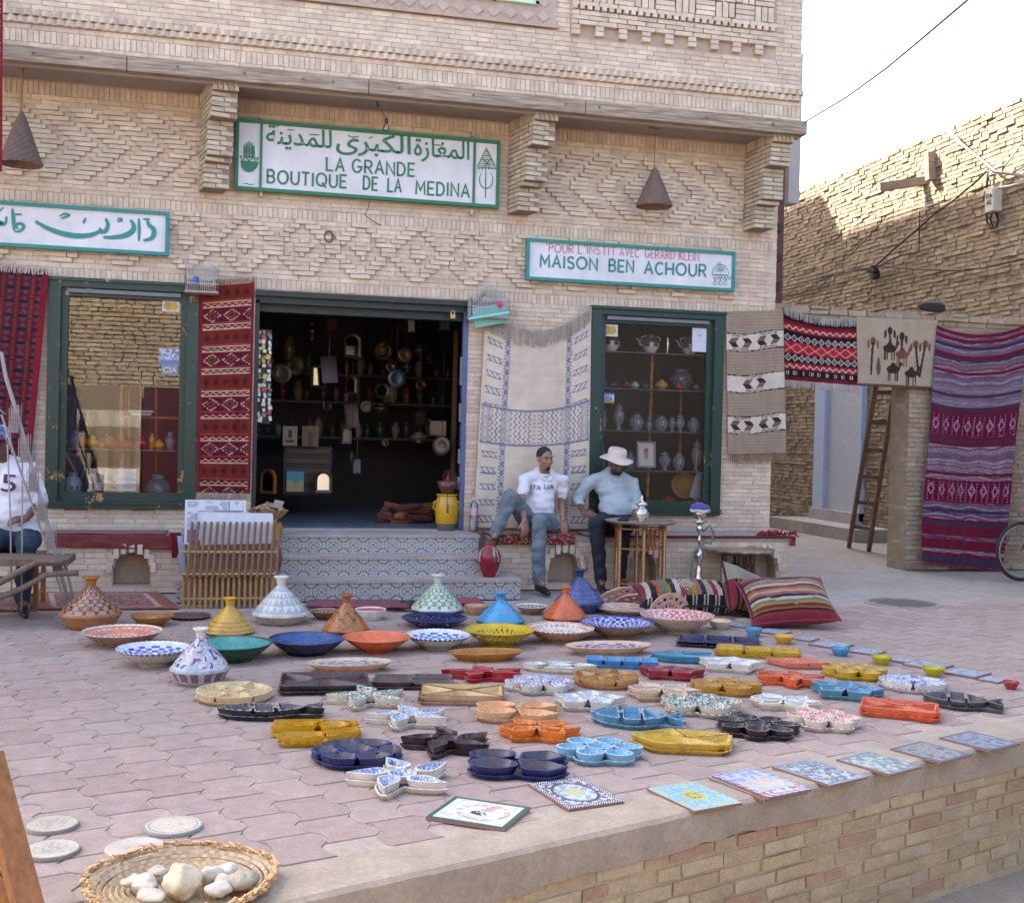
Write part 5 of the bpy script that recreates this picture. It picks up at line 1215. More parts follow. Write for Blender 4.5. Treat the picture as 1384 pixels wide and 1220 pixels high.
def board(x0, x1, z0, z1, fr, label, divs=(), name='shop_sign'):
    o = thing(name, ((x0+x1)/2, YS, z0), label, 'sign')
    mb = MB(); mb.box(((x0+x1)/2, YS+.02, (z0+z1)/2), (x1-x0-.02, .035, z1-z0-.02), col=SW); mb.build('board', M['sign'], o)
    mb = MB(); t = .032
    for c, d in ((((x0+x1)/2, YS+.01, z1-t/2), (x1-x0, .06, t)), (((x0+x1)/2, YS+.01, z0+t/2), (x1-x0, .06, t)), ((x0+t/2, YS+.01, (z0+z1)/2), (t, .06, z1-z0-2*t)), ((x1-t/2, YS+.01, (z0+z1)/2), (t, .06, z1-z0-2*t))): mb.box(c, d, col=fr)
    for x in divs: mb.box((x, YS+.006, (z0+z1)/2), (.022, .05, z1-z0-2*t), col=fr)
    mb.build('frame', M['col'], o); return o
def stext(s, px0, px1, py, hpx, mat, parent, off=.004, sp=1.0, scy=1.0):
    a, b = S(px0, py[0]), S(px1, py[1]); c = (a+b)/2; c.y = YS-.003; d = b-a
    return text(s, c, (d.x, 0, 0), (0, 0, 1), hpx/ppm(c), mat, parent, width=b.x-a.x, off=off, ext=.0015, sp=sp, scy=scy)
sa = board(S(319, 160).x, S(676, 193).x, S(316, 256).z, S(320, 160).z, GRN, 'large green-framed white sign in Arabic and French above the shop doorway', (S(353, 200).x, S(641, 220).x))
sign_word('LA', 440, 466, 230.5, 232, 17, .019, 'signgreen', sa); sign_word('GRANDE', 475, 561, 232.7, 238.5, 17, .019, 'signgreen', sa)
sign_word('BOUTIQUE', 360, 469, 246.5, 254.3, 17, .019, 'signgreen', sa); sign_word('DE', 490, 511, 255.8, 257.4, 17, .019, 'signgreen', sa); sign_word('LA', 523, 543, 258.7, 260, 17, .019, 'signgreen', sa); sign_word('MEDINA', 561, 635, 261.6, 266.5, 17, .019, 'signgreen', sa)
AR1 = '\ufe8d\ufedf\ufee4\ufed0\ufe8e\ufeaf\ufe93'[::-1]; AR2 = '\ufe8d\ufedf\ufedc\ufe92\ufeae\ufeef'[::-1]; AR3 = '\ufedf\ufee0\ufee4\ufeaa\ufef3\ufee8\ufe94'[::-1]
stext(AR1, 560, 635, (199, 207), 33, M['signgreen'], sa, .003); stext(AR2, 455, 556, (192, 197), 34, M['signgreen'], sa, .003); stext(AR3, 360, 449, (184, 190), 33, M['signgreen'], sa, .003)
mb = MB()
for pts in (((365, 172), (378, 170)), ((388, 176), (398, 176)), ((418, 182), (432, 183)), ((475, 186), (485, 185)), ((470, 183), (478, 187)), ((498, 188), (504, 185)), ((585, 196), (598, 197)), ((562, 190), (566, 188))): ribbon(mb, pts, .012)
# hand-and-vessel emblem, triangle-and-ring emblem
P = [(325+i*1.05, 212+(0 if i in (0, 22) else 1)) for i in range(23)]
V = [S(325, 217), S(350, 219), S(347, 227), S(342, 232), S(336, 233.5), S(330, 231), S(326, 226)]; mb.add([(v.x, YS-.003, v.z) for v in V], [tuple(range(7))[::-1]])
for x, y0, y1 in ((330.5, 196, 213), (333.5, 193, 213), (337, 191.5, 214), (340.5, 193.5, 214), (343, 197, 214)): ribbon(mb, ((x, y0), (x, y1)), .022)
for a, b in (((324, 211), (328, 217)), ((328, 217), (332, 212)), ((332, 212), (337, 218)), ((337, 218), (342, 213)), ((342, 213), (346, 218)), ((346, 218), (350, 213)), ((324, 211), (350, 214))): ribbon(mb, (a, b), .011)
ribbon(mb, ((328, 249), (333, 248), (338, 250), (344, 249)), .008)
for k in range(9):
    y = 202+k*2.8; w_ = 1.2+k*1.45; ribbon(mb, ((658-w_, y), (658+w_, y+.6)), .011 if k % 2 else .006)
for a, b in (((657, 200), (645, 226)), ((657, 200), (670, 228)), ((645, 226), (670, 228)), ((652, 214), (662, 226)), ((664, 214), (654, 226))): ribbon(mb, (a, b), .010)
for k in range(6): ribbon(mb, ((646+k*4.5, 227), (648+k*4.5, 229.5)), .012)
R_ = [(657+9*math.cos(t), 243+12*math.sin(t)) for t in [-.9+i*(4.9)/10 for i in range(11)]]; ribbon(mb, R_, .011); ribbon(mb, ((656.5, 230), (656, 268)), .012)
o = mb.build('emblems', M['signgreen'], sa, kind='stuff')
for (x, y) in ((352, 157), (353, 262), (639, 180), (638, 286)):
    mb = MB(); p = S(x, y); mb.box((p.x, YS+.04, p.z), (.02, .06, .05), col=(.45, .42, .38)); mb.build('mounting_clip', M['col'], sa)
sb = board(-3.3, S(229, 287).x, S(227, 346).z, S(229, 287).z, TEAL, 'white sign with teal Arabic lettering above the left shop window, cut by the picture edge')
mb = MB()
def zq(*P): return [(x/3.954, 260+y/3.954) for x, y in P]
for pts, w_ in ((zq((788, 150), (797, 175), (822, 200), (820, 232), (800, 250), (766, 258)), .045), (zq((765, 143), (802, 144)), .022), (zq((742, 140), (744, 200), (742, 262)), .03), (zq((697, 148), (714, 175), (710, 205), (670, 230), (610, 241), (552, 240)), .05), (zq((628, 152), (640, 139), (652, 150), (630, 158)), .02),
               (zq((566, 140), (577, 175), (565, 205), (540, 212), (535, 190)), .04), (zq((545, 200), (500, 224), (430, 234), (340, 222), (250, 190), (190, 155)), .05), (zq((318, 128), (345, 115), (370, 122), (345, 134), (325, 140)), .022), (zq((447, 145), (458, 152)), .05), (zq((445, 156), (456, 160)), .04),
               (zq((66, 88), (72, 150), (76, 205)), .034), (zq((76, 205), (100, 210), (126, 190), (120, 172), (98, 168), (84, 182), (100, 196)), .03), (zq((76, 118), (118, 118)), .02), (zq((36, 130), (30, 160), (16, 172), (4, 160), (-4, 172), (-30, 175), (-80, 200), (-140, 205), (-200, 170)), .035), (zq((-6, 95), (4, 100)), .035), (zq((8, 85), (14, 90)), .035), (zq((-90, 120), (-80, 200)), .03)):
    ribbon(mb, pts, w_)
mb.build('lettering', M['teal'], sb, kind='stuff')
sc_ = board(S(712, 322).x, S(992, 393).x, S(711, 378).z, S(714, 322).z, TEAL, 'white sign with teal frame and small red line of text above the right shop window')
sign_word("'POUR", 738, 775, 340.5, 342, 11, .009, 'signred', sc_); sign_word("L'INSTIT", 781, 832, 342, 345.5, 11, .009, 'signred', sc_); sign_word('AVEC', 837, 864, 346, 347.5, 11, .009, 'signred', sc_); sign_word('GERARD', 871, 912, 348, 350.5, 11, .009, 'signred', sc_); sign_word('KLEIN', 917, 945, 351, 352.5, 11, .009, 'signred', sc_)
sign_word('MAISON', 729, 808, 360, 365, 15.5, .021, 'teal', sc_); sign_word('BEN', 822, 857, 366, 368, 15.5, .021, 'teal', sc_); sign_word('ACHOUR', 870, 955, 369, 374, 15.5, .021, 'teal', sc_)
mb = MB(); cx, cy = 973.5, 369
ribbon(mb, [(cx+11*math.cos(t), cy+2-13*math.sin(t)) for t in [PI*i/10 for i in range(11)]], .010); ribbon(mb, ((cx-11, cy+2), (cx+11, cy+3)), .014); ribbon(mb, [(cx+6.5*math.cos(t), cy-1-7*math.sin(t)) for t in [PI*i/8 for i in range(9)]], .009)
for k in range(-2, 3): ribbon(mb, ((cx+k*2, cy-1), (cx+k*1.2, cy-6)), .007)
ribbon(mb, [(cx-1+2*math.cos(t), 356.5-2*math.sin(t)) for t in [2*PI*i/8 for i in range(9)]], .008)
for k in range(6): ribbon(mb, ((cx-10+k*4, cy+4), (cx-8+k*4, cy+9), (cx-6+k*4, cy+4)), .007)
for k in (-7, 0, 7): ribbon(mb, ((cx+k, cy+5), (cx+k, cy+11)), .006); ribbon(mb, [(cx+k+2.4*math.cos(t), cy+13.5-2.6*math.sin(t)) for t in [2*PI*i/8 for i in range(9)]], .007)
mb.build('lamp_emblem', M['teal'], sc_, kind='stuff')
# ------------------------------------------------------------------ rugs and cloths
def lerp4(Q, u, v): return (Q[0].lerp(Q[1], u)).lerp(Q[3].lerp(Q[2], u), v)
def cloth(Q, n, paint, label, cat='rug', name='rug', disp=None, sag=0., sagy=0., fringe=(), mat='cloth', parent=None, th=.008, group=None, ripple=.022, out=Vector((0, -1, 0)), fl=.06, fcol=(.5, .45, .38), seed=0):
    o = None; base = lerp4(Q, .5, 1.); nx, ny = n; V = []; F = []; C = []
    if not parent: o = thing(name, base, label, cat, group)
    else: o = parent
    def P(u, v):
        p = lerp4(Q, u, v); up = (Q[0]-Q[3]).normalized()
        p = p-Vector((0, 0, 1))*(sag*4*u*(1-u)*(1-v)**1.5)
        w_ = ripple*(noise.noise((u*4+seed, v*2.0, seed))*1.2+.5*noise.noise((u*11, v*3+seed, 2)))*(.3+v)
        p = p+out*(w_+sagy*4*u*(1-u)*(1-v)+.006)
        if disp: p = p+disp(u, v)
        return p
    for j in range(ny+1):
        for i in range(nx+1): V.append(P(i/nx, j/ny))
    for j in range(ny):
        for i in range(nx): F.append((j*(nx+1)+i, (j+1)*(nx+1)+i, (j+1)*(nx+1)+i+1, j*(nx+1)+i+1)); C.append(paint((i+.5)/nx, (j+.5)/ny))
    mb = MB(); mb.add(V, F, C); b = mb.build('woven_cloth', M[mat], o, True)
    sm = b.modifiers.new('thickness', 'SOLIDIFY'); sm.thickness = th; sm.offset = 0
    for e in fringe:
        mb = MB(); m_ = int(nx*1.1)
        for i in range(m_+1):
            u = i/m_; p = P(u, 0 if e == 'top' else 1)+out*.012; L_ = fl*random.uniform(.75, 1.1); q = p-Vector((random.uniform(-.012, .012), random.uniform(0, .01), L_)) if e == 'bottom' or True else p
            mb.bar(p, q, .006, .004, col=hsv(fcol, random.uniform(.75, 1.15)))
        mb.build('fringe', M[mat], o, kind='stuff')
    return o
def AY(P, Y): return [A(x, y, Y) for x, y in P]
RED, DRED, CRM2, BK, NVY = (.19, .010, .02), (.10, .006, .014), (.55, .42, .30), (.02, .012, .015), (.03, .04, .13)
def p_red(u, v):    # banded red kilim
    if u < .05 or u > .95: return RED
    y = v*9.6; k = int(y); f = y % 1; x = (u-.05)/.9
    if f < .03 or abs(f-.24) < .014: return CRM2
    if f < .24:
        return mixc(CRM2, (.35, .2, .08), .35) if abs(f-.135-.045*math.sin(x*2*PI*7)) < .022 else (DRED if abs(f-.135) < .07 else (.20, .01, .03))
    g = (f-.24)/.76
    if abs(g-.06) < .03 or abs(g-.94) < .03: return (.33, .05, .03)
    if k % 2:   # lozenges
        xx = (x*2.5) % 1-.5; d = abs(xx)*2+abs(g-.5)*2.4
        if abs(d-.85) < .10 and int((u+v*3)*160) % 3: return mixc(CRM2, DRED, .25)
        if d < .55: return (.18, .05, .015) if abs(d-.4) < .1 else (.08, .01, .03)
        return (.10, .007, .02)
    xx = (x*5) % 1-.5; return (.07, .01, .015) if abs(xx)+abs(g-.5)*1.4 < .33 else (.14, .02, .012)
redk = cloth(AY([(271, 380), (344, 374), (338, 667), (266, 665)], YF-.05), (60, 230), p_red, 'long banded red kilim hanging left of the doorway', sag=.0, fringe=('top', 'bottom'), fl=.05, fcol=(.42, .33, .25), seed=1)
def p_dark(u, v):
    x = (u*7) % 1; y = (v*15) % 1
    if u > .94: return RED
    if x < .10 or x > .93: return (.20, .05, .03) if int(v*200) % 2 else DRED
    d = abs(x-.5)*2+abs(y-.5)*1.6
    if abs(y-.5) < .12 and d < .75: return (.02, .012, .02)
    if d < .75 and int((x+y)*14) % 2: return (.10, .07, .09)
    return (.11, .016, .018) if int(y*9) % 2 else (.085, .01, .022)
cloth(AY([(-75, 352), (67, 364), (40, 640), (-95, 640)], YF-.08), (110, 190), p_dark, 'dark red patterned carpet hanging at the left edge beside the left window', fringe=('top',), fcol=(.5, .42, .36), seed=2, ripple=.03)
def p_white(u, v):
    W_ = (.62, .52, .41); B = (.19, .195, .27); e = min(u, 1-u)
    if .415 < v < .60 and e > .01:
        x = (u*46) % 1; band = int(u*11)
        if v < .425 or v > .59: return B
        if band in (0, 2, 8, 10): return B if abs(((v*60+u*70) % 1)-.5) < .14 or abs(((v*60-u*70) % 1)-.5) < .14 else W_
        if band in (5,): return (.28, .22, .18) if int(v*150) % 3 == 0 and int(u*60) % 3 else W_
        return B if abs(((u*24) % 1)-.5-.25*math.sin(v*220)) < .15 else W_
    if abs(e-.215) < .012: return B if (v*110) % 1 < .75 else W_
    if abs(e-.19) < .008 or abs(e-.235) < .006: return B if (v*60) % 1 < .5 else W_
    if .03 < e < .17:
        y = (v*13) % 1
        if abs(y-.28) < .035 or abs(y-.62) < .035: return B
        if .28 < y < .62 and (abs(((e-.03)/.14*3) % 1-(y-.28)/.34) < .16): return B
        return W_
    return mixc(W_, (.5, .42, .34), .25*abs(math.sin(v*60)))
def dw(u, v):
    f = abs(math.sin(PI*u*1.0)); return Vector((0, 0, 0))
cloth(AY([(656, 424), (799, 414), (795, 715), (640, 713)], YF-.05), (130, 200), p_white, 'cream wool blanket with blue woven borders hanging behind the two seated men', cat='blanket', name='blanket', sag=.22, sagy=.05, fringe=('top',), fl=.16, fcol=(.42, .36, .30), seed=3, ripple=.02)
def p_brown(u, v):
    T = (.27, .20, .145); W_ = (.56, .50, .42); y = v*1.0
    for b, nn in ((.21, 2), (.50, 1), (.79, 2)):
        d = y-b-.012*math.sin(u*5)
        if abs(d) < .063:
            if abs(d) > .056: return BK
            for c in ((.24, .73) if nn == 2 else (.47,)):
                xx = (u-c)/.19
                for s in (-1, 1):
                    q = xx*s-.12; hh = abs(d)/.034
                    if hh < 1 and .32*(1-hh) < q < .62+.36*(1-hh): return (.045, .025, .018) if (d < 0) == (s > 0) else (.17, .10, .065)
                if abs(abs(d)-.046) < .004 and abs(xx) < .8: return (.2, .13, .1)
            return W_
    return mixc(T, (.33, .25, .19), .5+.5*math.sin(v*300))
cloth(AY([(981, 421), (1058, 419), (1062, 612), (984, 614)], YF-.05), (70, 190), p_brown, 'brown blanket with three white bands of arrow motifs on the corner of the shop wall', cat='blanket', name='blanket', fringe=('bottom',), fl=.09, fcol=(.24, .17, .12), seed=4, ripple=.01)
def p_kil(u, v):
    y = v
    if y < .16: return (.40, .36, .32) if .05 < y < .12 and int(u*11) % 2 and int(u*60) % 2 == 0 else BK
    if y < .20: return RED
    if y < .30: return (.55, .45, .4) if abs(y-.25-.02*math.sin(u*2*PI*11)) < .013 else (.36, .02, .03)
    if y < .34: return BK
    for c in (.40, .68):
        if abs(y-c) < .06: d = abs(((u*11) % 1)-.5)*2+abs(y-c)/.055; return (.50, .46, .42) if abs(d-.85) < .2 else ((.50, .46, .42) if d < .25 else BK)
    if .46 < y < .62: d = abs(((u*6) % 1)-.5)*2-abs(y-.54)/.07; return (.55, .30, .28) if abs(d) < .14 else ((.52, .02, .04) if d > 0 else (.40, .015, .03))
    if .76 < y < .84: return (.55, .45, .4) if abs(y-.80-.018*math.sin(u*2*PI*11)) < .012 else (.36, .02, .03)
    if .84 < y < .95: return (.5, .46, .42) if abs(y-.895) < .03 and (u*9) % 1 < .5 and int(u*70) % 2 else BK
    return RED
cloth(AY([(1059, 415), (1160, 430), (1158, 521), (1060, 513)], YR-.05), (120, 90), p_kil, 'red and black zigzag kilim over the alley opening', fringe=('bottom', 'top'), fl=.09, fcol=(.5, .45, .42), sag=.06, seed=5)
def p_camel(u, v):
    B = (.46, .37, .28); D = (.05, .03, .022); Br = (.16, .08, .045)
    def el(cx, cy, rx, ry): return ((u-cx)/rx)**2+((v-cy)/ry)**2 < 1
    if v > .965: return (.12, .07, .05)
    def palm(cx, top, bot, ln, c):
        if top < v < bot and abs(u-(cx+ln*(v-top))) < .014: return D
        if abs(v-top) < .10 and abs(u-cx) < .085 and v-top+.06 > abs(u-cx)*1.0-.02 and v-top+.02 < .02+abs(u-cx)*1.5 and int(abs(u-cx)*70) % 3 != 2: return c
    for a in ((.20, .36, .84, -.06, Br), (.41, .20, .40, .03, D), (.56, .27, .45, .03, D), (.74, .38, .82, .13, Br), (.86, .37, .84, -.10, Br)):
        q = palm(*a)
        if q: return q
    for cx, cy, c in ((.41, .44, D), (.57, .52, Br), (.46, .74, D), (.70, .79, D)):
        if el(cx, cy, .085, .06) or el(cx+.0, cy-.05, .035, .05): return c
        if cy < v < cy+.17 and min(abs(u-cx-.06), abs(u-cx+.06), abs(u-cx-.03), abs(u-cx+.035)) < .009: return c
        if el(cx+.10, cy-.08, .022, .035) or (abs(u-cx-.085) < .012 and cy-.08 < v < cy): return c
    if el(.27, .62, .016, .04) or el(.27, .73, .028, .11): return Br
    return mixc(B, (.40, .31, .23), .4+.4*math.sin(v*400))
cloth(AY([(1157, 428), (1267, 433), (1260, 526), (1159, 521)], YR-.07), (130, 110), p_camel, 'beige wall hanging woven with palm trees and camels over the alley opening', cat='wall hanging', name='wall_hanging', seed=6, ripple=.012)
def p_pur(u, v):
    k = int(v*70); h = (math.sin(k*12.9898)*43758.5453) % 1; j = int(v*180+3*nz(u, v, 5, 2)); g = (math.sin(j*7.77)*1234.5) % 1
    for b in (.41, .69):
        if abs(v-b) < .045:
            x = (u*17) % 1
            if abs(x-.5) < .08 and int(v*160) % 2: return (.34, .22, .30)
            d = abs(((u*8) % 1)-.5)*2+abs(v-b)*22
            if abs(d-.5) < .12: return (.36, .2, .3)
            return (.13, .004, .03)
    if h < .30: return (.15, .007, .026)
    if h < .42: return (.04, .03, .075)
    c = [(.17, .11, .18), (.11, .06, .13), (.30, .25, .28), (.07, .03, .07), (.20, .12, .15)][int(g*4.99)]
    if .2 < v < .36: c = mixc(c, (.22, .21, .28), .35)
    return mixc(c, (.25, .06, .12), .3 if nz(u*3, v*20, 6, 3) > .1 else 0)
def dpur(u, v): return Vector((0, -.10*v*v-.03*math.sin(u*6+2)*v, 0))
cloth(AY([(1266, 440), (1392, 436), (1346, 766), (1238, 756)], YR-.10), (110, 330), p_pur, 'long purple and crimson striped rug hanging on the far right wall', sag=.13, fringe=('top', 'bottom'), fl=.05, fcol=(.22, .02, .06), seed=8, ripple=.05, disp=dpur, mat='knit')
# cloths on the benches and the ground
c = [A(70, 709, 11.02), A(236, 713, 11.02), A(233, 727, 10.985), A(70, 726, 10.985)]
rc = cloth([Vector((A(66, 0, 11).x, 11.42, .535)), Vector((A(240, 0, 11).x, 11.42, .535)), Vector((A(238, 0, 11).x, 10.985, .535)), Vector((A(66, 0, 11).x, 10.985, .535))], (30, 8), lambda u, v: (.17, .04, .035), 'dull red cloth spread over the left brick bench, its edge hanging down', 'cloth', 'bench_cloth', ripple=.006, out=Vector((0, 0, 1)))
c0, c1 = A(66, 715, 10.975), A(236, 715, 10.975)
cloth([Vector((c0.x, 10.975, .535)), Vector((c1.x, 10.975, .535)), Vector((c1.x, 10.97, .40)), Vector((c0.x, 10.965, .425))], (60, 8), lambda u, v: (.18, .045, .04), '', parent=rc, ripple=.014, seed=3)
c0 = A(229, 715, 10.96).x; cloth([Vector((c0, 10.96, .56)), Vector((c0+.10, 10.96, .56)), Vector((c0+.12, 10.95, .33)), Vector((c0+.03, 10.95, .33))], (8, 12), lambda u, v: (.16, .015, .025), '', parent=rc, ripple=.02)
def p_bench(u, v): return [(.24, .03, .02), (.35, .22, .14), (.05, .02, .04), (.3, .06, .03), (.16, .02, .03)][int(abs(nz(u*3, v*2, 5, 3))*9) % 5]
x0_, x1_ = A(680, 0, 11).x, A(794, 0, 11).x
bm = cloth([Vector((x0_, 11.45, .54)), Vector((x1_, 11.45, .54)), Vector((x1_, 10.97, .545)), Vector((x0_, 10.97, .545))], (60, 20), p_bench, 'small red patterned mat on the bench under the man in the white shirt', 'mat', 'bench_mat', ripple=.004, out=Vector((0, 0, 1)))
cloth([Vector((x0_, 10.97, .545)), Vector((x1_, 10.97, .545)), Vector((x1_, 10.96, .455)), Vector((x0_, 10.96, .455))], (60, 8), p_bench, '', parent=bm, ripple=.006)
x0_, x1_ = A(815, 0, 11).x, X1+.02
cloth([Vector((x0_, 11.45, .535)), Vector((x1_, 11.45, .535)), Vector((x1_, 10.965, .53)), Vector((x0_, 10.965, .53))], (40, 10), lambda u, v: (.16, .02, .03) if v > .8 else (.30, .25, .22), 'thin dark red edged mat along the right part of the bench', 'mat', 'bench_mat', ripple=.004, out=Vector((0, 0, 1)), th=.014)
mb = MB()
for i in range(60): q = Vector((X1-.35+random.uniform(0, .42), 11.02+random.uniform(-.06, .06), .555+random.uniform(0, .03)*(1-abs(i-30)/40))); mb.tube([q, q+Vector((random.uniform(-.05, .05), random.uniform(-.04, .02), random.uniform(-.02, .04)))], .009, 4, col=(.24, .01, .025))
for i in range(14): q = Vector((X1-.02+random.uniform(0, .06), 10.97, .545)); mb.bar(q, q+Vector((random.uniform(-.03, .03), -.01, -.10)), .007, col=(.22, .01, .025))
o = mb.build('tassel', M['cloth']); tag(o, 'crumpled crimson tassels on the right end of the bench', 'tassel')
def p_gc(u, v):
    e = min(u, 1-u, v*1.2, (1-v)*1.2)
    if e < .10: return (.24, .05, .02)
    if abs(e-.13) < .02: return (.40, .30, .20)
    return [(.25, .02, .04), (.32, .2, .13), (.1, .03, .09), (.28, .05, .03)][int(abs(nz(u*4, v*3, 4, 6))*9) % 4]
def ground_rug(P, label, z=.012, pf=p_gc, n=(80, 40), name='floor_carpet'):
    Q = [G(x, y, z) for x, y in P]; return cloth(Q, n, pf, label, 'carpet', name, ripple=.006, out=Vector((0, 0, 1)))
ground_rug([(45, 801), (215, 801), (243, 823), (48, 824)], 'red patterned carpet lying on the ground under the left window')
ground_rug([(-30, 800), (42, 803), (40, 826), (-40, 826)], 'red patterned carpet under the chair at the left edge', pf=lambda u, v: p_gc(v, u))
ground_rug([(418, 811), (536, 811), (556, 822), (414, 821)], 'folded crimson cloth lying before the tiled steps', .03, lambda u, v: (.24, .01, .04) if nz(u*3, v, 6, 1) > -.1 else (.06, .02, .05), (50, 14), 'folded_cloth')
ground_rug([(600, 808), (645, 808), (655, 816), (602, 818)], 'small crimson cloth beside the pale green tagine', .02, lambda u, v: (.26, .01, .04), (20, 8), 'folded_cloth')
cloth([A(-60, -20, 10.3), A(4, -20, 10.3), A(3, 232, 10.3), A(-60, 232, 10.3)], (40, 120), p_red, 'red rug hanging high at the upper left edge', seed=5)
# ------------------------------------------------------------------ hanging things
def cone_lamp(px, ytop, yc, yb, wpx, Y, label, pole):
    c = A(px, yb, Y); top = A(px, ytop, Y); top.z = 4.735; ct = A(px, yc, Y); R = wpx/2/ppm(c)
    o = thing('cone_lampshade', c, label, 'lampshade', 'woven cone lampshades under the overhang')
    mb = MB(); H = ct.z-c.z; n = 60; nr = 46; prof = []
    for i in range(nr+1): t = i/nr; prof.append((R*(.05+.95*(1-t)**.9)+.0035*(i % 2), H*t))
    prof = [(R*.86, .012), (R*.98, -.006), (R*1.03, .014)]+prof
    mb.lathe(prof, c, n, lambda i, u: (hsv((.17, .11, .085), (.65+.6*((int(u*n)*7+i*3) % 5)/5)*(1 if i > 3 else 1.2)), (0, 0, 0, 0)))
    mb.lathe([(R*.84, .01), (R*.04, H*.95)], c, n, col=(.22, .13, .07)); mb.build('shade', M['straw'], o, True, edge=40)
    mb = MB(); mb.tube([ct-Vector((0, 0, .02)), Vector((c.x, Y, top.z-.02))], .012 if pole else .005, 8, col=(.30, .14, .05)); mb.build('stem', M['col'], o)
    mb = MB(); mb.box((c.x, Y, 4.728), (.11, .11, .012), col=(.08, .06, .05)); mb.build('ceiling_plate', M['col'], o)
cone_lamp(28, 100, 150, 222, 56, 11.1, 'woven cone lampshade on a stiff stem, at the far left under the overhang', True)
cone_lamp(884, 181, 226, 279, 49, 11.15, 'woven cone lampshade on a thin cord above the right sign', False)
c = A(522, 172, 11.1); bl_ = thing('light_bulb', c, 'bare clear light bulb on a wire above the large sign', 'light bulb')
mb = MB(); mb.lathe([(.0, -.045), (.02, -.04), (.032, -.02), (.03, .0), (.014, .03), (.014, .045)], c, 16); mb.build('glass', M['clear'], bl_, True)
mb = MB(); mb.lathe([(.016, .035), (.018, .075), (.008, .085)], c, 12, col=(.03, .03, .03)); p = A(510, 143, 11.1); mb.tube([c+Vector((0, 0, .08)), c+Vector((-.03, 0, .12)), Vector((p.x, 11.1, 4.70))], .004, 5, col=(.1, .08, .06)); mb.box((p.x, 11.1, 4.728), (.09, .07, .012), col=(.06, .05, .04)); mb.box((p.x, 11.1, 4.69), (.015, .015, .08), col=(.06, .05, .04)); mb.build('wire', M['col'], bl_)
def cage(x0, x1, y0, y1, label, arch, Y=11.36):
    a = A(x0, y1, Y); b = A(x1, y0, Y); W_ = b.x-a.x; H = b.z-a.z; D = .2; o = thing('bird_cage', Vector(((a.x+b.x)/2, Y, a.z)), label, 'bird cage', 'small wire bird cages on the shop front')
    mb = MB(); col = (.36, .30, .29); nb = 17
    for i in range(nb+1):
        x = a.x+W_*i/nb; t = i/nb; zt = a.z+H*(.55+.45*(1-abs(2*t-1)**1.3) if arch else 1)
        for y in (Y-D/2, Y+D/2): mb.bar((x, y, a.z), (x, y, zt), .0035, col=col)
        mb.bar((x, Y-D/2, zt), (x, Y+D/2, zt), .0035, col=col)
        if i < nb:
            x2 = a.x+W_*(i+1)/nb; t = (i+1)/nb; z2 = a.z+H*(.55+.45*(1-abs(2*t-1)**1.3) if arch else 1)
            for y in (Y-D/2, Y+D/2): mb.bar((x, y, zt), (x2, y, z2), .006, col=col)
    for k in range(8):
        y = Y-D/2+D*k/7
        for x in (a.x, b.x): mb.bar((x, y, a.z), (x, y, a.z+H*(.55 if arch else 1)), .0035, col=col)
    for f in (0, .3, .55):
        z = a.z+H*f
        for y in (Y-D/2, Y+D/2): mb.bar((a.x, y, z), (b.x, y, z), .006, col=col)
        for x in (a.x, b.x): mb.bar((x, Y-D/2, z), (x, Y+D/2, z), .006, col=col)
    mb.build('wire_bars', M['wire'], o, kind='stuff'); mb = MB(); mb.box(((a.x+b.x)/2, Y, a.z-.008), (W_+.02, D+.02, .014), col=(.32, .24, .2)); mb.box(((a.x+b.x)/2, Y+D/2+.01, a.z+H*.28), (W_, .01, H*.5), col=(.22, .17, .15)); mb.build('tray', M['col'], o); return o, a, b
o, a, b = cage(251, 295, 362, 394, 'square bird cage with a blue feeder beside the left window top', False)
mb = MB(); p = A(265, 377, 11.24); mb.lathe([(0, -.025), (.025, -.025), (.025, .02), (0, .02)], p, 12, col=(.02, .06, .45)); mb.build('feeder', M['gloss'], o)
o, a, b = cage(634, 686, 388, 428, 'round-topped bird cage on a mint board above the white blanket', True)
mb = MB(); p = A(676, 411, 11.24); mb.ell(p, (.03, .03, .035), None, 10, 8, (.60, .03, .15)); mb.build('feeder', M['gloss'], o)
mb = MB(); mb.bar(A(633, 431, 11.22), A(688, 422, 11.22), .03, .02, col=(.22, .62, .52)); mb.bar(A(640, 430, 11.34), A(686, 422, 11.34), .02, .2, col=(.2, .5, .45)); mb.build('mint_board', M['col'], o)
p = A(650, 402, 11.30); bd = thing('bird', p, 'small yellow-green bird perched inside the round-topped cage', 'bird')
mb = MB(); q = Euler((0, -.8, 0)).to_matrix(); mb.ell(p, (.045, .02, .02), q, 12, 8, (.20, .22, .04)); mb.ell(p+Vector((.032, 0, .035)), (.017, .016, .016), None, 10, 8, (.14, .16, .05)); mb.bar(p+Vector((-.03, 0, -.03)), p+Vector((-.065, 0, -.07)), .014, .006, col=(.04, .04, .02)); mb.bar(p+Vector((.045, 0, .035)), p+Vector((.058, 0, .033)), .005, col=(.3, .2, .1)); mb.bar(p+Vector((0, 0, -.02)), p+Vector((0, 0, -.05)), .004, col=(.2, .12, .1)); mb.bar(p+Vector((-.07, 0, -.05)), p+Vector((.07, 0, -.05)), .007, col=(.35, .28, .2)); mb.build('body', M['col'], bd, True)
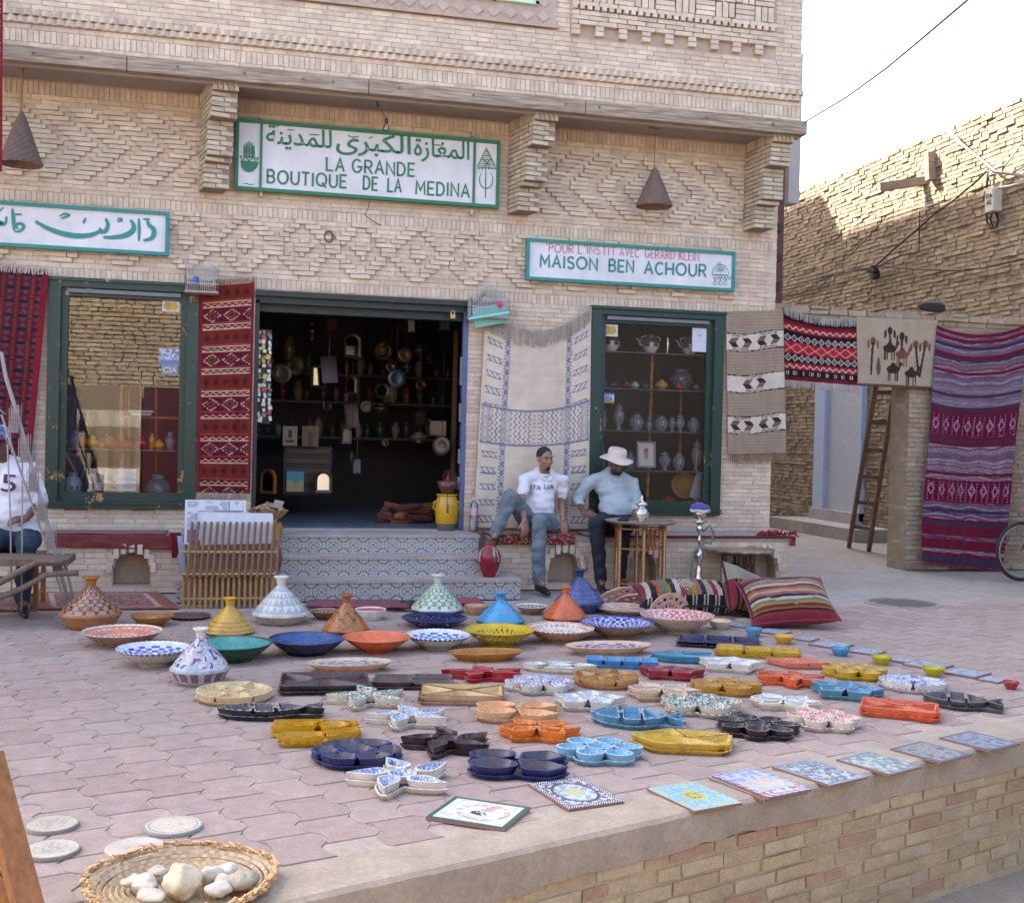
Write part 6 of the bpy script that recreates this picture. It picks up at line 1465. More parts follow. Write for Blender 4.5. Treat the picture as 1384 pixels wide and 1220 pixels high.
# iron ring on the wall, conduit on the wall
mb = MB(); p = A(444.5, 320, YF-.03); mb.tube([p+Vector((.043*math.cos(t), 0, .052*math.sin(t))) for t in [2*PI*i/20 for i in range(21)]], .009, 6, col=(.10, .06, .05)); o = mb.build('iron_ring', M['col'], smooth=True); tag(o, 'rusty iron ring fixed in the carved brick band above the doorway', 'ring')
cable([A(0, 63, YF), A(0, 63, YF)+Vector((.01, 0, 0))], .001, 'tiny cable stub at the left edge') if False else None
cable([A(500, 272, YF-.04), A(497, 283, YF-.05), A(492, 290, YF-.04), A(503, 298, YF-.04), A(515, 305, YF-.04)], .004, 'thin wire drooping below the large sign')
# ------------------------------------------------------------------ jars, vases, pots
def turned(name, c, h, w_, prof, fn, mat='gloss', label=None, cat=None, group=None, n=28, handles=0, spout=0, hcol=None, hr=None):
    o = thing(name, c, label, cat, group); R = w_/2
    mb = MB(); mb.lathe([(r*R, z*h) for r, z in prof], c, n, (lambda i, u: (fn(u, prof[i][1]), (0, 0, 0, 0)))); mb.build('body', M[mat], o, True)
    for k in range(handles):
        s = 1 if k else -1; hz = hr or (.5, .85); mb = MB()
        P = [c+Vector((s*R*.78, 0, h*hz[0])), c+Vector((s*R*1.15, 0, h*(hz[0]*.6+hz[1]*.4))), c+Vector((s*R*1.1, 0, h*(hz[0]*.2+hz[1]*.8))), c+Vector((s*R*.5, 0, h*hz[1]))]
        mb.tube(P, R*.09, 6, col=hcol or (.3, .3, .3)); mb.build('handle', M[mat], o, True)
    if spout:
        mb = MB(); s = spout; mb.tube([c+Vector((s*R*.7, 0, h*.3)), c+Vector((s*R*1.25, 0, h*.42)), c+Vector((s*R*1.4, 0, h*.62)), c+Vector((s*R*1.75, 0, h*.72))], [R*.16, R*.12, R*.08, R*.05], 6, col=hcol or (.3, .3, .3)); mb.build('spout', M[mat], o, True)
    return o
VASE = [(0, 0), (.5, 0), (.54, .03), (.78, .2), (.98, .45), (1, .6), (.85, .75), (.52, .86), (.5, .95), (.58, 1), (.48, 1), (.42, .9), (0, .88)]
POT = [(0, 0), (.55, 0), (.6, .05), (.95, .3), (1, .5), (.85, .68), (.5, .78), (.6, .82), (.45, .9), (.12, .96), (.14, 1), (0, 1)]
URN = [(0, 0), (.5, 0), (.5, .05), (.3, .12), (.85, .35), (1, .52), (.9, .66), (.5, .76), (.66, .8), (.6, .88), (.2, .94), (.1, 1), (0, 1)]
def fmar(u, z):
    if z > .85: return (.20, .03, .03)
    if .3 < z < .78 and abs(((u*3) % 1)-.5)*2 < .5 and int(u*50+z*37) % 3: return (.45, .38, .28) if int(u*60+z*31) % 2 else (.10, .12, .10)
    return (.20, .008, .02)
for px, lb in ((365, 'maroon painted vase on the step, half behind the cane rack'), (661, 'maroon painted vase on the step below the raised foot')):
    c = A(px, 779, 10.52); c.z = .19; turned('painted_vase', c, .335, .215, VASE, fmar, label=lb, cat='vase', group='maroon vases at both ends of the steps', n=48)
def fdrum(u, z):
    if z < .04: return (.12, .10, .08)
    x = ((u+.02) % .25)/.25
    if abs(z-(.30+.9*(x-.5)**2)) < .03 and z < .55: return (.06, .045, .03)
    if abs(x-.0) < .03 or abs(x-1) < .03: return (.06, .045, .03) if z > .4 else (.50, .27, .01)
    if math.hypot((x-.5)*1.5, (z-.58)*2.2) < .14: return (.25, .24, .22) if math.hypot((x-.5)*1.5, (z-.58)*2.2) < .06 else (.10, .08, .06)
    return (.50, .27, .01)
DRUM = [(0, 0), (.68, 0), (.7, .03), (.88, .2), (1, .5), (.97, .75), (.8, .93), (.78, .96), (.9, .97), (.9, 1), (0, 1)]
c = A(603, 714, 11.5); c.z = .545; turned('yellow_jar', c, .37, .24, DRUM, fdrum, label='yellow jar with dark chain decoration just inside the doorway on the right', cat='jar', n=64, handles=2, hcol=(.42, .22, .01), group='yellow chained jars')
mb = MB(); mb.lathe([(0, .0), (.05, 0), (.08, .05), (.115, .13), (.11, .13), (.075, .06), (.0, .01)], c+Vector((0, 0, .372)), 28, col=(.10, .035, .025)); o = mb.build('copper_bowl', M['gloss'], smooth=True); tag(o, 'dark copper bowl standing on the yellow jar at the doorway', 'bowl')
c = A(358, 742, 10.9); c.z = .37; turned('yellow_jar', c, .33, .27, DRUM, fdrum, label='yellow jar behind the cane rack, carrying a basket of stones', cat='jar', n=64, handles=2, hcol=(.42, .22, .01), group='yellow chained jars')
bc = c+Vector((.02, 0, .335)); bk = thing('wicker_basket', bc, 'shallow basket heaped with brown stones on the left yellow jar', 'basket')
mb = MB()
for k in range(6): mb.lathe([(.12+.012*k, .012*k), (.128+.012*k, .012*k+.007), (.12+.012*(k+1), .012*(k+1))], bc, 40, lambda i, u: (hsv((.40, .26, .12), .7+.5*(int(u*40) % 2)), (0, 0, 0, 0)))
mb.lathe([(0, .005), (.13, .01)], bc, 30, col=(.3, .2, .1)); mb.build('coils', M['straw'], bk)
for i in range(34):
    a = random.uniform(0, 2*PI); r = random.uniform(0, .15); mb = MB(); q = bc+Vector((math.cos(a)*r, math.sin(a)*r*.8, .05+.07*(1-r/.17)+random.uniform(0, .02))); mb.ell(q, (.034, .026, .018), Euler((random.uniform(-.5, .5), random.uniform(-.5, .5), random.random()*3)).to_matrix(), 8, 6, random.choice(((.20, .12, .08), (.28, .18, .13), (.36, .27, .2), (.12, .07, .05)))); o = mb.build('small_stone', M['stone'], smooth=True); tag(o, 'small brown stone heaped in the basket on the yellow jar', 'stone', 'small stones in the wicker basket')
mb = MB(); mb.box(bc+Vector((.09, -.05, .13)), (.09, .004, .08), Euler((.5, .2, .3)).to_matrix(), col=(.5, .5, .5)); o = mb.build('paper_note', M['col']); tag(o, 'crumpled white paper stuck among the stones in the basket', 'paper')
# water bottle on the top step
c = A(640, 719, 11.36); c.z = .545; bt = thing('water_bottle', c, 'clear plastic bottle with pink label and white contents beside the doorway', 'bottle')
mb = MB(); mb.lathe([(0, 0), (.04, 0), (.043, .02), (.043, .24), (.036, .28), (.014, .31), (.014, .33)], c, 24); mb.build('plastic', M['clear'], bt, True)
mb = MB(); mb.lathe([(0, .004), (.038, .006), (.038, .13), (0, .13)], c, 20, col=(.55, .56, .55)); mb.build('contents', M['col'], bt, True); mb = MB(); mb.lathe([(.0438, .17), (.0438, .245)], c, 24, lambda i, u: ((.50, .22, .35) if int(u*9) % 3 else (.5, .4, .5), (0, 0, 0, 0))); mb.build('label_band', M['col'], bt, True); mb = MB(); mb.lathe([(.016, .325), (.016, .345), (0, .345)], c, 12, col=(.6, .5, .5)); mb.build('cap', M['col'], bt)
# ------------------------------------------------------------------ display window contents
def shelf(px0, px1, py, Y, label):
    a, b = A(px0, py, Y), A(px1, py+(px1-px0)*.03, Y); mb = MB(); z = (a.z+b.z)/2; mb.box(((a.x+b.x)/2, Y+.06, z-.008), (b.x-a.x, .3, .012), col=(.10, .11, .11)); o = mb.build('display_shelf', M['gloss']); tag(o, label, 'shelf', 'glass shelves in the shop windows'); return z
def hue(c, s=0):
    def f(u, z): return hsv(c, .7 if int(z*17+s) % 3 == 0 else 1.0)
    return f
def pat2(c1, c2, s=0):
    def f(u, z): return c2 if (int(u*26+s)+int(z*19)) % 2 or abs((z*6) % 1-.5) < .12 else c1
    return f
def disp(px, pyb, hp, wp, Y, prof, fn, name, label, cat, mat='gloss', zz=None, **k):
    c = A(px, pyb, Y); s = ppm(c)
    if zz is not None: c.z = zz
    return turned(name, c, hp/s, wp/s, prof, fn, mat, label, cat, **k)
Yd = 11.75
zs = shelf(76, 243, 604, Yd, 'glass shelf of coloured teapots in the left shop window')
TP = 'glazed teapots on the shelf in the left window'
for px, h, w_, c, lb, sp, pf in ((82, 22, 17, (.42, .09, .02), 'orange teapot, first from the left on the left window shelf', 1, POT), (102, 23, 16, (.22, .20, .20), 'grey patterned pot second on the left window shelf', 0, VASE), (112, 18, 10, (.40, .06, .02), 'small red-orange pot third on the left window shelf', 0, POT), (125, 19, 15, (.48, .28, .01), 'yellow teapot with a pointed lid on the left window shelf', 1, POT), (138, 12, 11, (.35, .07, .03), 'low brown-orange pot beside the yellow teapot', 0, POT), (150, 19, 18, (.42, .09, .03), 'round orange pot in the middle of the left window shelf', 0, POT), (172, 14, 18, (.36, .01, .03), 'bright red sugar pot left of the crimson one', 0, POT), (192, 19, 20, (.28, .01, .05), 'crimson pot with a knob lid, left window shelf', 0, POT), (205, 22, 8, (.45, .27, .03), 'slim yellow flask beside the crimson pot', 0, VASE), (215, 14, 15, (.50, .26, .01), 'round bright yellow pot, right part of the left window shelf', 0, POT), (230, 24, 13, (.32, .32, .34), 'white and blue patterned vase, last on the left window shelf', 0, VASE)):
    disp(px, 604, h, w_, Yd, pf, hue(c) if lb.find('patterned') < 0 else pat2(c, (.1, .12, .2)), 'teapot' if sp else 'pot', lb, 'teapot' if sp else 'pot', zz=zs, group=TP, spout=sp, hcol=c)
disp(98, 662, 44, 26, 11.7, VASE, pat2((.05, .07, .22), (.30, .32, .36), 1), 'blue_vase', 'blue and white vase at the bottom left of the left window', 'vase', zz=.76)
disp(214, 663, 42, 34, 11.7, VASE, hue((.02, .16, .16)), 'teal_jar', 'teal jar with a brown spot at the bottom right of the left window', 'jar', zz=.76)
disp(75, 662, 30, 16, 11.75, VASE, hue((.03, .04, .13)), 'dark_jar', 'dark blue jar in the bottom left corner of the left window', 'jar', zz=.76)
def pic_window(u, v):
    v = 1-v
    if .06 < u < .33 and v > .2+.9*(u-.195)**2*6: return (.52, .5, .46) if abs(u-.2) < .07 and v > .62 else (.12, .13, .16)
    if u > .62: return (.14, .34, .55) if math.hypot(u-.8, v-.6) < .26 and nz(u, v, 9, 2) > -.2 else (.40, .48, .58)
    return (.50, .46, .36) if nz(u, v, 8, 1) > -.1 else (.34, .30, .25)
def flat_pic(px0, px1, py0, py1, Y, fn, label, name='picture', frame=None, lean=.12, n=(48, 30), cat='picture', group=None, mat='col'):
    a = A(px0, py1, Y); b = A(px1, py0, Y); W_ = b.x-a.x; H = b.z-a.z; c = Vector(((a.x+b.x)/2, Y, a.z)); o = thing(name, c, label, cat, group)
    Mx = Matrix.Translation(c+Vector((0, 0, H/2))) @ Euler((PI/2-lean, 0, 0)).to_matrix().to_4x4()
    f = .0 if not frame else .02
    mb = MB(); mb.M = Mx; V, F, C = grid_print(W_-2*f, H-2*f, fn, n); mb.add([(x, y, .006) for x, y, _ in V], F, C); mb.box((0, 0, -.004), (W_-2*f, H-2*f, .016), col=(.3, .27, .22)); mb.build('print', M[mat], o)
    if frame:
        mb = MB(); mb.M = Mx
        for cc, d in (((0, H/2-f/2, 0), (W_, f, .03)), ((0, -H/2+f/2, 0), (W_, f, .03)), ((-W_/2+f/2, 0, 0), (f, H-2*f, .03)), ((W_/2-f/2, 0, 0), (f, H-2*f, .03))): mb.box(cc, d, col=frame)
        mb.build('frame', M['gloss'], o)
    return o
flat_pic(120, 184, 634, 663, 11.62, pic_window, 'painting of an arch and a blue figure leaning in the left window')
flat_pic(68, 108, 535, 600, 12.1, lambda u, v: (.02, .03, .16) if nz(u, v, 6, 1) > .15 else (.012, .01, .014), 'black cloth with blue flowers hanging behind the left window', 'hanging_cloth', cat='cloth')
for px, y0, y1, r, lb in ((164, 520, 645, .022, 'turned wooden post left of the window rack'), (174, 520, 640, .012, 'thin wooden upright of the rack, first'), (190, 500, 640, .012, 'thin wooden upright of the rack, second'), (211, 500, 640, .012, 'thin wooden upright of the rack, third')):
    p = A(px, y1, 12.0); q = A(px, y0, 12.0); mb = MB(); n = 16; mb.tube([p.lerp(q, i/n) for i in range(n+1)], [r*(1+.35*math.sin(i*2.1)) if r > .02 else r for i in range(n+1)], 8); o = mb.build('wooden_post', M['amberwood'], smooth=True); tag(o, lb+' inside the left shop window', 'post')
mb = MB(); a, b = A(164, 563, 12.0), A(240, 565, 12.0); mb.bar(a, b, .02); o = mb.build('rack_bar', M['amberwood']); tag(o, 'wooden crossbar of the rack inside the left shop window', 'bar')
for i, (x0, x1, y, lb) in enumerate(((175, 208, 556, 'upper'), (178, 205, 560, 'lower'))):
    a, b = A(x0, y, 11.9), A(x1, y, 11.9); mb = MB(); mb.box((a+b)/2, (b.x-a.x, .2, .02), col=(.42, .42, .42)); o = mb.build('book', M['col']); tag(o, lb+' pale book lying on the rack in the left window', 'book')
for P, lb in (([(150, 580), (110, 645)], 'dark slanting folding-table leg behind the blue vase'), ([(84, 604), (104, 640)], 'thin wooden slanting leg behind the blue vase')):
    mb = MB(); mb.bar(A(*P[0], 12), A(*P[1], 12), .06 if P[0][0] > 100 else .02, .02, col=(.07, .08, .13) if P[0][0] > 100 else (.3, .2, .1)); o = mb.build('table_leg_prop', M['col']); o.name = 'folding_prop'; tag(o, lb, 'prop')
# stickers
def sticker(px0, px1, py0, py1, fn, label, n=(30, 20), txt=None, tmat=None, Yk=YF+.035):
    o = flat_pic(px0, px1, py0, py1, Yk, fn, label, 'sticker', lean=0, n=n, cat='sticker', group='stickers on the shop windows')
    if txt:
        a = A((px0+px1)/2, (py0+py1)/2+1, Yk-.016); text(txt, a, (1, 0, 0), (0, 0, 1), (py1-py0)*.8/ppm(a), tmat, o, width=(px1-px0)*.8/ppm(a), off=.001)
M['stw'] = simple('white_lettering', (.55, .55, .55), .5, bump=0); M['stb'] = simple('blue_lettering', (.03, .07, .28), .5, bump=0)
def circ(u, v): return (.50, .30, .02) if math.hypot((u-.66)*1.5, v-.5) < .36 else ((.42, .22, .08) if math.hypot((u-.34)*1.5, v-.5) < .36 else (.5, .5, .48))
sticker(219, 243, 407, 421, circ, 'card sticker with two overlapping circles in the left window'); sticker(813, 835, 439, 454, circ, 'card sticker with two overlapping circles in the right window')
sticker(215, 242, 472, 492, lambda u, v: (.45, .47, .5) if nz(u, v, 9, 3) > .0 and v > .3 else (.14, .17, .32), 'blue and white sticker above the grey one, left window')
sticker(218, 241, 493, 506, lambda u, v: (.20, .22, .27), 'grey-blue sticker with white letters in the left window', txt='CIA', tmat=M['stw'])
sticker(813, 830, 531, 544, lambda u, v: (.04, .10, .35) if v > .8 else ((.5, .28, .03) if v < .2 else (.5, .5, .48)), 'white VISA card sticker in the right window', txt='VISA', tmat=M['stb'])
sticker(935, 955, 444, 475, lambda u, v: (.30, .33, .45) if abs(v-.7) < .05 and abs(u-.5) < .12 else (.52, .53, .58), 'blank white paper taped in the top right of the right window')
# right window
Yd = 11.72; G1, G2 = (.25, .25, .27), (.10, .11, .14)
DG = 'silver and pottery wares on the shelves of the right window'
z1 = shelf(808, 955, 475, Yd, 'top glass shelf with teapots in the right window')
for px, lb, hs in ((826, 'dark teapot with white flowers, left on the top shelf', 0), (879, 'dark teapot with white flowers, middle of the top shelf', -1), (932, 'teapot half hidden by the white paper, top shelf', -1)):
    disp(px, 474, 27, 24, Yd, POT, lambda u, z: (.45, .44, .40) if z < .06 or (math.hypot(((u*5) % 1-.5)*.9, (z-.38)*2) < .22) else (.07, .055, .05), 'teapot', lb, 'teapot', zz=z1, group=DG, spout=hs, handles=2 if hs else 1, hcol=(.25, .24, .22))
disp(902, 474, 22, 5, Yd, VASE, hue((.4, .4, .4)), 'candlestick', 'slim silver spike between two teapots on the top shelf', 'candlestick', 'metal', zz=z1, group=DG)
z2 = shelf(808, 955, 524, Yd, 'second glass shelf with small coloured jars in the right window')
for px, h, w_, c, lb in ((817, 11, 15, (.05, .05, .12), 'small navy jar, first on the second shelf'), (829, 10, 12, (.06, .10, .03), 'small green jar, second shelf'), (846, 10, 14, (.16, .02, .03), 'small maroon jar, second shelf'), (858, 10, 11, (.35, .35, .38), 'small white and blue jar, second shelf'), (872, 9, 14, (.02, .07, .08), 'small dark teal jar, second shelf'), (894, 14, 17, (.40, .26, .04), 'yellow round pot on the second shelf'), (917, 12, 12, (.26, .03, .03), 'red round pot right of the yellow one, second shelf'), (940, 10, 11, (.10, .10, .12), 'small dark jar, last on the second shelf')):
    disp(px, 524, h, w_, Yd, POT, hue(c), 'small_jar', lb, 'jar', zz=z2, group=DG)
disp(920, 522, 30, 34, 11.98, VASE, pat2((.16, .16, .20), (.08, .08, .12)), 'big_vase', 'large grey vase behind the jars of the second shelf', 'vase', zz=z2)
z3 = shelf(808, 955, 580, Yd, 'third glass shelf with patterned urns in the right window')
for px, h, w_, pf, lb in ((815, 26, 11, VASE, 'narrow brown-white vase, first on the third shelf'), (836, 36, 16, URN, 'tall patterned urn, third shelf'), (860, 24, 20, POT, 'patterned teapot, third shelf'), (877, 18, 9, VASE, 'pale green striped vase by the turned post'), (893, 22, 20, POT, 'round blue lidded pot, third shelf'), (908, 20, 11, URN, 'small teal lidded pot, third shelf'), (919, 24, 13, URN, 'slender patterned urn, third shelf'), (937, 21, 17, POT, 'round lidded pot, last on the third shelf')):
    disp(px, 580, h, w_, Yd, pf, pat2(G1, G2, px % 3), 'patterned_pot', lb, 'pot', zz=z3, group=DG)
z4 = shelf(808, 955, 633, Yd, 'fourth glass shelf with a framed picture in the right window')
for px, h, w_, pf, lb in ((812, 34, 12, VASE, 'narrow vase at the left end of the fourth shelf'), (852, 26, 16, POT, 'grey pot beside the framed picture'), (898, 26, 17, URN, 'ribbed metal urn right of the framed picture'), (917, 26, 17, POT, 'grey-green lidded pot, fourth shelf'), (941, 42, 16, URN, 'tall silver urn at the right end of the fourth shelf')):
    disp(px, 633, h, w_, Yd, pf, pat2(G1, G2, px % 3), 'patterned_pot', lb, 'pot', zz=z4, group=DG)
flat_pic(860, 886, 597, 632, 11.6, lambda u, v: (.38, .05, .05) if math.hypot(u-.5, (v-.66)*1.2) < .17 and v > .62 else ((.35, .22, .18) if math.hypot((u-.5)*1.3, v-.5) < .2 else (.55, .52, .47)), 'grey-framed portrait with a red hat on the fourth shelf', 'framed_picture', (.20, .20, .20))
n = 40; mb = MB(); p, q = A(874, 690, 11.8), A(882, 478, 11.8); q.x = p.x+.02; mb.tube([p.lerp(q, i/n) for i in range(n+1)], [.02*(1+.3*math.sin(i*1.9)) for i in range(n+1)], 8); o = mb.build('turned_post', M['amberwood'], smooth=True); tag(o, 'turned wooden post in the middle of the right window', 'post')
mb = MB(); p, q = A(918, 640, 12.0), A(920, 532, 12.0); mb.bar(p, q, .025); o = mb.build('thin_post', M['amberwood']); tag(o, 'plain thin wooden upright at the back of the right window', 'post')
disp(903, 672, 20, 22, 11.65, [(0, 0), (1, 0), (1, .7), (.8, .78), (.5, .85), (.3, 1), (0, 1)], hue((.34, .01, .015)), 'red_tin', 'red tin at the bottom of the right window', 'tin', zz=.76)
mb = MB(); p = A(925, 656, 11.85); mb.M = Matrix.Translation(p) @ Euler((PI/2-.3, 0, 0)).to_matrix().to_4x4(); mb.lathe([(.0, .0), (.125, .0), (.125, .012), (.14, .02), (.15, .012), (.15, -.02)], (0, 0, 0), 36, col=(.35, .16, .04)); o = mb.build('wooden_dish', M['col'], smooth=True); tag(o, 'round wooden dish standing at the back of the right window', 'dish')
for i, lb in enumerate(('first leaning book beside the wooden dish', 'second leaning book beside the wooden dish')):
    mb = MB(); mb.bar(A(937+i*6, 674, 11.65), A(948+i*4, 640, 11.7), .015, .14, col=(.36, .38, .40)); o = mb.build('book', M['col']); tag(o, lb, 'book', 'books in the right window')
for i in range(5):
    mb = MB(); p = A(885+i*9, 676, 11.6); p.z = .775+.004*i; mb.box(p, (.07, .05, .02), Euler((.2*i, .1, i)).to_matrix(), col=random.choice(((.03, .03, .03), (.4, .4, .4), (.1, .1, .12)))); o = mb.build('trinket', M['gloss']); tag(o, 'small dark trinket lying on the floor of the right window', 'trinket', 'trinkets at the bottom of the right window')
# ------------------------------------------------------------------ inside the doorway
sp_ = thing('souvenir_panel', A(352, 560, 11.5), 'narrow hanging panel of small coloured souvenirs at the left door jamb', 'souvenir display')
mb = MB(); a, b = A(340, 572, 11.56), A(368, 446, 11.56); mb.box(((a.x+b.x)/2, 11.57, (a.z+b.z)/2), (b.x-a.x, .02, b.z-a.z), col=(.012, .012, .012)); mb.build('backing', M['col'], sp_)
for r in range(19):
    for q in range(4):
        if random.random() < .12: continue
        p = A(343+q*7+random.uniform(-1.5, 1.5), 450+r*6.4+random.uniform(-2, 2), 11.54); mb = MB(); c = random.choice(((.55, .50, .42), (.5, .48, .45), (.52, .22, .04), (.05, .22, .26), (.5, .36, .06), (.35, .03, .04), (.6, .58, .5), (.12, .18, .10)))
        mb.box(p, (random.uniform(.022, .045), .012, random.uniform(.03, .055)), Euler((0, random.uniform(-.3, .3), 0)).to_matrix(), col=c); mb.build('souvenir', M['gloss'], sp_)
def mirror(px, py, wp, hp, Y, label, arch=True, fr=(.08, .05, .03), tilt=0., rot=0.):
    c = A(px, py, Y); s = ppm(c); W_, H = wp/s/2, hp/s/2; o = thing('mirror', c, label, 'mirror', 'mirrors hanging in the dark shop interior')
    P = [(math.cos(t)*W_, H-W_+math.sin(t)*W_) for t in [PI*i/12 for i in range(13)]]+[(-W_, -H), (W_, -H)] if arch == True else ([(math.cos(t)*W_, math.sin(t)*H) for t in [2*PI*i/20 for i in range(20)]] if arch == 'round' else [(W_, H), (-W_, H), (-W_, -H), (W_, -H)])
    R = Matrix.Translation(c) @ Euler((tilt, 0, rot)).to_matrix().to_4x4()
    mb = MB(); mb.M = R; mb.add([(x, 0, z) for x, z in P], [tuple(range(len(P)))]); mb.build('glass', M['mirror'], o)
    mb = MB(); mb.M = R; k = 1+.03/max(W_, .04); m_ = len(P); V = [(x, -.004, z) for x, z in P]+[(x*k, -.012, z*(1+.03/H)) for x, z in P]+[(x*k, .03, z*(1+.03/H)) for x, z in P]
    mb.add(V, [(i, (i+1) % m_, m_+(i+1) % m_, m_+i) for i in range(m_)]+[(m_+i, m_+(i+1) % m_, 2*m_+(i+1) % m_, 2*m_+i) for i in range(m_)], fr); mb.build('frame', M['gloss'], o)
mirror(476, 467, 17, 25, 13.6, 'arched mirror hanging highest in the dark shop', rot=.15); mirror(517, 475, 17, 17, 13.6, 'round mirror right of the arched one in the dark shop', 'round', rot=.22)
mirror(431, 509, 14, 23, 14.0, 'rectangular mirror lower left of the arched one', 'rect', rot=-.05); mirror(384, 505, 5, 19, 14, 'very narrow mirror on the left in the shop', rot=.1); mirror(474, 520, 10, 18, 13.8, 'small arched mirror below the large arched one', fr=(.1, .02, .02), rot=.2)
mirror(516, 528, 14, 14, 13.9, 'small round mirror in the middle of the shop', 'round', rot=.12)
mirror(437, 651, 16, 22, 13.2, 'small arched mirror standing on the shop floor cabinet', rot=.1); mirror(362, 650, 20, 26, 13.0, 'dark mirror with an orange arch frame at the lower left of the shop', fr=(.35, .12, .02), rot=-.9)
mirror(341, 640, 6, 32, 12.6, 'bright narrow arched mirror beside the red kilim', rot=.1); mirror(607, 645, 12, 14, 12.9, 'small bright mirror above the right yellow jar', rot=-.15); mirror(468, 588, 8, 16, 13.5, 'tiny bright mirror in the middle of the shop', rot=.1)
flat_pic(382, 402, 576, 602, 13.3, lambda u, v: (.03, .03, .03) if (abs(u-.5) < .12 and .4 < v < .8) or (.15 < v < .3 and abs(u-.5) < .3) else (.30, .22, .12), 'tan picture with a black tower drawing inside the shop', lean=0); flat_pic(408, 431, 576, 603, 13.3, lambda u, v: (.10, .05, .05) if abs(u-.5) < .15 and v < .7 else (.18, .11, .05), 'brown picture right of the tower drawing', lean=0)
flat_pic(387, 411, 637, 664, 12.9, lambda u, v: (.05, .22, .26) if v > .5+.1*math.sin(u*9) else (.34, .26, .10), 'small turquoise and sand painting on the shop floor')
mb = MB(); a, b = A(382, 668, 13.5), A(448, 604, 13.5); mb.box(((a.x+b.x)/2, 13.6, (a.z+b.z)/2), (b.x-a.x, .3, b.z-a.z), col=(.05, .03, .02))
for k in range(5): mb.box(((a.x+b.x)/2, 13.44, a.z+(b.z-a.z)*(k+.5)/5), (b.x-a.x-.06, .03, .05), col=(.10, .06, .04))
o = mb.build('carved_chest', M['col']); tag(o, 'dark carved chest at the back of the shop', 'chest')
ct = thing('shop_counter', A(530, 545, 14.5), 'dark shelving across the back of the shop', 'shelving')
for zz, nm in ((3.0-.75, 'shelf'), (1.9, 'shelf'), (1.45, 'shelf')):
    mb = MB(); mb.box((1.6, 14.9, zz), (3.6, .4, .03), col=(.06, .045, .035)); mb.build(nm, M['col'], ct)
ORD = 'first second third fourth fifth sixth seventh eighth ninth tenth eleventh twelfth thirteenth fourteenth fifteenth sixteenth seventeenth eighteenth nineteenth twentieth'.split()
CN = (((.12, .11, .10), 'grey'), ((.20, .16, .10), 'tan'), ((.06, .05, .08), 'dark'), ((.16, .04, .03), 'red'), ((.24, .22, .18), 'pale'), ((.05, .09, .06), 'green'))
for zz, sn in ((2.265, 'upper'), (1.915, 'middle'), (1.465, 'lower')):
    for i in range(20):
        h = random.uniform(.1, .28); c = Vector((.12+i*.16+random.uniform(-.04, .04), 14.85+random.uniform(-.08, .08), zz)); col, cn = random.choice(CN)
        mb = MB(); mb.lathe([(r*.5*h*.55, z*h) for r, z in random.choice((VASE, POT, URN))], c, 14, col=col); o = mb.build('shop_ware', M['gloss'], smooth=True); tag(o, '%s pot from the left, %s, on the %s dark shelf inside the shop' % (ORD[i], cn, sn), 'pot', 'dim wares on the back shelves')
for x in (2.45, 2.62, 2.80):
    mb = MB(); mb.box((x, 12.9, 1.6), (.05, .05, 2.2), col=(.12, .05, .02)); o = mb.build('wooden_post', M['col']); tag(o, {2.45: 'left', 2.62: 'middle', 2.80: 'right'}[x]+' of three dim reddish uprights at the right inside the shop', 'post', 'uprights inside the shop on the right')
for i in range(26):
    p = A(random.uniform(520, 592), 690-random.uniform(0, 14), 12.7+random.uniform(-.25, .25)); p.z = .56+random.uniform(0, .16); mb = MB(); a = random.uniform(0, 3); d = Vector((math.cos(a), math.sin(a)*.4, random.uniform(-.1, .2)))*.14; mb.tube([p-d, p, p+d], .03, 7, col=random.choice(((.20, .05, .02), (.26, .09, .03), (.10, .03, .03), (.30, .14, .06)))); o = mb.build('leather_roll', M['cloth'], smooth=True); tag(o, 'reddish rolled goods heaped on the shop floor right of the middle', 'roll', 'rolled goods heaped on the shop floor')
mb = MB(); p = A(573, 668, 13.0); 
for k in range(8): mb.lathe([(.20+.008*k, .02*k), (.212+.008*k, .02*k+.01), (.20+.008*(k+1), .02*(k+1))], Vector((p.x, 13.0, .56)), 40, lambda i, u: (hsv((.15, .09, .05), .7+.5*(int(u*40) % 2)), (0, 0, 0, 0)))
o = mb.build('floor_basket', M['straw']); tag(o, 'dim round basket on the shop floor', 'basket')

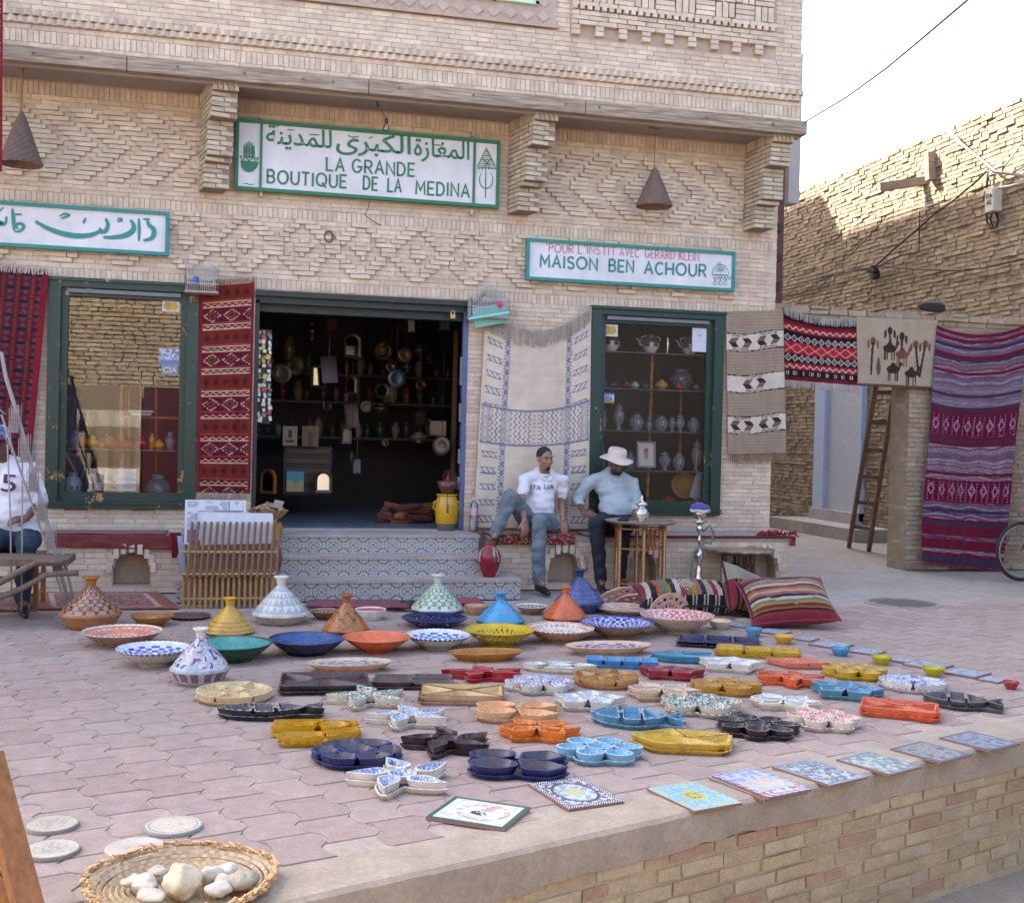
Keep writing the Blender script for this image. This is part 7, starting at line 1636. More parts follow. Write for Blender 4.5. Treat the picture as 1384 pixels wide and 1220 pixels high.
for i in range(34):      # dim goods hanging or leaning at different depths in the shop
    Y = random.uniform(12.7, 14.6); px = random.uniform(352, 605); py = random.uniform(420, 640); c = A(px, py, Y)
    if c.z < .75: continue
    w2, h2 = random.uniform(.04, .11), random.uniform(.05, .16); col = random.choice(((.06, .05, .04), (.03, .022, .02), (.09, .06, .03), (.05, .014, .014), (.025, .03, .05), (.09, .085, .07))); mb = MB(); r = Euler((random.uniform(-.2, .2), random.uniform(-.15, .15), random.uniform(-.6, .6))).to_matrix()
    if i % 3 == 0: mb.lathe([(x*w2*1.1, z*h2*2-h2) for x, z in random.choice((URN, POT))], c, 16, col=col); nm, ct_ = 'hanging_lantern', 'lantern'
    elif i % 3 == 1: mb.box(c, (w2*2, .02, h2*2), r, col=col); mb.box(c+r @ Vector((0, -.012, 0)), (w2*1.5, .01, h2*1.5), r, col=hsv(col, 1.8)); nm, ct_ = 'hung_picture', 'picture'
    else: mb.M = Matrix.Translation(c) @ Euler((PI/2, 0, random.uniform(-.5, .5))).to_matrix().to_4x4(); mb.lathe([(0, 0), (w2*.6, 0), (w2*1.2, .02), (w2*1.15, .03), (w2*.6, .012), (0, .012)], (0, 0, 0), 20, col=col); nm, ct_ = 'wall_plate', 'plate'
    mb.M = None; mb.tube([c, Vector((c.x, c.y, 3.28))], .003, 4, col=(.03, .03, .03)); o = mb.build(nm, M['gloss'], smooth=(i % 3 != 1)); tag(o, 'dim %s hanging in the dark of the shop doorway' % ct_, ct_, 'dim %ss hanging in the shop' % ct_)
# ------------------------------------------------------------------ tray tables, teapot, water pipe
def tray_table(px, py, wpx, Y, label, wood, inlay, low):
    c = A(px, py, Y); zt = c.z; R = wpx/2/ppm(c); base = Vector((c.x, Y, 0)); o = thing('tray_table', base, label, 'table', 'round metal tray tables')
    mb = MB(); n = 72; mb.lathe([(0, zt-.005), (R*.88, zt-.005), (R*.95, zt-.002), (R, zt+.018), (R*.985, zt+.022), (R*.93, zt+.004), (R*.5, zt+.001), (0, zt+.001)], base, n, lambda i, u: (hsv(W1, .8 if (int(u*24)+i) % 2 and i > 3 else 1), (0, 0, 0, 0))); 
    if low: mb.v = [(v[0], v[1], v[2]+(.006*math.sin(18*math.atan2(v[1]-base.y, v[0]-base.x)) if math.hypot(v[0]-base.x, v[1]-base.y) > R*.9 else 0)) for v in mb.v]
    mb.build('tray_top', M['brass'], o, True, edge=50)
    zt -= .006; legs = []
    for k in range(6):
        a = 2*PI*k/6+.35; p = base+Vector((math.cos(a)*R*(.46 if low else .72), math.sin(a)*R*(.40 if low else .62), 0)); legs.append(p); mb = MB(); hN = 9
        if low: mb.tube([p+Vector((0, 0, zt*i/24)) for i in range(25)], [.016*(1+.35*math.sin(i*2.3)) for i in range(25)], 8)
        else: mb.bar(p, p+Vector((0, 0, zt)), .034, .022)
        lg = mb.build('leg', M[wood], o, low)
        if inlay:
            m2 = MB(); 
            for i in range(26): m2.box(p+Vector((0, -.0125, .05+(zt-.1)*i/26)), (.012, .003, .012), Euler((0, PI/4 if i % 3 else 0, 0)).to_matrix(), col=(.6, .55, .45))
            m2.build('inlay', M['col'], lg, kind='stuff')
    for k in range(6):
        p, q = legs[k], legs[(k+1) % 6]
        for z in (zt*.93, zt*.66, zt*.18):
            mb = MB(); mb.bar(p+Vector((0, 0, z)), q+Vector((0, 0, z)), .02, .014); mb.build('rail', M[wood], o)
        if k % 2 == 0:
            mb = MB()
            for t in (.25, .42, .58, .75): a = p.lerp(q, t); mb.tube([a+Vector((0, 0, z_)) for z_ in [zt*(.66+.27*i/6) for i in range(7)]], [.006+.004*(i % 2) for i in range(7)], 6)
            if low:
                for t in (.2, .35, .5, .65, .8): a = p.lerp(q, t); mb.tube([a+Vector((0, 0, z_)) for z_ in [zt*(.2+.44*i/9) for i in range(10)]], [.006+.004*(i % 2) for i in range(10)], 6)
            mb.build('spindles', M[wood], o, True, kind='stuff')
    return o, zt+.006
tt, ztt = tray_table(866, 706, 98, 10.55, 'round brass tray on slender honey-wood legs beside the man in the hat', 'amberwood', True, False)
tt2, zt2 = tray_table(998, 744, 98, 10.72, 'lower scalloped metal tray on turned dark legs behind the cushions', 'darkwood', False, True)
c = A(867, 703, 10.5); c.z = ztt+.008
tp = turned('sugar_pot', c, .265, .15, [(0, .02), (.35, .02), (.5, .0), (.45, .05), (.62, .1), (1, .28), (.98, .36), (.6, .5), (.42, .54), (.42, .58), (.78, .64), (.74, .68), (.4, .74), (.2, .8), (.12, .84), (.22, .9), (.1, .95), (.05, 1), (0, 1)], lambda u, z: W1, 'metal', 'shiny silver lidded pot standing on the taller tray table', 'pot', n=40)
# water pipe
c = A(944, 776, 10.66); c.z = 0; hk = thing('water_pipe', c, 'silver water pipe with a blue and white cap cloth between the two tray tables', 'water pipe'); s_ = 1/ppm(A(944, 740, 10.66)); ztop = A(944, 700, 10.66).z
mb = MB(); H = ztop; mb.lathe([(0, 0), (.07, 0), (.075, .03), (.06, .12), (.03, .2), (.035, .24), (.022, .26), (.02, .3), (.038, .33), (.05, .37), (.04, .42), (.018, .45), (.016, .5), (.03, .53), (.016, .56), (.014, H*.8), (.032, H*.84), (.036, H*.88), (.02, H*.9), (.06, H*.95), (.085, H*.955), (.02, H*.965), (.03, H)], c, 32); mb.build('stem', M['metal'], hk, True)
mb = MB(); mb.lathe([(.03, H-.01), (.06, H), (.062, H+.09), (.03, H+.10)], c, 24); mb.build('glass_chimney', M['metal'], hk, True)
mb = MB(); mb.lathe([(.09, H+.06), (.10, H+.09), (.088, H+.13), (.04, H+.155), (0, H+.16)], c, 30, lambda i, u: ((.09, .08, .25) if i != 0 else (.45, .45, .52), (0, 0, 0, 0))); mb.tube([c+Vector((.095*math.cos(t), .095*math.sin(t), H+.075+.012*math.sin(5*t))) for t in [2*PI*i/40 for i in range(41)]], .008, 6, col=(.55, .55, .62)); mb.ell(c+Vector((.04, -.03, H+.16)), (.035, .02, .015), None, 10, 6, (.01, .01, .02)); mb.build('cap_cloth', M['cloth'], hk, True)
mb = MB(); mb.tube([c+Vector((.02, -.03, .62)), c+Vector((.09, -.05, .68)), c+Vector((.13, -.05, .60)), c+Vector((.10, -.05, .5)), c+Vector((.03, -.06, .52)), c+Vector((-.07, -.05, .42)), c+Vector((-.10, -.04, .2)), c+Vector((-.09, -.08, .03)), c+Vector((.05, -.12, .015))], .012, 8, col=(.10, .16, .14)); mb.build('hose', M['col'], hk, True)
# ------------------------------------------------------------------ cushions
def pillow(c, L, W_, T, rot, fn, label, n=(70, 36), ear=.0, edgecol=(.03, .02, .02)):
    o = thing('cushion', Vector((c[0], c[1], 0)), label, 'cushion', 'striped kilim cushions')
    mb = MB(); mb.M = Matrix.Translation(c) @ rot.to_matrix().to_4x4(); nx, ny = n
    for s in (1, -1):
        V = []; F = []; C = []
        for j in range(ny+1):
            for i in range(nx+1):
                u, v = i/nx, j/ny; x, y = 2*u-1, 2*v-1; h = (max(0, (1-abs(x)**3.2))*max(0, (1-abs(y)**3.2)))**.55; k = 1-.07*(1-abs(y)**2)*abs(x)**2-.0; ky = 1-.10*(1-abs(x)**2)*abs(y)**2
                wr = noise.noise((x*2.5, y*2.5, s+L))*.05+noise.noise((x*7, y*5, s*3+L))*.018
                V.append((x*L/2*k, y*W_/2*ky, s*(T/2*h*(1+wr*2)+.004)))
        for j in range(ny):
            for i in range(nx): q = (j*(nx+1)+i, j*(nx+1)+i+1, (j+1)*(nx+1)+i+1, (j+1)*(nx+1)+i); F.append(q if s > 0 else q[::-1]); C.append(hsv(fn((i+.5)/nx, (j+.5)/ny, s), .72))
        mb.add(V, F, C)
    mb.build('cover', M['knit'], o, True)
    mb = MB(); mb.M = Matrix.Translation(c) @ rot.to_matrix().to_4x4(); P = []
    for i in range(81):
        t = i/80*4; k = int(t) % 4; f = t-int(t); q = {0: (-1+2*f, -1), 1: (1, -1+2*f), 2: (1-2*f, 1), 3: (-1, 1-2*f)}[k]; kx = 1-.07*(1-q[1]**2)*q[0]**2; ky = 1-.10*(1-q[0]**2)*q[1]**2; P.append((q[0]*L/2*kx, q[1]*W_/2*ky, 0))
    mb.tube(P, .011, 5, col=edgecol); mb.build('piping', M['cloth'], o)
    return o
ST = [(.26, .02, .05), (.52, .46, .36), (.015, .015, .02), (.40, .10, .02), (.10, .16, .12), (.24, .18, .03), (.02, .02, .02), (.50, .45, .38), (.30, .04, .08), (.16, .18, .08), (.42, .22, .03), (.34, .12, .14), (.02, .02, .02), (.38, .30, .22)]
def s_long(u, v, s):
    if v < .12: return (.02, .015, .02) if (u*30) % 1 < .7 else (.4, .38, .3)
    if abs(u-.42)*8+abs(v-.55)*2.2 < .75 and int((abs(u-.42)*60)+int(v*14)) % 2: return (.5, .42, .3)
    return ST[int(u*22+(.2 if v > .5 else 0)) % 14]
def s_big(u, v, s):
    y = v+.03*math.sin(u*3)
    if v < .07: return (.26, .03, .05)
    if v < .1 or u < .02: return BK
    return [(.24, .02, .05), (.34, .05, .10), (.18, .15, .02), (.20, .02, .04), (.30, .24, .03), (.15, .18, .12), (.48, .42, .34), (.03, .02, .03), (.30, .10, .10), (.42, .30, .22), (.36, .14, .05), (.20, .02, .05), (.45, .40, .32), (.25, .2, .05), (.35, .2, .2), (.04, .03, .04)][int(y*19) % 16]
c = G(936, 806, .15); pillow(c, 1.0, .38, .25, Euler((.35, 0, -.14)), s_long, 'long bolster cushion with upright black, cream and orange stripes')
c = G(1064, 812, .2); pillow(c, .72, .60, .24, Euler((.48, -.08, -.22)), s_big, 'large plump cushion with wide red, olive and cream bands, rightmost', edgecol=(.22, .03, .05))
c = G(1018, 806, .18)+Vector((0, .12, 0)); pillow(c, .55, .5, .22, Euler((1.0, .35, .35)), lambda u, v, s: s_big(v, u, s) if v < .6 else (.32, .30, .22), 'small cushion squeezed between the bolster and the large cushion')
M['darkcane'] = m_wood('dark_cane', (.10, .045, .02), (.26, .13, .05), .5, (20, 20, 3))
# ------------------------------------------------------------------ cane rack with papers
gl, gr = G(247, 822), G(356, 822); yb = gl.y; z1 = A(300, 775, yb).z; zt_ = A(300, 704, yb+.22).z; xl, xr = gl.x, A(372, 760, yb).x
cr = thing('cane_rack', Vector(((xl+xr)/2, yb, 0)), 'cane magazine rack full of folded papers, left of the tiled steps', 'rack')
n = 18
for i in range(n):
    x = xl+(gr.x+.12-xl)*i/(n-1); mb = MB(); mb.tube([Vector((x, yb, 0)), Vector((x, yb, z1))], .013, 7); mb.build('leg_cane', M['cane'], cr)
n = 15
for i in range(n):
    x = xl+.04+(xr-xl-.02)*i/(n-1); mb = MB(); mb.tube([Vector((x-.01, yb-.05, z1-.03)), Vector((x+.02, yb+.12, zt_))], .012, 7); mb.build('front_cane', M['darkcane'], cr)
for z, y in ((z1, yb-.03), (z1+.18, yb+.03), (z1+.02, yb+.3), (.08, yb)):
    mb = MB(); mb.tube([Vector((xl-.02, y, z)), Vector((xr+.02, y, z))], .012, 7); mb.build('cross_cane', M['cane'], cr)
mb = MB(); mb.box(((xl+xr)/2, yb+.16, z1+.02), (xr-xl, .3, .02), col=(.3, .18, .08)); mb.box(((xl+xr)/2, yb+.3, z1/2), (xr-xl, .02, z1), col=(.22, .14, .08)); mb.build('back_board', M['col'], cr)
mb = MB(); mb.box(((xl+xr)/2+.02, yb+.10, z1+(zt_-z1)*.33), (xr-xl-.04, .012, (zt_-z1)*.62), Euler((-.3, 0, 0)).to_matrix(), col=(.20, .11, .07)); mb.build('woven_front', M['straw'], cr)
for x in (xl, xr):
    mb = MB(); mb.tube([Vector((x, yb+.3, 0)), Vector((x, yb+.34, zt_))], .014, 7); mb.build('rear_cane', M['cane'], cr)
for i in range(11):
    mb = MB(); y = yb+.13+i*.012; x = xl+.08+random.uniform(0, .05); mb.box(((x+xr-.03)/2, y, (z1+zt_)/2+.045+random.uniform(-.012, .02)), (xr-.03-x, .006, zt_-z1+.03), Euler((-.1, random.uniform(-.02, .05), 0)).to_matrix(), col=(.55, .57, .62) if i < 8 else (.45, .30, .26)); o = mb.build('folded_paper', M['col']); tag(o, 'white folded paper packed upright in the cane rack', 'paper', 'folded papers in the cane rack')
def p_news(u, v):
    e = min(u, 1-u, v, 1-v)
    if e < .04: return (.56, .57, .60)
    if u > .45 and (abs((u*4.2) % 1) < .05 or abs((v*4) % 1) < .06): return (.16, .17, .24)
    if v < .35 and u < .5: return (.30, .12, .20) if nz(u, v, 9, 3) > .25 else (.12, .12, .24)
    return (.34, .37, .46) if nz(u, v, 11, 5) > .05 else (.55, .57, .60)
np_ = flat_pic(249, 333, 676, 735, yb+.26, p_news, 'grey illustrated newspaper page standing up out of the cane rack', 'newspaper', lean=.1, cat='newspaper')
mb = MB(); mb.bar(A(248, 772, yb+.2), A(243, 724, yb+.25), .05, .004, col=(.35, .42, .55)); o = mb.build('blue_paper', M['col']); tag(o, 'thin pale blue paper hanging at the left side of the cane rack', 'paper')
# ------------------------------------------------------------------ left edge: postcard rack, handcart, chair, easel
Yw = 9.55; wr = thing('postcard_rack', G(70, 830), 'tall sloping white wire postcard rack at the left edge', 'rack'); wc = (.31, .27, .25)
def WA(x, y, dy=0): return A(x, y, Yw+dy)
for P, r in (([(-14, 470), (2, 478), (8, 510), (22, 555), (50, 655), (74, 745), (96, 826)], .016), ([(2, 560), (18, 610), (50, 700), (80, 790), (90, 826)], .009), ([(30, 610), (30, 700), (29, 826)], .007), ([(10, 600), (14, 700), (16, 826)], .007), ([(84, 745), (93, 780), (100, 815)], .012), ([(-20, 540), (8, 560)], .008)):
    mb = MB(); mb.tube([WA(*p) for p in P], r, 6, col=wc); mb.build('rail', M['col'], wr, True)
for i, (x, y) in enumerate(((18, 570), (31, 610), (42, 650), (54, 690), (66, 728), (77, 762))):
    pk = MB(); a = WA(x-4, y+14); b = WA(x+9, y-18); W_ = b.x-a.x; H = b.z-a.z
    for k in range(6):
        xx = a.x+W_*k/5
        for yy in (Yw-.06, Yw+.05): pk.bar((xx, yy, a.z), (xx, yy, b.z+(.03 if k % 2 else 0)), .005, col=wc)
    for k in range(5):
        z = a.z+H*k/5
        for yy in (Yw-.06, Yw+.05): pk.bar((a.x, yy, z), (b.x, yy, z), .005, col=wc)
        for xx in (a.x, b.x): pk.bar((xx, Yw-.06, z), (xx, Yw+.05, z), .005, col=wc)
    pk.box(((a.x+b.x)/2, Yw, a.z+H*.4), (W_*.8, .04, H*.7), col=(.22, .17, .16)); pk.build('pocket', M['col'], wr)
pk = MB(); a = WA(-30, 600); b = WA(14, 530)
for k in range(14): xx = a.x+(b.x-a.x)*k/13; pk.bar((xx, Yw, a.z-.1+.02*k), (xx+.02, Yw, b.z+.1-.045*k), .006, col=wc)
pk.build('wire_panel', M['col'], wr, kind='stuff')
Yh = 9.1; hc_ = thing('handcart', A(-60, 830, Yh), 'old handcart at the left edge, its two bent grey handles pointing right', 'handcart')
for P, r in (([(-60, 800), (0, 787), (30, 770), (52, 759), (70, 759), (86, 759)], .028), ([(-60, 825), (0, 807), (30, 795), (62, 777), (80, 775), (105, 774)], .026)):
    mb = MB(); mb.tube([A(x, y, Yh) for x, y in P], [r*.9]*3+[r*.8, r*.75, r*.8], 10); mb.build('handle', M['greywood'], hc_, True)
mb = MB(); q = (A(-80, 755, Yh+.3)+A(84, 757, Yh+.3))/2; mb.box(q, (1.0, .45, .05)); mb.build('bed_board', M['greywood'], hc_)
mb = MB(); mb.bar(A(-40, 790, Yh), Vector((A(-40, 790, Yh).x, Yh, 0)), .05); mb.build('leg', M['greywood'], hc_)
def chair_at(px, Y, label):
    c = A(px, 820, Y); c.z = 0; o = thing('wooden_chair', c, label, 'chair'); c2 = c
    for dx, dy in ((-.2, -.19), (.2, -.19), (-.2, .19), (.2, .19)):
        mb = MB(); mb.bar(c2+Vector((dx, dy, 0)), c2+Vector((dx, dy, .44)), .035); mb.build('leg', M['amberwood'], o)
    for z in (.14, .28):
        for a, b in (((-.2, -.19), (.2, -.19)), ((.2, -.19), (.2, .19)), ((-.2, .19), (-.2, -.19))):
            mb = MB(); mb.bar(c2+Vector((*a, z)), c2+Vector((*b, z)), .022); mb.build('stretcher', M['amberwood'], o)
    mb = MB(); mb.box(c2+Vector((0, 0, .45)), (.44, .42, .025)); mb.build('seat', M['amberwood'], o); return c2
chc = chair_at(18, 10.1, 'orange wooden chair under the person at the left edge')
ez = thing('easel', A(30, 1235, 3.35), 'varnished orange wooden easel leg cut off at the bottom left corner', 'easel')
mb = MB(); mb.bar(A(-16, 1020, 3.5), A(42, 1240, 3.3), .075, .035); mb.build('leg', M['easel'] if 'easel' in M else M['amberwood'], ez)
mb = MB(); mb.bar(A(-30, 1170, 3.45), A(28, 1235, 3.35), .04, .03); mb.build('brace', M['amberwood'], ez)
mb = MB(); mb.tube([A(-12, 1130, 3.6), A(6, 1165, 3.6), A(2, 1185, 3.6), A(14, 1200, 3.6)], .008, 6); mb.build('iron_scroll', M['cable'], ez, True)
# bicycle, its front wheel entering at the right edge
bp = A(1381, 742, 11.45); R = bp.z-.0; R = min(.34, bp.z); bp.z = R; bi = thing('bicycle', Vector((bp.x, bp.y, 0)), 'bicycle leaning at the right edge, only its front wheel and brake in view', 'bicycle')
def wheel(c):
    w_ = bpy.data.objects.new('wheel', None); COL.objects.link(w_); w_.parent = bi; w_.location = (0, 0, 0)
    mb = MB(); mb.tube([c+Vector((R*.96*math.cos(t), 0, R*.96*math.sin(t))) for t in [2*PI*i/48 for i in range(49)]], .019, 8); mb.build('tyre', M['cable'], w_, True)
    mb = MB(); mb.tube([c+Vector((R*.88*math.cos(t), 0, R*.88*math.sin(t))) for t in [2*PI*i/48 for i in range(49)]], .011, 6); mb.build('rim', M['wire'], w_, True)
    mb = MB(); [mb.bar(c+Vector((0, .02*(-1)**i, 0)), c+Vector((R*.88*math.cos(2*PI*i/28), 0, R*.88*math.sin(2*PI*i/28))), .0025) for i in range(28)]; mb.build('spokes', M['wire'], w_, kind='stuff')
wheel(bp); wheel(bp+Vector((1.05, 0, 0))); F0 = bp; F1 = bp+Vector((.22, 0, .52)); B0 = bp+Vector((.58, 0, -.05)); S0 = bp+Vector((.72, 0, .5)); R0_ = bp+Vector((1.05, 0, 0))
for a, b, col_ in ((F0, F1, 1), (F1, B0, 0), (F1+Vector((0, 0, -.05)), S0, 0), (S0, B0, 0), (S0, R0_, 0), (B0, R0_, 0)):
    mb = MB(); mb.tube([a, b], .014, 8, col=(.20, .015, .02)); mb.build('frame_tube', M['gloss'], bi, True)
mb = MB(); mb.tube([F1, F1+Vector((.03, 0, .14)), F1+Vector((-.04, -.2, .17)), F1+Vector((.02, -.28, .15))], .011, 8); mb.tube([F1+Vector((.03, 0, .14)), F1+Vector((-.04, .2, .17))], .011, 8); mb.bar(F1+Vector((-.05, -.2, .17)), F1+Vector((-.26, -.16, .14)), .014); mb.build('handlebar', M['metal'], bi, True)
mb = MB(); mb.ell(S0+Vector((.02, 0, .12)), (.13, .07, .035)); mb.tube([S0, S0+Vector((.01, 0, .1))], .012); mb.build('saddle', M['cable'], bi, True)
# ------------------------------------------------------------------ people
def organic(name, fn, vox, mat, parent, it=4, col=None):
    mb = MB(); fn(mb); me = bpy.data.meshes.new(name); off = wl(parent)
    me.from_pydata([(v[0]-off.x, v[1]-off.y, v[2]-off.z) for v in mb.v], [], mb.f)
    o = bpy.data.objects.new(name, me)
    r = o.modifiers.new('r', 'REMESH'); r.mode = 'VOXEL'; r.voxel_size = vox; r.use_smooth_shade = True
    s = o.modifiers.new('s', 'SMOOTH'); s.factor = .5; s.iterations = it
    m2 = evaluated_mesh(o); COL.objects.link(o); o.modifiers.clear(); o.data = m2
    m2.materials.clear(); m2.materials.append(M[mat]); m2.polygons.foreach_set('use_smooth', [True]*len(m2.polygons)); o.parent = parent; return o
def wrinkle(o, amp, freq, st=(1, 1, 1)):
    me = o.data; n = len(me.vertices); co = np.empty(n*3, np.float32); me.vertices.foreach_get('co', co); co = co.reshape(-1, 3)
    nn = np.array([tuple(v.vector) for v in me.vertex_normals], np.float32); N3 = noise.noise
    k = np.array([N3((p[0]*freq*st[0], p[1]*freq*st[1], p[2]*freq*st[2]))+.5*N3((p[0]*freq*2.3+9, p[1]*freq*2.3, p[2]*freq*2.3)) for p in co.tolist()])
    me.vertices.foreach_set('co', (co+nn*(amp*(k-.25*abs(k)))[:, None]).ravel().astype(np.float32)); me.update()
def head(mb, c, yaw, pitch, s=1.):
    R = Matrix.Translation(c) @ Euler((pitch, 0, yaw)).to_matrix().to_4x4()     # local: face towards -Y
    def P(x, y, z): return R @ Vector((x*s, y*s, z*s))
    q = R.to_3x3()
    mb.ell(P(0, .012, .035), (.074*s, .092*s, .088*s), q, 20, 14); mb.ell(P(0, -.022, -.035), (.058*s, .066*s, .075*s), q, 18, 12); mb.ell(P(0, -.052, -.088), (.028*s, .024*s, .020*s), q)
    mb.ell(P(0, -.068, .035), (.055*s, .022*s, .014*s), q)                                                      # brow
    mb.cap(P(0, -.082, .018), P(0, -.100, -.018), .009*s, .014*s); 
    for sx in (-1, 1):
        mb.ell(P(sx*.012, -.090, -.022), (.009*s, .010*s, .008*s), q); mb.ell(P(sx*.076, .01, 0), (.010*s, .020*s, .032*s), q); mb.ell(P(sx*.042, -.058, -.015), (.022*s, .022*s, .022*s), q)
    mb.ell(P(0, -.080, -.052), (.024*s, .012*s, .008*s), q); mb.ell(P(0, -.078, -.062), (.020*s, .012*s, .007*s), q)
    return P, q
def face_bits(P, q, par, beard=None):
    for sx in (-1, 1):
        mb = MB(); mb.ell(P(sx*.029, -.076, .012), (.009, .0075, .0045), q, 10, 8, (.30, .26, .22)); e = mb.build('eye', M['gloss'], par, True)
        mb = MB(); mb.ell(P(sx*.029, -.0835, .012), (.0055, .0035, .0045), q, 8, 6, (.01, .008, .006)); mb.build('iris', M['gloss'], e, True)
        mb = MB(); mb.cap(P(sx*.014, -.0875, .034), P(sx*.046, -.077, .036), .005, .004, 6); mb.build('eyebrow', M['hair'], par, True)
def hand(mb, w_, d, nrm, s=1., curl=.35, side=1):
    """w_ wrist, d forward direction, nrm back-of-hand normal"""
    d = Vector(d).normalized(); nrm = Vector(nrm); nrm = (nrm-d*nrm.dot(d)).normalized(); a = d.cross(nrm).normalized()*side
    for k in range(4): mb.cap(w_+a*(-.022+.0145*k)*s, w_+d*.085*s+a*(-.031+.0205*k)*s, .016*s, .0125*s, 8)
    for k, L in enumerate((.070, .078, .072, .056)):
        p = w_+d*.088*s+a*(.031-.0205*k)*s; c1 = (d*math.cos(curl)-nrm*math.sin(curl)); c2 = (d*math.cos(curl*2.3)-nrm*math.sin(curl*2.3))
        m_ = p+c1*L*.5*s; mb.cap(p, m_, .0105*s, .0092*s, 8); mb.cap(m_, m_+c2*L*.5*s, .0092*s, .0075*s, 8)
    t0 = w_+d*.022*s+a*.026*s; t1 = t0+(a*.75+d*.75-nrm*.3).normalized()*.042*s; t2 = t1+(a*.25+d-nrm*.35).normalized()*.032*s; mb.cap(t0, t1, .014*s, .0115*s, 8); mb.cap(t1, t2, .0115*s, .0085*s, 8)
def person(label, J, skin, top, topmat, legs, shoe, hcol, face, sleeve, hs=1., fat=1., headk=1., bits=True):
    root = thing('person', Vector((J['pel'].x, J['pel'].y, 0)), label, 'person')
    pel, ch, nk, hd = J['pel'], J['ch'], J['nk'], J['hd']; info = {}
    def body(mb):
        P, q = head(mb, hd, face[0], face[1], headk); info['P'] = P; info['q'] = q
        mb.cap(nk, hd+Vector((0, .015, -.05)), .056*hs, .052*hs, 14)
        mb.cap(pel, ch, .09, .10, 16)
        for s in 'RL':
            sh, el, wr = J['sh'+s], J['el'+s], J['wr'+s]; mb.cap(ch+Vector((0, 0, .05)), sh, .055, .045); mb.cap(sh, el, .050*fat, .040, 14); mb.cap(el, wr, .040, .026, 14)
            hand(mb, wr, J['hd'+s][0], J['hd'+s][1], 1.0, J['hd'+s][2], J['hd'+s][3])
            hp, kn, an = J['hp'+s], J['kn'+s], J['an'+s]; mb.cap(hp, kn, .07, .05); mb.cap(kn, an, .048, .035)
            mb.cap(an, an+J['ft'+s]*.5, .035, .03)
    b = organic('body', body, .0075, skin, root, 2)
    if bits: face_bits(info['P'], info['q'], root)
    def shirt(mb):
        T = J['belly']; mb.cap(pel+Vector((0, -.01, .03)), ch, T[0], T[1], 24)
        mb.ell(pel+Vector((0, -.03, .16)), (T[2], T[3], .20), None, 24, 16); mb.ell(ch+Vector((0, .0, .02)), (.178*fat, .112*fat, .165), None, 24, 16)
        mb.cap(ch+Vector((0, .01, .10)), nk+Vector((0, .01, -.01)), .11, .066, 16)
        for s in 'RL':
            sh, el, wr = J['sh'+s], J['el'+s], J['wr'+s]; mb.cap(ch+Vector((0, 0, .10)), sh, .085, .062*fat, 16); e = sh.lerp(el, min(1, sleeve)); mb.cap(sh, e, .062*fat, .056*fat, 16)
            if sleeve > 1: mb.cap(el, el.lerp(wr, sleeve-1), .052*fat, .044, 16)
        mb.cap(pel+Vector((-.10, -.02, -.0)), pel+Vector((.10, -.02, -.0)), T[0]*.95, T[0]*.95, 16)
    sh_ = organic('shirt', shirt, .010, top, root, 5); wrinkle(sh_, .015, 8, (1, 1, 2.2))
    def trs(mb):
        mb.cap(J['hpR'], J['hpL'], .125, .125, 16)
        for s in 'RL':
            hp, kn, an = J['hp'+s], J['kn'+s], J['an'+s]; mb.cap(hp, kn, .105, .076, 18); mb.cap(kn, kn.lerp(an, .35), .074, .074, 18); mb.cap(kn.lerp(an, .3), an+Vector((0, 0, .02)), .072, .062, 18)
    t = organic('trousers', trs, .010, legs, root, 4); wrinkle(t, .013, 10, (1.2, 1, 1.6))
    for s in 'RL':
        mb = MB(); a = J['an'+s]; f = J['ft'+s]; 
        def sf(mb, a=a, f=f): mb.cap(a+Vector((0, 0, -.045)), a+f*.75+Vector((0, 0, -.055)), .042, .038, 14); mb.cap(a+f*.75+Vector((0, 0, -.055)), a+f*1.15+Vector((0, 0, -.065)), .038, .026, 14)
        organic('shoe', sf, .008, shoe, root, 2)
    if hcol:
        P, q = info['P'], info['q']
        def hr(mb): mb.ell(P(0, .022, .048), (.080*headk, .092*headk, .086*headk), q, 20, 14)
        h = organic('hair', hr, .006, 'hair', root, 1)
        for v in h.data.vertices:
            w_ = P(0, 0, 0); 
        Pi = info['P'](0, 0, 0); Rq = q.transposed(); off = wl(root); bm = bmesh.new(); bm.from_mesh(h.data)
        dl = [v for v in bm.verts if (lambda l: (l.y < -.045 and l.z < .062+(l.y+.045)*-.2) or l.z < -.02 and l.y < .02 or l.z < -.055)(Rq @ (v.co+off-Pi))]
        bmesh.ops.delete(bm, geom=dl, context='VERTS'); bm.to_mesh(h.data); bm.free()
    return root, info, sh_
M['denim'] = simple('blue_denim', (.13, .165, .19), .9, 0, .45, 7, .5, .006); M['darkdenim'] = simple('dark_denim', (.025, .045, .075), .9, 0, .4, 7, .5, .006)
M['whitecotton'] = simple('white_cotton', (.66, .64, .68), .85, 0, .05, 9, .3, .006); M['paleblue'] = simple('pale_blue_cotton', (.36, .42, .45), .85, 0, .07, 9, .35, .006); M['blacktrousers'] = simple('black_trousers', (.010, .011, .016), .85, 0, .3, 8, .4, .006)
M['shoe'] = simple('black_leather', (.012, .012, .014), .4, 0, .2, 20, .2); M['felt'] = simple('cream_felt_hat', (.58, .49, .41), .9, 0, .06, 30, .3)
def J1(px, py, Y): return A(px, py, Y)
SB = .545
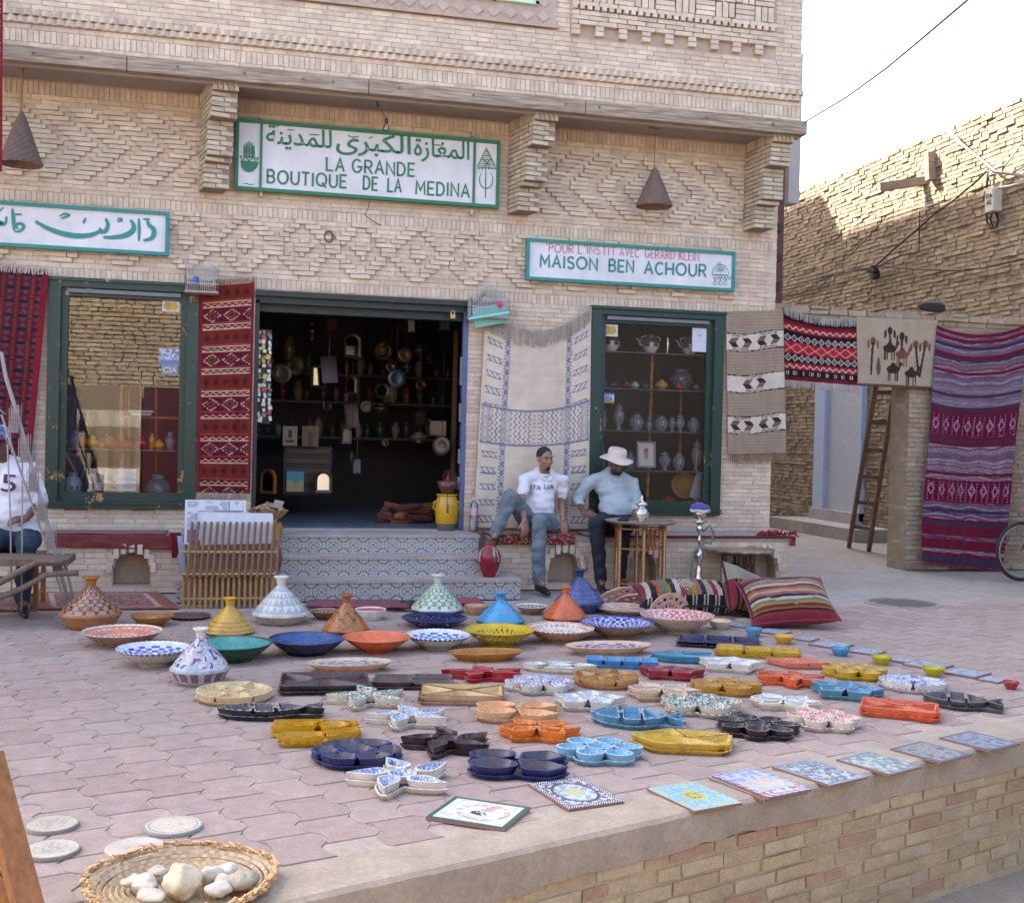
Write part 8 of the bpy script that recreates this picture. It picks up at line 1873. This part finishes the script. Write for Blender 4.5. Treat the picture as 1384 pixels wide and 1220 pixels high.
J = dict(pel=A(729, 690, 11.2), ch=A(734, 656, 11.24), nk=A(736, 641, 11.2), hd=A(736.5, 621, 11.13), shR=A(709, 648, 11.2), elR=A(704, 681, 11.0), wrR=A(709, 704, 10.82), shL=A(761, 649, 11.2), elL=A(759, 681, 11.24), wrL=A(761, 703, 11.1),
         hdR=((.02, -.35, -1), (.25, -1, .3), .35, 1), hdL=((.05, -.35, -1), (0, -1, .5), .15, -1), hpR=A(716, 698, 11.12), hpL=A(739, 700, 11.12), knR=A(690, 671, 10.86), knL=A(729, 704, 10.72), anR=A(670, 722, 10.86), anL=A(728, 787, 10.74), ftR=Vector((-.06, -.19, -.02)), ftL=Vector((.03, -.20, -.01)), belly=(.115, .135, .145, .115))
J['pel'].z = .66; J['hpR'].z = .655; J['hpL'].z = .65
root1, inf1, shirt1 = person('man in a white short-sleeved shirt and faded jeans sitting with one foot on the steps', J, 'skin', 'whitecotton', None, 'denim', 'shoe', True, (.30, .10), .62, headk=.98)
# stubble and collar, shirt lettering draped on the chest
def drape(s, px, py, hpx, wpx, mat, target, parent, Y=10.6):
    c = A(px, py, Y); o = text(s, c, (1, 0, -.06), (0.06, 0, 1), hpx/ppm(c), mat, None, width=wpx/ppm(c), off=.0, name='shirt_lettering', ext=0)
    bv = bvh(target); tof = wl(target); L = o.location.copy()
    bm = bmesh.new(); bm.from_mesh(o.data); bmesh.ops.triangulate(bm, faces=bm.faces[:]); bmesh.ops.subdivide_edges(bm, edges=bm.edges[:], cuts=2)
    for v in bm.verts:
        w_ = v.co+L; d = (w_-CAM).normalized(); hit = bv.ray_cast(CAM-tof, d)
        if hit[0]: v.co = hit[0]+tof-d*.010-L
    bm.to_mesh(o.data); bm.free(); o.location = L-wl(parent); o.parent = parent; return o
M['navyink'] = simple('navy_lettering', (.05, .07, .20), .8, bump=0)
drape('ITA', 724, 659, 9.5, 14, M['navyink'], shirt1, root1); drape('LIA', 742, 658, 9.5, 14, M['navyink'], shirt1, root1)
def collar(root, nk, mat, r=.07):
    mb = MB()
    for s in (-1, 1): mb.add([nk+Vector((s*.01, -.085, -.05)), nk+Vector((s*.055, -.088, -.035)), nk+Vector((s*.072, -.02, .018)), nk+Vector((s*.045, -.055, .012))], [(0, 1, 2, 3) if s > 0 else (3, 2, 1, 0)])
    mb.lathe([(.062, .005), (.066, .028), (.060, .030)], nk+Vector((0, -.005, -.012)), 20); o = mb.build('collar', M[mat], root); m_ = o.modifiers.new('t', 'SOLIDIFY'); m_.thickness = .005
collar(root1, J['nk']+Vector((0, -.01, -.01)), 'whitecotton')
def beard(info, root, k=1., wd=9):
    P, q = info['P'], info['q']
    def f(mb): mb.ell(P(0, -.028, -.062), (.060*k, .064*k, .050*k), q, 18, 12); mb.ell(P(0, -.058, -.090), (.030*k, .024*k, .022*k), q)
    b = organic('beard', f, .006, 'hair', root, 1); Rq = q.transposed(); Pi = P(0, 0, 0); off = wl(root); bm = bmesh.new(); bm.from_mesh(b.data)
    dl = [v for v in bm.verts if (lambda l: abs(l.x) > wd or l.z > -.042 or (l.y < -.068 and abs(l.x) < .030 and l.z > -.068))(Rq @ (v.co+off-Pi))]; bmesh.ops.delete(bm, geom=dl, context='VERTS'); bm.to_mesh(b.data); bm.free()
beard(inf1, root1, .97, .026)
# --- man with hat
J = dict(pel=A(832, 690, 11.2), ch=A(827, 657, 11.22), nk=A(830, 643, 11.18), hd=A(833, 627, 11.08), shR=A(797, 651, 11.2), elR=A(780, 675, 11.28), wrR=A(789, 692, 11.02), shL=A(854, 652, 11.2), elL=A(861, 680, 11.15), wrL=A(857, 700, 10.92),
         hdR=((.9, -.35, -.25), (.1, -.8, .6), .3, -1), hdL=((-.5, -.8, -.1), (0, -.2, 1), .3, 1), hpR=A(815, 700, 11.1), hpL=A(842, 700, 11.1), knR=A(806, 709, 10.68), knL=A(842, 711, 10.72), anR=A(812, 786, 10.72), anL=A(838, 784, 10.86), ftR=Vector((-.04, -.20, -.01)), ftL=Vector((.02, -.20, -.01)), belly=(.14, .15, .185, .165))
J['pel'].z = .665; J['hpR'].z = .655; J['hpL'].z = .655
root2, inf2, shirt2 = person('heavy man in a pale blue shirt, black trousers and cream sun hat on the bench', J, 'skin2', 'paleblue', None, 'blacktrousers', 'shoe', True, (-.35+.55, .18), 1.42, fat=1.12, headk=1.0)
collar(root2, J['nk']+Vector((0, -.02, -.01)), 'paleblue'); beard(inf2, root2, 1.0)
mb = MB(); P, q = inf2['P'], inf2['q']; mb.M = Matrix.Translation(P(0, .01, .062)) @ q.to_4x4() @ Euler((.06, .03, 0)).to_matrix().to_4x4()
n = 48; mb.lathe([(.172, -.006), (.166, .0), (.12, .010), (.095, .012), (.096, .05), (.090, .088), (.075, .100), (.04, .098), (0, .092)], (0, 0, 0), n, sy=1.08)
mb.lathe([(.172, -.006), (.12, .004), (.090, .006), (.088, .05), (.06, .08), (0, .085)], (0, 0, 0), n, sy=1.08)
mb.v = [(v[0], v[1], v[2]-.02*max(0, math.hypot(v[0]-P(0, 0, 0).x, v[1]-P(0, 0, 0).y)-.1)/.07*(.5+.5*math.sin(3*math.atan2(v[1]-P(0, 0, 0).y, v[0]-P(0, 0, 0).x)))) for v in mb.v]
ht = mb.build('sun_hat', M['felt'], root2, True); ht.data.update()
mb = MB(); p0_ = J['nk']+Vector((.0, -.16, -.06))
for k in range(4):
    bv = bvh(shirt2); c = A(829.5+k*.6, 652+k*11, 10.5); d = (c-CAM).normalized(); h_ = bv.ray_cast(CAM-wl(shirt2), d)
    if h_[0]: mb.ell(h_[0]+wl(shirt2)-d*.003, (.006, .006, .006), None, 8, 6, (.5, .5, .5))
if mb.v: mb.build('buttons', M['col'], root2, True, kind='stuff')
# --- person at the left edge
J = dict(pel=Vector((chc.x-.02, 10.15, .60)), ch=A(10, 650, 10.15), nk=A(5, 623, 10.12), hd=A(-2, 598, 10.05), shR=A(-28, 634, 10.15), elR=A(-40, 690, 10.05), wrR=A(-18, 710, 9.9), shL=A(42, 634, 10.15), elL=A(56, 676, 10.15), wrL=A(36, 700, 9.92),
         hdR=((.5, -.6, -.2), (0, -.3, 1), .3, 1), hdL=((-.9, -.5, -.1), (0, -.5, .8), .4, -1), hpR=Vector((chc.x-.12, 10.1, .58)), hpL=Vector((chc.x+.09, 10.1, .58)), knR=Vector((chc.x-.14, 9.72, .56)), knL=Vector((chc.x+.16, 9.70, .56)), anR=Vector((chc.x-.16, 9.70, .10)), anL=Vector((chc.x+.12, 9.80, .10)), ftR=Vector((-.02, -.19, -.01)), ftL=Vector((.05, -.19, -.01)), belly=(.14, .16, .17, .14))
J['ch'].x = J['pel'].x+.03
root3, inf3, shirt3 = person('person in a white numbered jersey and cap sitting behind the wire rack, far left', J, 'skin2', 'whitecotton', None, 'darkdenim', 'shoe', True, (.25, .1), 1.3, headk=.98)
drape('5', 12, 654, 34, 19, simple('maroon_lettering', (.07, .02, .08), .8, bump=0), shirt3, root3, 9.4)
mb = MB(); P, q = inf3['P'], inf3['q']; mb.M = Matrix.Translation(P(0, 0, .05)) @ q.to_4x4(); mb.lathe([(.088, -.005), (.088, .03), (.074, .075), (.04, .098), (0, .102)], (0, 0, 0), 24, lambda i, u: ((.55, .55, .58) if .1 < u < .9 and int(u*6) % 2 else (.05, .08, .24), (0, 0, 0, 0))); mb.add([(-.07, -.075, .0), (.07, -.075, .0), (.055, -.15, -.008), (-.055, -.15, -.008)], [(0, 1, 2, 3)], (.25, .02, .04)); o = mb.build('cap', M['col'], root3, True)
bpy.data.scenes.remove(TMP)
